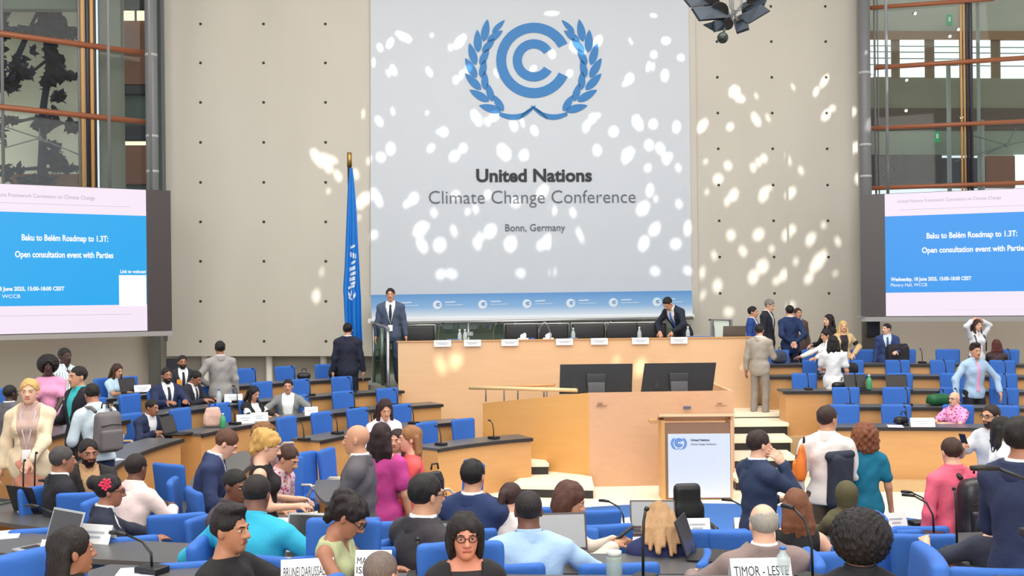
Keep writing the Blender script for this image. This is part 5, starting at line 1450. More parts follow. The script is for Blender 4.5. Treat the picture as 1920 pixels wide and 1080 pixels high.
    def garment(ti, ai, sleeve, hem, neck=0.50, skirt=0.0, k=0.045, amp=0.004, pads=False):
        pr = list(tor); ap = []
        if pads: pr += [P_rc(T(s * shx * 0.45, 0.012, 0.468), T(s * shx * (1.0 if fem else 1.06), 0.012, 0.438), 0.028 if fem else 0.034, 0.026 if fem else 0.034) for s in (-1, 1)]
        for s in (-1, 1):
            S, E, Wr = armj[s]
            if sleeve == 'long': ap += [(arms[s][0], ai), (P_rc(E, Wr - nrm(Wr - E) * 0.035, 0.043, 0.033), ai)]
            elif sleeve == 'short': ap += [(P_rc(S, S + (E - S) * 0.62, 0.052, 0.054), ai)]
            elif sleeve == 'three': ap += [(arms[s][0], ai), (P_rc(E, E + (Wr - E) * 0.35, 0.043, 0.040), ai)]
            elif sleeve == 'cap': ap += [(P_rc(S, S + (E - S) * 0.22, 0.05, 0.05), ai)]
        low = []
        if skirt:
            low = [P_el(T(0, 0.0, -0.10), np.array([0.175, 0.125, 0.17]), RT)]
            if not sit: low.append(P_rc(P + np.array([0, 0, -0.1]), P + np.array([0, 0, -skirt]), 0.15, 0.19))
        elif not sit: low = [P_el(T(0, 0.0, -0.09), np.array([0.168 * wide, 0.120 * wide, 0.13]), RT)]
        f = Field(pr + [a for a, _ in ap] + low, vox * 1.05, max(ti, ai), 0.03)
        for p in pr + low: f.add(p, k, ti)
        for p, i in ap: f.add(p, 0.03, i)
        wrinkle(f, amp)
        x, y, z = tl(f)
        if not skirt: f.clip(np.where(np.abs(x) < 0.215 * wide, hem - z, -1.0) if not sit else np.where((np.abs(x) < 0.2 * wide) & (y > -0.2), hem - z, -1.0))
        f.clip(np.where(np.abs(x) < 0.13, z - neck - 0.02, -1.0))
        return f, x, y, z
    kind, tc = top[0], top[1]
    pat = top[2] if len(top) > 2 else None
    mt = cloth(tc, pat)
    def collar(m, r=0.083, z0=0.485, z1=0.562, nm='collar', yb=0.012):
        f = Field([P_rc(T(0, yb, z0), T(0, yb - 0.006, z1), r, r - 0.006)], vox * 0.8, 0.0)
        f.add(P_rc(T(0, yb, z0), T(0, yb - 0.006, z1), r, r - 0.006), 0)
        x, y, z = tl(f); f.clip(z - z1); f.clip(z0 - 0.03 - z)
        f.clip(-(np.abs(x) - (z - 0.47) * 0.7) * 1.0 - 10 * (y > -0.01)) if False else None
        f.F = np.where((y < 0) & (np.abs(x) < 0.008 + (z - z0) * 0.45), np.maximum(f.F, 0.01), f.F)
        put(nm, f, m)
    hem = -0.20 if not sit else -0.06
    if kind == 'jacket':
        f, x, y, z = garment(0.013, 0.006, 'long', hem + 0.06, neck=0.525, amp=0.002)
        put('shirt', f, cloth(shirt)); collar(cloth(shirt))
        f, x, y, z = garment(0.025, 0.017, 'long', hem, neck=0.53, pads=True, k=0.035, amp=0.005)
        z0 = 0.10
        wd = np.clip((z - z0) * 0.24, -0.2, 0.085) if not open_ else np.clip(open_ + (z - z0) * 0.16, open_ * 0.8, 0.1)
        lap = (np.abs(x) - wd); near = (y < -0.01) & (lap > 0) & (lap < 0.05) & (z > z0 + 0.06)
        f.F = f.F - np.where(near, 0.006, 0.0)
        f.clip(np.where(y < 0.0, -lap, -1.0))
        put('jacket', f, mt)
        fc = Field([P_rc(T(0, 0.02, 0.48), T(0, 0.014, 0.54), 0.094, 0.088)], vox * 0.8); fc.add(P_rc(T(0, 0.02, 0.48), T(0, 0.014, 0.54), 0.094, 0.088), 0)
        x, y, z = tl(fc); fc.clip(z - 0.545); fc.clip(-y - 0.02); put('jacket_collar', fc, mt)
        if tie:
            fb = Field([P_bx(T(0, -0.09, 0.26), (0.05, 0.12, 0.26), RT)], 0.008)
            for p in tor: fb.add(p, 0.045, 0.021)
            x, y, z = tl(fb); fb.clip(np.abs(x) - (0.036 - (z - 0.0) * 0.032).clip(0.016, 0.04)); fb.clip(np.where(y < -0.03, z - 0.485, 1)); fb.clip(0.02 - z)
            put('tie', fb, cloth(tie))
    elif kind in ('shirt', 'tshirt', 'sleeveless', 'polo'):
        sl = {'shirt': 'long', 'tshirt': 'short', 'sleeveless': 'none', 'polo': 'short'}[kind]
        f, x, y, z = garment(0.017, 0.014, sl, hem + (0.10 if kind == 'shirt' and not sit else 0.0), neck={'shirt': 0.525, 'polo': 0.525, 'tshirt': 0.505, 'sleeveless': 0.485}[kind], amp=0.006)
        if kind == 'sleeveless': f.clip(np.where(np.abs(x) > 0.165 * w, (np.abs(x) - 0.165 * w) * 0.8, -1))
        if kind != 'tshirt': f.clip(np.where(y < 0, 0.02 * 0 - (np.abs(x) - np.clip((z - 0.40) * 0.45, -0.1, 0.05)), -1))
        put('blouse' if fem else ('tee' if kind == 'tshirt' else 'shirt'), f, mt)
        if kind in ('shirt', 'polo'): collar(mt, 0.086)
        if tie:
            fb = Field([P_bx(T(0, -0.09, 0.26), (0.05, 0.12, 0.26), RT)], 0.008)
            for p in tor: fb.add(p, 0.045, 0.025)
            x, y, z = tl(fb); fb.clip(np.abs(x) - (0.036 - z * 0.032).clip(0.016, 0.04)); fb.clip(np.where(y < -0.03, z - 0.485, 1)); fb.clip(0.02 - z)
            put('tie', fb, cloth(tie))
    elif kind == 'dress':
        f, x, y, z = garment(0.016, 0.02, top[3] if len(top) > 3 else 'short', hem, neck=0.46, skirt=0.60, amp=0.006); put('dress', f, mt)
    elif kind == 'cardigan':
        f, x, y, z = garment(0.012, 0.006, 'short', hem, neck=0.46, amp=0.003); put('blouse', f, cloth(shirt))
        f, x, y, z = garment(0.024, 0.018, 'long', hem - 0.02)
        f.clip(np.where(y < 0.02, -(np.abs(x) - (0.055 + np.clip(z, 0, 1) * 0.06)), -1)); put('cardigan', f, mt)
    # ---- legs
    bk, bc_ = bot
    if bk in ('trousers', 'jeans'):
        pr = [pel] + legs[1][:2] + legs[-1][:2]
        f = Field(pr, vox * 1.1, 0.03)
        f.add(pel, 0.04, 0.010)
        for s in (-1, 1): f.add(P_rc(legs[s][0][1], legs[s][0][2], 0.086 * wide ** .5, 0.062), 0.03, 0.012); f.add(P_rc(legs[s][1][1], legs[s][1][2], 0.062, 0.052), 0.02, 0.012)
        wrinkle(f, 0.004); X, Y_, Z = f.grid(); f.clip(0.045 - Z + 0 * X + 0 * Y_); x, y, z = tl(f); f.clip(z - 0.12)
        put('trousers', f, cloth(bc_))
    elif bk == 'skirt':
        b_ = P_rc(P + np.array([0, 0, -0.06]), P + np.array([0, 0, -0.62]), 0.145, 0.185)
        f = Field([pel, b_], vox * 1.1, 0.02); f.add(pel, 0.05, 0.016); f.add(b_, 0.06, 0.0); wrinkle(f, 0.007); x, y, z = tl(f); f.clip(z - 0.11); put('skirt', f, cloth(bc_))
    f = Field(legs[1][2:] + legs[-1][2:], vox, 0.012)
    for s in (-1, 1):
        for p in legs[s][2:]: f.add(p, 0.02, 0.010)
    X, Y_, Z = f.grid(); f.clip(0.004 - Z + 0 * X + 0 * Y_); f.clip(Z - 0.10 + 0 * X + 0 * Y_); put('shoes', f, cloth(shoes))
    # ---- hair
    hs, hc = hair[0], hair[1]
    if hs != 'bald':
        cap = P_el(h(0, 0.018, 0.036), np.array([0.080, 0.097, 0.090]), RH)
        pr = [cap]; inf = 0.005 if hs in ('short', 'quiff') else 0.008
        ext = []
        if hs in ('long', 'longback'):
            rl = random.Random(label); ext = [P_el(h(0, 0.066, -0.05), np.array([0.086, 0.055, 0.12]), RH)]
            for i in range(8):
                xx = -0.078 + 0.0223 * i; ln = -0.24 + rl.uniform(-0.05, 0.04) - 0.04 * (1 - abs(xx) / 0.08)
                q0, q1, q2 = h(xx, 0.075 - 0.2 * abs(xx), 0.02), h(xx * 1.2 + rl.uniform(-.01, .01), 0.088 - 0.2 * abs(xx), -0.12), h(xx * 1.25 + rl.uniform(-.02, .02), 0.085 + rl.uniform(-.015, .02) - 0.2 * abs(xx), ln)
                ext += [P_rc(q0, q1, 0.026, 0.028), P_rc(q1, q2, 0.028, 0.012)]
        if hs == 'long': ext += [P_rc(h(s * 0.075, 0.0, 0.0), h(s * 0.085, -0.03, -0.22), 0.026, 0.03) for s in (-1, 1)]
        if hs == 'bob': ext = [P_el(h(0, 0.045, -0.03), np.array([0.098, 0.075, 0.105]), RH)] + [P_el(h(s * 0.080, 0.012, -0.03), np.array([0.026, 0.042, 0.10]), RH) for s in (-1, 1)]; inf = 0.012
        if hs == 'pony': ext = [P_el(h(0, 0.12, 0.03), np.array([0.035, 0.035, 0.035]), RH), P_rc(h(0, 0.14, 0.01), h(0.02, 0.16, -0.16), 0.036, 0.02)]
        if hs == 'bun': ext = [P_el(h(0, 0.125, 0.065), np.array([0.055, 0.05, 0.055]), RH)]
        if hs == 'updo': ext = [P_el(h(0, 0.08, 0.07), np.array([0.085, 0.085, 0.07]), RH), P_el(h(0, 0.11, -0.03), np.array([0.055, 0.045, 0.085]), RH)]; inf = 0.014
        if hs == 'curly': ext = [P_el(h(0, 0.025, 0.025), np.array([0.128, 0.130, 0.125]), RH)] + [P_el(h(s * 0.09, 0.02, -0.06), np.array([0.05, 0.07, 0.09]), RH) for s in (-1, 1)] + [P_el(h(0, 0.08, -0.07), np.array([0.10, 0.06, 0.10]), RH)]
        if hs == 'afro': ext = [P_el(h(0, 0.03, 0.04), np.array([0.145, 0.145, 0.14]), RH)]
        if hs == 'quiff': ext = [P_el(h(0, -0.035, 0.115), np.array([0.062, 0.055, 0.030]), RH), P_el(h(0, 0.02, 0.115), np.array([0.065, 0.06, 0.026]), RH)]
        if hs == 'scarf': ext = [P_el(h(0, 0.02, -0.02), np.array([0.092, 0.100, 0.14]), RH), P_el(T(0, 0.0, 0.47), np.array([0.19, 0.13, 0.09]), RT)]; inf = 0.016
        if hs in ('buzz', 'bare'): inf = 0.003
        if hs == 'fringe': inf = 0.005
        f = Field(pr + ext, min(vox * 0.75, 0.010), inf + 0.01, 0.025)
        f.add(cap, 0.02, inf)
        for p in ext: f.add(p, 0.012 if hs in ('long', 'longback') else 0.03)
        X, Y_, Z = f.grid(); x, y, z = X - HC[0], Y_ - HC[1], Z - HC[2]; R = RH
        hx, hy_, hz = x * R[0, 0] + y * R[1, 0] + z * R[2, 0], x * R[0, 1] + y * R[1, 1] + z * R[2, 1], x * R[0, 2] + y * R[1, 2] + z * R[2, 2]
        a = {'curly': 0.014, 'afro': 0.009, 'updo': 0.010, 'long': 0.004, 'longback': 0.004, 'bob': 0.006}.get(hs, 0.0035)
        fr = {'curly': 75, 'afro': 115, 'updo': 60}.get(hs, 55)
        if hs not in ('buzz', 'scarf', 'fringe'):
            zf = 0.35 if hs in ('long', 'longback', 'bob', 'pony') else 1.0
            f.F = f.F + a * np.sin(fr * hx + ph) * np.sin(fr * hy_ + 1.3 * ph) * np.sin(fr * zf * hz + 0.7 * ph) + a * 0.6 * np.sin(fr * 1.7 * hx + 3 + fr * 0.5 * hz) * np.sin(fr * 1.5 * hy_ - 1)
        # keep the face free
        fr_ = P_el((0, 0, 0), (1, 1, 1))
        fw = {'long': 0.060, 'longback': 0.066, 'bob': 0.064, 'scarf': 0.062, 'curly': 0.066, 'afro': 0.07}.get(hs, 0.074)
        hl = {'buzz': 0.062, 'bob': 0.052}.get(hs, 0.066)
        hl = hl + 0.006 * np.sin(70 * hx + ph) + 0.004 * np.sin(150 * hx + 2 * ph)
        facec = np.sqrt((hx / fw) ** 2 + (np.maximum(hz - hl + 0.10, 0) / 0.10) ** 2) - 1
        f.clip(np.where(hy_ < -0.012, -facec * 0.05, -1.0))
        if hs in ('short', 'buzz', 'fringe', 'quiff', 'pony', 'bun', 'updo'):
            f.clip(np.where((hy_ < 0.05), np.where(np.abs(hx) > 0.03, -0.012 - hz + np.clip((hy_ - 0.012) * -1.2, -0.05, 0.02), -1), -1) * 1.0)
            f.clip(np.where(hy_ < 0.155, -0.075 - hz, -1) if hs not in ('pony', 'updo') else np.where(hy_ < 0.085, -0.075 - hz, -1))
        if hs == 'fringe': f.clip(hz - 0.048 - 0.42 * hy_ + 0.006 * np.sin(90 * hx))
        put('headscarf' if hs == 'scarf' else 'hair', f, cloth(hc) if hs == 'scarf' else hairm(hc))
    # ---- extras
    def wp(p): return Vector(p * sc)
    if glasses:
        mb = MB(); gm = cloth(glasses) if not isinstance(glasses, bool) else BLACKP
        for s in (-1, 1):
            mb.tube([wp(h(s * (0.033 + 0.023 * math.cos(a)), -0.100 + 0.006 * math.cos(a), 0.006 + 0.017 * math.sin(a))) for a in np.linspace(0, 2 * math.pi, 13)], 0.0028 * sc, 5)
            mb.tube([wp(h(s * 0.056, -0.094, 0.010)), wp(h(s * 0.080, -0.03, 0.012)), wp(h(s * 0.082, 0.015, 0.006))], 0.0026 * sc, 5)
        mb.tube([wp(h(-0.011, -0.104, 0.010)), wp(h(0.011, -0.104, 0.010))], 0.0026 * sc, 5)
        mb.build('glasses', gm, root)
    if lanyard:
        mb = MB(); q = [T(0.06, 0.0, 0.53), T(0.065, -0.10, 0.44), T(0.035, -0.155, 0.28), T(0.0, -0.155, 0.12), T(-0.035, -0.155, 0.28), T(-0.065, -0.10, 0.44), T(-0.06, 0.0, 0.53)]
        mb.tube([wp(p) for p in q], 0.006, 5); mb.build('lanyard', cloth(lanyard), root)
        MB().bevbox(wp(T(0, -0.165, 0.06)), (0.085, 0.008, 0.12), 0.003, R=Matrix(RT.tolist())).build('badge', PAPER, root)
    if extra: extra(root, sc, T, h, armj, wp, RT, P)
    root['h'] = 0; del root['h']
    return root
def held_phone(side=1, dz=0.03):
    return None
# ------------------------------------------------------------------ the people in the hall
def rowY(u, row):
    k = int(row[1])
    x, y = ray_circle(u, 740, CL if row[0] == 'L' else CRT, (LRAD[k] + 0.84) if row[0] == 'L' else (RRAD[k] + 0.80), True)
    return y, (LZ if row[0] == 'L' else RZ)[k]
NEAR = dict(vox=0.011, fz=0.0048); MID = dict(vox=0.013, fz=0.006); FAR = dict(vox=0.016, fz=0.008)
NAVY, DARK, BLK, GREY, LGREY = (30, 42, 76), (34, 36, 48), (22, 22, 26), (92, 88, 92), (150, 148, 148)
SK1, SK2, SK3, SK4, SK5 = (222, 172, 146), (198, 146, 116), (160, 108, 84), (112, 72, 56), (66, 44, 40)
HB, HBR, HLB, HBL = (24, 20, 20), (62, 40, 30), (128, 86, 56), (214, 172, 104)
def P(u, v, Y, yaw, label, seat=None, **k):
    if isinstance(Y, str):
        Y, fl = rowY(u, Y); k.setdefault('floor', fl)
    q = dict(FAR if Y > 12.5 else MID if Y > 7.6 else NEAR); q.update(k)
    r = person(u, v, Y, yaw, label, **q)
    if q.get('pose') == 'sit': r['sits'] = 1
    return r
def flower(root, sc, T, h, armj, wp, RT, Pp):
    mb = MB(); R_ = random.Random(3)
    for i in range(16):
        a = i * 2.4; r = 0.007 * math.sqrt(i) * 1.5
        mb.sphere(wp(h(-0.086, 0.040 + r * math.cos(a), 0.066 + r * math.sin(a))), (0.010 * sc, 0.014 * sc, 0.012 * sc), 8)
    mb.build('hair_flower', mat('flower_red', rgb(214, 52, 88), 0.6), root)
def phone_in(side, tilt=0.4):
    def fn(root, sc, T, h, armj, wp, RT, Pp):
        S, E, Wr = armj[side]; f = nrm(Wr - E)
        MB().bevbox(wp(Wr + f * 0.09 + np.array([0, 0, 0.035])), (0.075 * sc, 0.011 * sc, 0.15 * sc), 0.004, R=Matrix.Rotation(tilt, 3, 'X')).build('phone', BLACKP, root)
    return fn
def strap(root, sc, T, h, armj, wp, RT, Pp):
    mb = MB()
    for s in (-1, 1): mb.tube([wp(T(s * 0.10, 0.13, 0.40)), wp(T(s * 0.115, 0.05, 0.515)), wp(T(s * 0.12, -0.09, 0.44)), wp(T(s * 0.12, -0.145, 0.30)), wp(T(s * 0.15, -0.10, 0.12))], 0.014 * sc, 6)
    mb.build('backpack_strap', BLACKF, root)
# -- far left
P(55, 712, 10.5, 12, 'woman in cream blazer and peach skirt standing at far left with a white badge', sk=SK1, hair=('bun', (206, 168, 104)), top=('jacket', (226, 206, 176)), open_=0.055, shirt=(190, 162, 152), bot=('skirt', (208, 142, 118)), la='front', ra='down', fem=True, lanyard=(200, 200, 210))
P(20, 728, 12.3, 150, 'dark-haired man in grey jacket half hidden behind the cream blazer woman', sk=SK5, hair=('buzz', HB), top=('jacket', (96, 94, 102)), ra='down')
P(90, 672, 14.0, 25, 'woman with black curly hair and pink top standing below the left screen', sk=SK5, hair=('afro', HB), top=('tshirt', (226, 152, 190)), fem=True, la='front', ra='front')
P(122, 653, 15.0, 60, 'tall man in pale blue patterned shirt standing behind the pink top woman', sk=SK5, hair=('buzz', HB), top=('shirt', (176, 200, 214), 'stripe'))
P(145, 688, 12.5, -38, 'smiling man in dark blazer and turquoise shirt with one hand raised', sk=SK2, hair=('short', HB), top=('jacket', (26, 26, 38)), shirt=(58, 184, 186), ra='bent', la='down')
P(172, 722, 11.5, -135, 'man in pale striped shirt with a grey backpack seen from behind', sk=SK3, hair=('short', HB), top=('shirt', (204, 220, 232)), bot=('trousers', NAVY), ra='bent', la='bent', lean=10, hp=18)
P(220, 683, 'L4', 62, 'woman in pale blue tee typing at the outermost left desk', sk=SK2, hair=('long', HBR), top=('tshirt', (178, 206, 226)), pose='sit', la='table', ra='table', fem=True, hp=12)
P(313, 690, 'L3', 38, 'bearded man in navy suit seated at the left desk with joined hands', sk=SK3, hair=('short', HB), top=('jacket', NAVY), tie=(40, 44, 60), beard=HB, pose='sit', la='table', ra='table')
P(342, 667, 'L4', 28, 'young bearded man in dark suit with an orange lanyard strip', sk=SK3, hair=('short', HB), top=('jacket', DARK), tie=(30, 34, 50), beard=HB, pose='sit', la='lap', ra='lap', extra=lambda root, sc, T, h, armj, wp, RT, Pp: MB().bevbox(wp(T(-0.09, -0.17, 0.22)), (0.085 * sc, 0.02, 0.28 * sc), 0.01).build('orange_strip', mat('orange_strip', rgb(226, 146, 34), 0.5), root))
P(367, 697, 'L3', 72, 'man in dark suit bowing his head in profile at the left desk', sk=SK3, hair=('short', HB), top=('jacket', DARK), tie=(30, 34, 50), pose='sit', la='table', ra='table', hp=22, lean=10)
P(285, 750, 'L2', 62, 'man in navy suit leaning over a laptop at the curved left desk', sk=SK3, hair=('buzz', HB), top=('jacket', NAVY), pose='sit', la='table', ra='table', lean=18, hy=10)
P(412, 640, 17.4, 205, 'man in light grey suit standing with his back turned near the left wall', sk=SK3, hair=('short', HB), top=('jacket', (152, 148, 146)), bot=('trousers', (140, 136, 134)), la='hips', ra='down')
P(476, 725, 'L2', 58, 'woman with long black hair in black and white at the left desk', sk=SK2, hair=('long', HB), top=('cardigan', BLK), pose='sit', la='table', ra='table', fem=True, hp=18)
P(540, 712, 'L2', 8, 'smiling man in light grey suit and white shirt at the left desk with spread arms', sk=SK2, hair=('short', HB), top=('jacket', (128, 130, 130)), pose='sit', la='wide', ra='wide', open_=0.05, shirt=(236, 238, 240))
P(652, 606, 19.8, 182, 'man in navy suit standing with his back turned below the blue flag', sk=SK2, hair=('short', HB), top=('jacket', (28, 32, 52)), bot=('trousers', (26, 30, 48)), floor=0.6)
P(732, 541, 20.5, 3, 'man in grey blue suit with a badge standing on stage by the railing', sk=SK2, hair=('short', HB), top=('jacket', (70, 82, 104)), tie=(40, 44, 56), bot=('trousers', (58, 68, 86)), lanyard=(220, 225, 230), floor=1.2, shirt=(222, 228, 234))
P(1252, 560, 20.4, -48, 'man in dark suit bending over the podium desk', sk=SK2, hair=('short', HB), top=('jacket', (26, 34, 50)), tie=(60, 110, 190), lean=38, hp=22, la=(0.16, -0.48, 0.92, 1, 0.3, 0, 0.5), ra=(-0.16, -0.48, 0.92, -1, 0.3, 0, 0.5), floor=1.2)
# -- right block, behind
P(1412, 575, 21.6, 65, 'man in bright blue suit at the left edge of the standing group', sk=SK2, hair=('short', HB), top=('jacket', (36, 70, 140)), floor=0.9)
P(1443, 562, 22.3, 60, 'grey-haired man in dark suit facing right in the standing group', sk=SK1, hair=('short', (130, 126, 120)), top=('jacket', DARK), hp=18, floor=0.9)
P(1480, 573, 21.4, 188, 'man in navy suit with hands clasped behind his back', sk=SK1, hair=('short', HB), top=('jacket', (30, 48, 88)), bot=('trousers', (28, 40, 72)), la='back', ra='back', floor=0.9)
P(1496, 578, 22.2, 15, 'person in brown jacket mostly hidden behind the navy suit with clasped hands', sk=SK2, hair=('short', HBR), top=('jacket', (88, 70, 70)), floor=0.9)
P(1424, 608, 18.9, 150, 'man in light grey beige suit standing at the right end of the podium', sk=SK3, hair=('short', HB), top=('jacket', (158, 150, 140)), bot=('trousers', (140, 132, 124)), ra='bent', la='down', floor=0.68)
P(1553, 590, 20.9, -70, 'woman with dark hair and black top in profile among the right seats', sk=SK1, hair=('long', HB), top=('shirt', BLK), fem=True, la='front', ra='bent')
P(1581, 602, 20.5, -5, 'blonde woman in black top and beige vest with a badge', sk=SK1, hair=('long', (214, 178, 112)), top=('cardigan', (206, 176, 132)), shirt=(40, 32, 36), bot=('trousers', BLK), fem=True, ra='bent', la='hips', lanyard=(70, 80, 100))
P(1548, 618, 19.6, -75, 'woman in white blouse reaching to the left among the right seats', sk=SK2, hair=('longback', HB), top=('shirt', (236, 236, 236)), bot=('trousers', (230, 230, 228)), fem=True, la='reach', ra='reach', hp=12)
P(1562, 630, 18.3, 165, 'woman with long black hair in white dress seen from behind', sk=SK2, hair=('longback', HB), top=('tshirt', (214, 216, 220)), bot=('skirt', (236, 232, 228)), fem=True, la='bent', ra='down')
P(1662, 607, 20.4, -15, 'man in blue suit turning left with a dark coat over his arm', sk=SK1, hair=('short', HB), top=('jacket', (44, 62, 108)), shirt=(200, 214, 236), tie=(60, 80, 120), hy=-50, la='bent', ra='down')
P(1832, 600, 20.2, 18, 'woman in white top holding both hands to her head', sk=SK1, hair=('long', HBR), top=('shirt', (218, 220, 224)), fem=True, la='head', ra='head', extra=strap)
P(1868, 637, 'R4', 165, 'woman with long reddish hair seated with her back turned at far right', sk=SK1, hair=('longback', (88, 44, 38)), top=('shirt', (70, 54, 60)), pose='sit', fem=True, la='table', ra='table')
P(1829, 645, 17.0, 8, 'man in light blue shirt and pink tie standing with hands on the chairs', sk=SK2, hair=('quiff', (38, 26, 26)), top=('shirt', (164, 190, 218)), tie=(222, 160, 196), bot=('trousers', (34, 32, 40)), la=(0.36, -0.16, 0.93, 1, 0.3, 0, 0.4), ra=(-0.36, -0.10, 0.90, -1, 0.3, 0, 0.4), lean=4)
P(1789, 735, 'R0', -62, 'bald man in pink floral shirt and glasses seated at the right front desk', sk=SK1, hair=('bald', (120, 90, 80)), top=('polo', (236, 160, 208), 'floral'), pose='sit', la='table', ra='table', glasses=True, vox=0.014, fz=0.007)
P(1857, 760, 10.8, -62, 'bearded man in pale grey shirt holding up a phone at right', sk=SK2, hair=('short', (40, 30, 28)), top=('tshirt', (198, 202, 208)), beard=(44, 32, 28), ra='phone', la='front', glasses=True, extra=phone_in(-1))
P(1882, 783, 9.7, 80, 'woman with long black hair and white top at right edge', sk=SK2, hair=('longback', HB), top=('shirt', (232, 232, 234)), fem=True, la='down', ra='bent')
P(1918, 782, 5.7, 118, 'man in navy suit standing large at the right edge of the picture', sk=SK3, hair=('short', HB), top=('jacket', (34, 44, 76)), bot=('trousers', (30, 40, 66)), ra='down', la='bent', floor=0.4, wide=0.95)
P(1783, 822, 8.7, 188, 'young man in pink shirt wearing a black backpack', sk=SK1, hair=('short', HBR), top=('shirt', (226, 98, 124)), bot=('trousers', NAVY), la='down', ra='down', hp=6)
P(1620, 797, 9.9, 180, 'woman with curly auburn hair and teal tee seen from behind', sk=SK2, hair=('curly', (122, 72, 48)), top=('tshirt', (8, 108, 140)), bot=('jeans', (104, 124, 156)), fem=True, la='down', ra='down')
P(1552, 762, 9.9, 160, 'man in white shirt and olive trousers seen from behind', sk=SK2, hair=('short', (56, 38, 34)), top=('shirt', (232, 226, 222)), bot=('trousers', (86, 76, 62)), la='down', ra='bent', hy=-35)
P(1424, 808, 8.1, 108, 'man in navy suit standing with his hand to his ear in front of the steps', sk=SK1, hair=('short', (46, 30, 28)), top=('jacket', (36, 50, 80)), bot=('trousers', (34, 46, 74)), ra='ear', la='bent', wide=1.05, vox=0.011, fz=0.005)
P(1586, 905, 8.9, 184, 'person in olive headscarf and coat seated before the white cards', sk=SK3, hair=('scarf', (82, 76, 50)), top=('jacket', (84, 78, 52)), pose='sit', la='table', ra='table', fem=True)
P(1492, 918, 7.2, 172, 'woman with long brown hair and black sleeveless top seen from behind', sk=SK1, hair=('longback', (118, 74, 50)), top=('sleeveless', BLK), pose='sit', fem=True, la='table', ra=(-0.30, -0.12, 0.62, -0.6, 0.8, 0, 0.6), seat=False)
P(1430, 945, 5.9, 186, 'grey-haired man in mauve grey jacket seated behind the long white country card', sk=SK1, hair=('fringe', (168, 162, 152)), top=('jacket', (136, 118, 114)), pose='sit', la='wide', ra='wide', wide=1.12, seat=False)
P(1610, 992, 4.3, 182, 'person with big dark curly hair at the bottom edge of the picture', sk=SK4, hair=('afro', (20, 16, 18)), top=('shirt', BLK), pose='sit', la='table', ra='table', seat=False)
P(1236, 955, 7.0, 176, 'blonde woman in navy jacket bent low over her desk', sk=SK1, hair=('longback', (172, 134, 94)), top=('jacket', (30, 38, 84)), pose='sit', fem=True, la='table', ra='table', lean=14, hp=42, seat=False)
P(1068, 907, 7.3, 84, 'woman with wavy brown bob looking at the phone in her hands', sk=SK2, hair=('bob', (84, 52, 44)), top=('cardigan', (214, 204, 190)), pose='sit', fem=True, la='phone', ra='phone', hp=20, extra=phone_in(-1, 0.9), seat=False)
P(958, 908, 7.9, 150, 'woman with low dark ponytail in white shirt seen from behind', sk=SK1, hair=('pony', (58, 36, 34)), top=('shirt', (230, 224, 222)), pose='sit', fem=True, la='table', ra='table', hp=15, seat=False)
P(990, 922, 6.2, 184, 'broad man in light blue shirt seen from behind in the middle of the rows', sk=SK4, hair=('buzz', (34, 28, 28)), top=('shirt', (164, 194, 224)), pose='sit', la='wide', ra='wide', wide=1.2, lean=6, seat=False)
P(887, 862, 7.9, 160, 'dark-haired man in navy suit seen from behind near the lowest desk', sk=SK2, hair=('short', HB), top=('jacket', (34, 50, 92)), pose='sit', la='table', ra='table', seat=False, wide=1.05)
P(800, 890, 6.2, 128, 'man in charcoal suit and glasses turned to the right', sk=SK2, hair=('short', HB), top=('jacket', (52, 48, 54)), pose='sit', la='table', ra='table', glasses=True, lean=4, wide=1.08)
P(872, 966, 5.1, 8, 'woman with black bob and glasses looking back at the camera', sk=(206, 136, 110), hair=('bob', (26, 20, 20)), top=('cardigan', (28, 26, 30)), shirt=(40, 36, 40), pose='sit', fem=True, glasses=(50, 24, 24), la='lap', ra='lap', vox=0.010, fz=0.0042, seat=False)
P(716, 1036, 4.6, 150, 'man with cropped grey hair in grey jacket at the bottom edge', sk=(212, 150, 128), hair=('buzz', (110, 96, 90)), top=('jacket', (104, 98, 100)), pose='sit', la='table', ra='table', seat=False, lean=6)
P(656, 938, 5.7, 78, 'woman with gathered dark curls and pale green ruffled top looking down', sk=SK3, hair=('updo', (30, 22, 24)), top=('sleeveless', (176, 182, 140)), pose='sit', fem=True, la='table', ra='table', glasses=True, hp=30, lean=8, seat=False)
P(668, 797, 8.7, -96, 'bald man in grey suit standing in profile in the middle aisle', sk=(196, 142, 112), hair=('bald', (90, 70, 60)), top=('jacket', (88, 84, 90)), bot=('trousers', (80, 76, 82)), la='front', ra='down', shirt=(236, 236, 238), vox=0.011, fz=0.005)
P(716, 794, 9.4, 165, 'woman with long dark hair in magenta dress seen from behind', sk=SK2, hair=('longback', (44, 28, 30)), top=('dress', (188, 62, 138)), bot=('none', BLK), fem=True, la=(0.52, -0.12, 0.98, 0.5, 0.5, -0.5, 0.5), ra='down')
P(768, 800, 9.6, -82, 'woman with long light brown hair and coral top in profile', sk=SK1, hair=('longback', (150, 104, 66)), top=('tshirt', (232, 92, 92)), bot=('skirt', (44, 36, 40)), fem=True, la='front', ra='front')
P(744, 806, 10.4, -15, 'dark-haired woman half hidden between the magenta dress and the coral top', sk=SK2, hair=('long', (44, 30, 30)), top=('tshirt', (224, 170, 190)), fem=True, floor=0.0)
P(722, 750, 14.4, 20, 'woman with long dark hair seated and looking down behind the magenta dress', sk=SK2, hair=('long', (48, 28, 28)), top=('shirt', (226, 214, 222)), pose='sit', fem=True, hp=18, la='lap', ra='lap', floor=0.0)
P(503, 812, 8.95, 100, 'woman with full blonde hair and black sleeveless top standing in profile', sk=SK1, hair=('updo', (206, 160, 92)), top=('sleeveless', BLK), bot=('trousers', BLK), fem=True, la='bent', ra='bent', hp=20, floor=0.0, vox=0.011, fz=0.005)
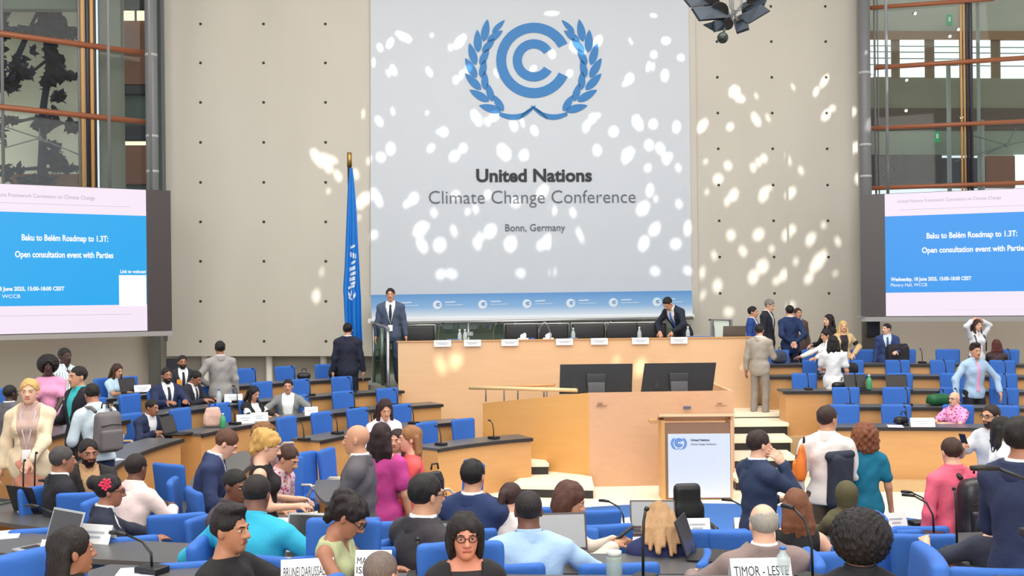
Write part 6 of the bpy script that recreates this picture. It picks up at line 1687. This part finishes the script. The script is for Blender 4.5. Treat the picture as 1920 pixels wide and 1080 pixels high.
P(497, 796, 10.6, 80, 'person with curly brown hair hidden behind the blonde woman', sk=SK1, hair=('curly', (134, 92, 58)), top=('shirt', (120, 90, 90)), fem=True)
P(540, 838, 10.5, 70, 'person in red patterned shirt bending forward beside the blonde woman', sk=SK2, hair=('short', (70, 46, 38)), top=('polo', (216, 190, 194), 'floral'), pose='sit', lean=22, hp=15, la='bent', ra='bent', seat=False)
P(424, 810, 10.2, 100, 'man in navy suit seated in profile and looking down', sk=SK1, hair=('short', (92, 60, 44)), top=('jacket', (38, 50, 88)), pose='sit', hp=28, lean=14, la='lap', ra='lap', seat=False)
P(442, 882, 8.0, 62, 'dark-skinned man whose face shows beside the blonde woman in black', sk=SK4, hair=('buzz', HB), top=('shirt', (70, 60, 66)), pose='sit', hp=10, la='table', ra='table', seat=False)
P(482, 893, 6.6, 168, 'man in turquoise shirt seen from behind leaning on his desk', sk=SK4, hair=('buzz', (34, 26, 26)), top=('shirt', (44, 168, 200)), pose='sit', lean=14, la='wide', ra='wide', wide=1.2, hp=8, seat=False)
P(432, 953, 5.5, 72, 'young man in black tee with short black hair in profile', sk=(176, 122, 92), hair=('quiff', (24, 20, 22)), top=('tshirt', (24, 22, 26)), pose='sit', la='reach', ra='table', floor=0.45, seat=False, vox=0.010, fz=0.0045)
P(135, 1022, 4.3, 130, 'woman with smooth black hair at the bottom left corner', sk=SK3, hair=('longback', (26, 20, 20)), top=('shirt', BLK), pose='sit', fem=True, la='lap', ra='lap', seat=False)
P(206, 892, 8.0, 112, 'woman in navy jacket with a red flower in her hair', sk=SK3, hair=('bun', (26, 20, 22)), top=('jacket', (30, 36, 56)), pose='sit', fem=True, glasses=True, la='reach', ra='table', lean=10, extra=flower, seat=False, wide=1.08)
P(256, 852, 9.0, 160, 'man in pale pink shirt seated with his back turned at left', sk=SK4, hair=('buzz', (34, 26, 26)), top=('shirt', (234, 214, 210)), pose='sit', la='table', ra='table', lean=12, seat=False)
P(118, 838, 9.4, 128, 'grey-haired man in black suit seated in the blue chair at left', sk=SK3, hair=('short', (70, 68, 68)), top=('jacket', (26, 26, 34)), pose='sit', la='lap', ra='lap', seat=False, lean=4)
P(166, 825, 10.0, 35, 'man with full black beard seated facing the camera at left', sk=SK3, hair=('short', HB), top=('jacket', (38, 34, 36)), shirt=(190, 150, 110), beard=(20, 16, 18), pose='sit', la='table', ra='table', floor=0.15, seat=False, hp=5)
P(1868, 936, 6.5, 172, 'person in dark navy top behind the large navy suit, one arm stretched to the desk', sk=SK1, hair=('short', HBR), top=('tshirt', (44, 48, 66)), pose='sit', la=(0.42, -0.30, 0.95, 0.5, 0.6, -0.4, 0.5), ra='table', seat=False, floor=0.4)
bpy.context.view_layer.update()
CHXY = [(o.location.x, o.location.y) for o in bpy.data.objects if o.get('category') == 'chair']
for r in [o for o in bpy.data.objects if o.get('sits')]:
    x, y, a = r.location.x, r.location.y, r.rotation_euler.z; del r['sits']
    if min(math.hypot(x - c[0], y - c[1]) for c in CHXY) < 0.25: continue
    away = math.cos(a) < -0.5
    c = chair(x, y, (a + math.radians(78 if x > 0.5 else -78)) if away else (-0.2 if y < 7.6 and abs(math.cos(a)) < 0.5 else a), 'blue chair under the ' + ' '.join(r['label'].split()[:12]), r.location.z); CHXY.append((x, y))
print('PEOPLE', len(POUT)); print([q for q in POUT if q[1] < 0.86 or q[1] > 1.1])
# ------------------------------------------------------------------ things on the desks and by the people
def on_desk(u, v, zone=None):
    best = None
    zones = (('N', CN, NSX, NRAD, NZ, 0.5), ('L', CL, 1.0, LRAD, LZ, 0.5), ('R', CRT, 1.0, RRAD, RZ, 0.5))
    for nm, c, sx, rad, zz_, dep in zones:
        if zone and nm != zone[0]: continue
        for k in range(len(zz_) if nm != 'N' else 4):
            if zone and len(zone) > 1 and int(zone[1]) != k: continue
            z = zz_[k] + 0.75; p = onz(u, v, z)
            dx, dy = (p.x - c.x) * sx, p.y - c.y; r = math.hypot(dx, dy); e = abs(r - rad[k] - 0.25)
            if best is None or e < best[0]:
                rr_ = min(max(r, rad[k] + 0.1), rad[k] + 0.4); q = Vector((c.x + dx / r * rr_ / sx, c.y + dy / r * rr_, z))
                best = (e, q)
    return best[1]
D = math.radians
def card(u, v, label, text=None, w=0.30, h=0.13, rz=0.0, zone=None, size=None, grp='white country name cards'):
    p = on_desk(u, v, zone); return tent('name_card', label, p, D(rz), w, h, 0.10, text, grp, INK, size)
card(1424, 1086, 'white name card reading TIMOR - LESTE before the grey-haired man', 'TIMOR - LESTE', 0.31, 0.11, 2, 'N3', 0.07)
card(577, 1088, 'white name card reading BRUNEI DARUSSALAM beside the young man in black tee', 'BRUNEI DARUSSALAM', 0.27, 0.11, 10, 'N3', 0.07)
card(730, 1066, 'white name card with two lines reading MARSHALL ISLANDS', 'MARSHALL\nISLANDS', 0.19, 0.14, -3, 'N3', 0.05)
card(602, 984, 'white name card reading MALDIVES beyond the open grey laptop', 'MALDIVES', 0.29, 0.12, -8, 'N1', 0.08)
card(165, 1052, 'white name card ending in CO above the smooth black hair at bottom left', '     CO', 0.30, 0.14, -22, 'N3', 0.10)
for u, v, rz, zn, lab, w in ((306, 992, -18, 'N2', 'white name card left of the turquoise shirt', 0.26), (412, 948, -10, 'N1', 'white name card beside the dark-skinned man behind the turquoise shirt', 0.2), (1640, 978, 8, 'N0', 'white name card in front of the olive headscarf person', 0.2),
                      (1290, 972, 0, 'N0', 'white name card beside the black leather chair', 0.22), (1372, 978, 0, 'N0', 'white name card left of the man with his hand to his ear', 0.2), (1180, 962, 25, 'N0', 'white name card near the lectern end of the first desk row', 0.2),
                      (422, 752, 10, 'L3', 'white name card on the fourth desk row near the light grey suit back', 0.28), (460, 793, 20, 'L2', 'white name card before the woman in black and white, the left one of two', 0.25), (486, 789, 20, 'L2', 'white name card before the woman in black and white, the right one of two', 0.25),
                      (584, 778, 18, 'L2', 'white name card beside the smiling man in light grey suit', 0.2), (267, 736, 30, 'L4', 'white name card beside the woman in pale blue tee', 0.26), (1742, 806, -4, 'R0', 'large white name card in front of the bald man in pink', 0.34)):
    t = card(u, v, lab, None, w, 0.12, rz, zn)
    for dz, k in ((0.075, 0.6), (0.045, 0.4)): MB().box((0, -0.05 + dz * 0.05 / 0.12 - 0.008, dz), (w * k, 0.002, 0.012), R=Matrix.Rotation(-0.38, 3, 'X')).build('lettering', mat('faint_print', rgb(176, 184, 196), 0.7), t)
SCRG = mat('screen_grey', rgb(150, 152, 156), 0.3); SILV = mat('laptop_silver', rgb(176, 178, 182), 0.35, metal=0.3)
for u, v, rz, zn, lab, lm, scr, w in (
    (566, 1044, -8, 'N2', 'grey laptop open with a dark screen behind the pale green top', SILV, None, 0.31), (1062, 1035, 5, 'N2', 'laptop with a pale screen right of the light blue shirt', mat('laptop_dark', rgb(70, 60, 62), 0.4), SCRG, 0.36),
    (800, 1062, -14, 'N2', 'laptop with a greenish grey screen before the charcoal suit', BLACKP, mat('screen_green', rgb(120, 128, 128), 0.3), 0.30), (1226, 978, -4, 'N0', 'laptop with a dark lid standing before the lectern', mat('laptop_brown', rgb(84, 66, 68), 0.4), SCRG, 0.4),
    (18, 1046, -35, 'N2', 'laptop with pale frame and dark screen at the left edge', SILV, None, 0.36), (386, 945, -22, 'N1', 'small grey laptop beside the turquoise shirt', BLACKP, SCRG, 0.28), (340, 930, 150, 'N1', 'black laptop seen from its lid at the left desk', BLACKP, None, 0.36),
    (1325, 1030, 70, 'N2', 'dark laptop half hidden by the bent blonde woman', BLACKP, None, 0.32), (38, 938, 160, 'N1', 'dark green tablet laptop below the peach skirt', mat('tablet_green', rgb(70, 84, 76), 0.4), None, 0.34),
    (335, 815, 75, 'L2', 'black laptop in front of the navy suit man at the curved desk', BLACKP, None, 0.32), (252, 738, 60, 'L4', 'black laptop in front of the woman in pale blue tee', BLACKP, None, 0.32), (1702, 738, 0, 'R2', 'black laptop on the third right desk row', BLACKP, None, 0.36), (1625, 738, 0, 'R2', 'dark flat laptop near the white dress', BLACKP, None, 0.36)):
    laptop(lab, on_desk(u, v, zn), D(rz), 108, w, 0.24, lm, scr)
# microphones: one before each seat of the far rows
MW = ('innermost', 'second', 'third', 'fourth', 'outermost')
for k, us in enumerate(((826, 925), (569, 632, 697, 775), (440, 584, 665, 745), (445, 582, 659), (480, 553, 627))):
    for i, u in enumerate(us):
        x, y = ray_circle(u, 740, CL, LRAD[k] + 0.22, True)
        goose_mic('black microphone on the %s desk row left of stage, %s from its end' % (MW[k], NTH[len(us) - 1 - i]), (x, y, LZ[k] + 0.75), face(x, y, CL.x + 1, CL.y) + math.pi, 0.26, 0.1, 'delegate microphones')
for k, us in enumerate(((1700, 1860), (1594, 1702, 1796, 1889), (1516, 1606, 1796, 1888), (1534, 1690, 1774, 1886), (1730, 1895))):
    for i, u in enumerate(us):
        x, y = ray_circle(u, 740, CRT, RRAD[k] + 0.22, True)
        goose_mic('black microphone on the %s of the right block, %s from the stage end' % (RWL[k], NTH[i]), (x, y, RZ[k] + 0.75), math.pi, 0.26, 0.1, 'delegate microphones')
for u, v, rz, zn, h, rc_, lab in ((1186, 962, -115, 'N0', 0.26, 0.2, 'gooseneck microphone bent left before the rostrum'), (1362, 968, -115, 'N0', 0.26, 0.2, 'gooseneck microphone bent left beside the man on the phone'), (1050, 925, -130, 'N0', 0.3, 0.22, 'gooseneck microphone near the cream step'),
    (985, 925, -120, 'N0', 0.28, 0.28, 'double gooseneck microphone beside the navy suit back'), (1524, 1092, -140, 'N3', 0.36, 0.16, 'large gooseneck microphone over the grey-haired man at the bottom'), (1206, 1092, 150, 'N3', 0.36, 0.06, 'upright microphone before the bent blonde woman'),
    (783, 1088, 180, 'N3', 0.2, 0.03, 'upright microphone at the bottom before the charcoal suit'), (285, 1074, -115, 'N3', 0.19, 0.26, 'gooseneck microphone bent left over the blue chair back at lower left'), (112, 1012, -110, 'N2', 0.22, 0.26, 'gooseneck microphone below the woman with the red flower'),
    (140, 962, -110, 'N1', 0.28, 0.25, 'gooseneck microphone behind the black suit at left'), (306, 932, 180, 'N1', 0.5, 0.05, 'tall upright microphone against the curved wooden desk'), (66, 950, 180, 'N1', 0.42, 0.04, 'upright microphone below the cream blazer woman'),
    (1640, 962, 250, 'N0', 0.28, 0.2, 'gooseneck microphone above the white cards at right'), (1788, 1035, 180, 'N2', 0.4, 0.04, 'upright microphone on the desk end right of the aisle'), (1698, 990, 240, 'N1', 0.3, 0.2, 'gooseneck microphone above the aisle chair')):
    goose_mic(lab, on_desk(u, v, zn), D(rz), h, rc_, 'near microphones')
p = at(1930, 900, 4.6); t = goose_mic('large black microphone reaching in from the right edge', (p.x + 0.05, p.y, p.z - 0.25), D(-92), 0.3, 0.26, None)
# bottles, jar
bottle('mint green bottle on the first desk beside the light blue shirt', on_desk(1024, 970, 'N1'), MINT, 0.24, 0.045, GREENB)
bottle('green and white bottle on the third right desk row', on_desk(1646, 738, 'R2'), GREENB, 0.26, 0.045)
bottle('green bottle beside the floral bag on the left desk', on_desk(418, 802, 'L2'), GREENB, 0.2, 0.04)
bottle('clear water bottle standing among the blue chairs at left', on_desk(560, 770, 'L3'), CLEAR, 0.26, 0.04, BLUEB)
bottle('blue-capped clear bottle behind the long white name card', on_desk(1466, 1084, 'N3'), CLEAR, 0.17, 0.035, BLUEB)
j = thing('glass_jar', 'clear glass jar with a pale lid at the bottom edge', 'jar', on_desk(1152, 1090, 'N3'))
MB().lathe([(0.036, 0), (0.042, 0.01), (0.042, 0.12), (0.035, 0.135)], (0, 0, 0), 18).build('jar_body', mat('jar_glass', rgb(170, 186, 178), 0.08, alpha=0.6), j)
MB().cyl((0, 0, 0.133), (0, 0, 0.155), 0.038, n=18).build('lid', mat('lid_grey', rgb(196, 200, 196), 0.4), j)
# sheets of paper
for u, v, rz, zn, lab in ((95, 950, 30, 'N1', 'pale sheet of paper on the left desk below the cream blazer woman'), (125, 985, 20, 'N2', 'pale sheet of paper beside the dark tablet laptop'), (205, 862, 50, 'L2', 'long white sheet on the curved desk in front of the backpack man'),  # first two sheets stand in for bluish reflections on the desk
    (1205, 992, 10, 'N1', 'white sheet beside the woman holding the phone'), (1395, 1035, 0, 'N2', 'white sheet between the blonde woman and the grey-haired man'), (255, 1078, 10, 'N3', 'white sheet on the desk at the bottom left'), (1680, 800, -15, 'R0', 'white sheet in front of the bald man in pink'), (1110, 1000, 15, 'N1', 'white sheet under the hands of the woman with the phone')):
    p = on_desk(u, v, zn); t = thing('paper_sheet', lab, 'paper', p, D(rz), 'loose paper sheets')
    MB().box((0, 0, 0.003), (0.21, 0.30, 0.004)).build('sheet', mat('sheet_lilac', rgb(214, 214, 236), 0.8), t)
    for k in range(5): MB().box((-0.01, 0.1 - k * 0.045, 0.0055), (0.15, 0.006, 0.001)).build('print_line', mat('faint_print', rgb(176, 184, 196), 0.7), t)
# bags
def backpack(label, loc, rz, m, w=0.32, h=0.46, d=0.18, name='backpack', cat='backpack', worn=True):
    t = thing(name, label, cat, loc, rz)
    f = Field([P_bx((0, 0, h * 0.5), (w / 2, d / 2, h / 2), None, min(0.085, d * 0.45))], 0.014, 0.02)
    f.add(P_bx((0, 0, h * 0.5), (w / 2, d / 2, h / 2), None, min(0.085, d * 0.45)), 0); X, Y, Z = f.grid(); f.F = f.F + 0.008 * np.sin(22 * X + 1) * np.sin(19 * Z) + np.clip((Z / h - 0.55), 0, 1) * 0.07; V, Q = f.mesh(); mesh_obj('bag_body', V, Q, m, t)
    blob('front_pocket', [P_bx((0, d * 0.5, h * 0.30), (w * 0.40, 0.035, h * 0.24), None, 0.03)], 0.012, m, t)
    MB().tube([(-0.04, -d * 0.3, h), (-0.03, -d * 0.3, h + 0.05), (0.03, -d * 0.3, h + 0.05), (0.04, -d * 0.3, h)], 0.009, 6).build('handle', BLACKF, t)
    MB().tube([(-w * 0.38, d * 0.53, h * 0.62), (0, d * 0.56, h * 0.66), (w * 0.38, d * 0.53, h * 0.62)], 0.006, 6).build('zip', BLACKP, t)
    if worn:
        for s in (-1, 1): MB().tube([(s * w * 0.28, -d * 0.5, h * 0.15), (s * w * 0.36, -d * 0.5 - 0.20, h * 0.30), (s * w * 0.38, -d * 0.5 - 0.31, h * 0.62), (s * w * 0.36, -d * 0.5 - 0.22, h * 1.0), (s * w * 0.33, -d * 0.5 - 0.08, h * 1.02), (s * w * 0.28, -d * 0.5, h * 0.92)], [0.012, 0.014, 0.018, 0.02, 0.02, 0.018], 8).build('strap', m, t)
    return t
def on_back(label, person_label, m, w=0.32, h=0.46, d=0.18, off=0.22, zb=1.0, dx=0.0):
    r = [o for o in bpy.data.objects if o.get('label') == person_label][0]; a = r.rotation_euler.z
    x = r.location.x + math.cos(a) * dx - math.sin(a) * off; y = r.location.y + math.sin(a) * dx + math.cos(a) * off
    return backpack(label, (x, y, r.location.z + zb), a, m, w, h, d)
LEATH = mat('black_bag', rgb(34, 32, 36), 0.35, bump=0.1); GREYBAG = mat('grey_bag', rgb(104, 98, 100), 0.7, bump=0.1)
on_back('grey backpack on the back of the man in pale striped shirt', 'man in pale striped shirt with a grey backpack seen from behind', GREYBAG, 0.30, 0.46, 0.19, 0.235, 0.93)
on_back('large black backpack worn over the pink shirt', 'young man in pink shirt wearing a black backpack', LEATH, 0.42, 0.56, 0.22, 0.23, 0.80, -0.12)
def at_bag(u, v, Y, label, rz, m, w, h, d, name='backpack', cat='backpack', z=None):
    p = at(u, v, Y); return backpack(label, (p.x, p.y, p.z if z is None else z), D(rz), m, w, h, d, name, cat, False)
def chair_bag(row, u, label, m=BLACKF, w=0.3, h=0.34, d=0.16, name='backpack'):
    k = int(row[1]); c, R_, Z_ = (CL, LRAD, LZ) if row[0] == 'L' else (CRT, RRAD, RZ)
    x, y = ray_circle(u, 740, c, R_[k] + 0.30, True); return backpack(label, (x, y, Z_[k] + 0.755), 0.3, m, w, h, d, name, 'bag', False)
chair_bag('L4', 630, 'black backpack on the outermost desk row below the blue flag', w=0.26, h=0.28)
chair_bag('L4', 570, 'black bag on the outermost desk row near the stage end', w=0.24, h=0.16, name='handbag')
chair_bag('R4', 1462, 'dark woven bag in front of the man with clasped hands', mat('bag_slate', rgb(60, 66, 84), 0.7), 0.3, 0.26, name='handbag')
chair_bag('R2', 1578, 'black coat bundle beside the white dress', w=0.34, h=0.14, name='handbag')
chair_bag('R3', 1590, 'black shoulder bag right of the white dress', w=0.4, h=0.24, name='handbag')
chair_bag('R1', 1760, 'dark green bag behind the bald man in pink', mat('bag_green', rgb(22, 92, 54), 0.6), 0.38, 0.2, 0.2, 'handbag')
chair_bag('R0', 1690, 'small black and white bag beside the bald man in pink', BLACKF, 0.2, 0.14, 0.14, 'handbag')
chair_bag('L2', 398, 'floral shopping bag on the third left desk row', mat('bag_floral', rgb(214, 176, 160), 0.8, noise=0.3, nscale=20), 0.24, 0.3, 0.12, 'tote_bag')
for (x, y, z, rz, lab, w, h) in ((0, 0, 0, 0, '', 0, 0),):
    pass
p = onz(305, 1045, 0.2 + 0.6); backpack('black leather bag on the floor beside the blue chair at lower left', (p.x + 0.2, p.y + 0.2, floor_z(p.x + 0.2, p.y + 0.2)), 0.4, LEATH, 0.34, 0.42, 0.2, 'handbag', 'bag', False).location.z += 0.25
at_bag(812, 926, 9.45, 'black shoulder bag at the hip of the woman in coral top', 40, LEATH, 0.22, 0.22, 0.1, 'handbag', 'bag')
at_bag(1503, 900, 9.75, 'orange tote bag carried by the man in white shirt', 70, mat('bag_orange', rgb(222, 116, 36), 0.7), 0.26, 0.34, 0.08, 'tote_bag', 'bag')
# coats over arms
def coat(label, c, rz, m, w, h, d):
    t = thing('coat', label, 'coat', c, rz)
    f = Field([P_bx((0, 0, -h / 2), (w / 2, d / 2, h / 2), None, 0.05)], 0.014, 0.03); f.add(P_bx((0, 0, -h / 2), (w / 2, d / 2, h / 2), None, 0.05), 0)
    X, Y, Z = f.grid(); f.F = f.F + 0.014 * np.sin(30 * X + 4 * Z) * np.sin(6 * Z + 2) ; V, Q = f.mesh(); mesh_obj('fabric', V, Q, m, t)
    blob('collar_fold', [P_rc((-w * 0.4, 0, -0.02), (w * 0.4, -0.02, 0.0), 0.05, 0.04)], 0.012, m, t)
    return t
coat('dark navy jacket hanging over the arm of the man in white shirt', at(1575, 852, 9.75), 0.2, cloth((40, 46, 62)), 0.24, 0.48, 0.14)
coat('dark coat over the arm of the man in blue suit', at(1682, 648, 20.3), 0.2, cloth((36, 34, 40)), 0.42, 0.45, 0.2)
# earpieces lying on desks
for u, v, zn, lab in ((280, 1075, 'N3', 'black earpiece loop on the desk at lower left'), (1255, 1000, 'N1', 'black earpiece loop beside the bent blonde woman'), (1692, 975, 'N0', 'black conference console on the first desk row at right'), (1145, 958, 'N0', 'black conference console on the first desk row before the rostrum')):
    p = on_desk(u, v, zn)
    if 'console' in lab:
        t = thing('conference_console', lab, 'console', p, 0.1, 'conference consoles')
        MB().bevbox((0, 0, 0.02), (0.26, 0.14, 0.04), 0.015).build('housing', BLACKP, t); MB().bevbox((0, -0.03, 0.043), (0.1, 0.04, 0.006), 0.002).build('button_row', GREYP, t)
    else:
        t = thing('earpiece', lab, 'earpiece', p, 0.4, 'earpieces on the desks')
        MB().tube([(0.05 * math.cos(a), 0.04 * math.sin(a), 0.012 + 0.01 * math.sin(2 * a)) for a in np.linspace(0, 6.28, 16)], 0.006, 6).build('cord_loop', BLACKP, t)
        MB().sphere((0.05, 0, 0.016), (0.016, 0.012, 0.014), 8).build('ear_bud', BLACKP, t)
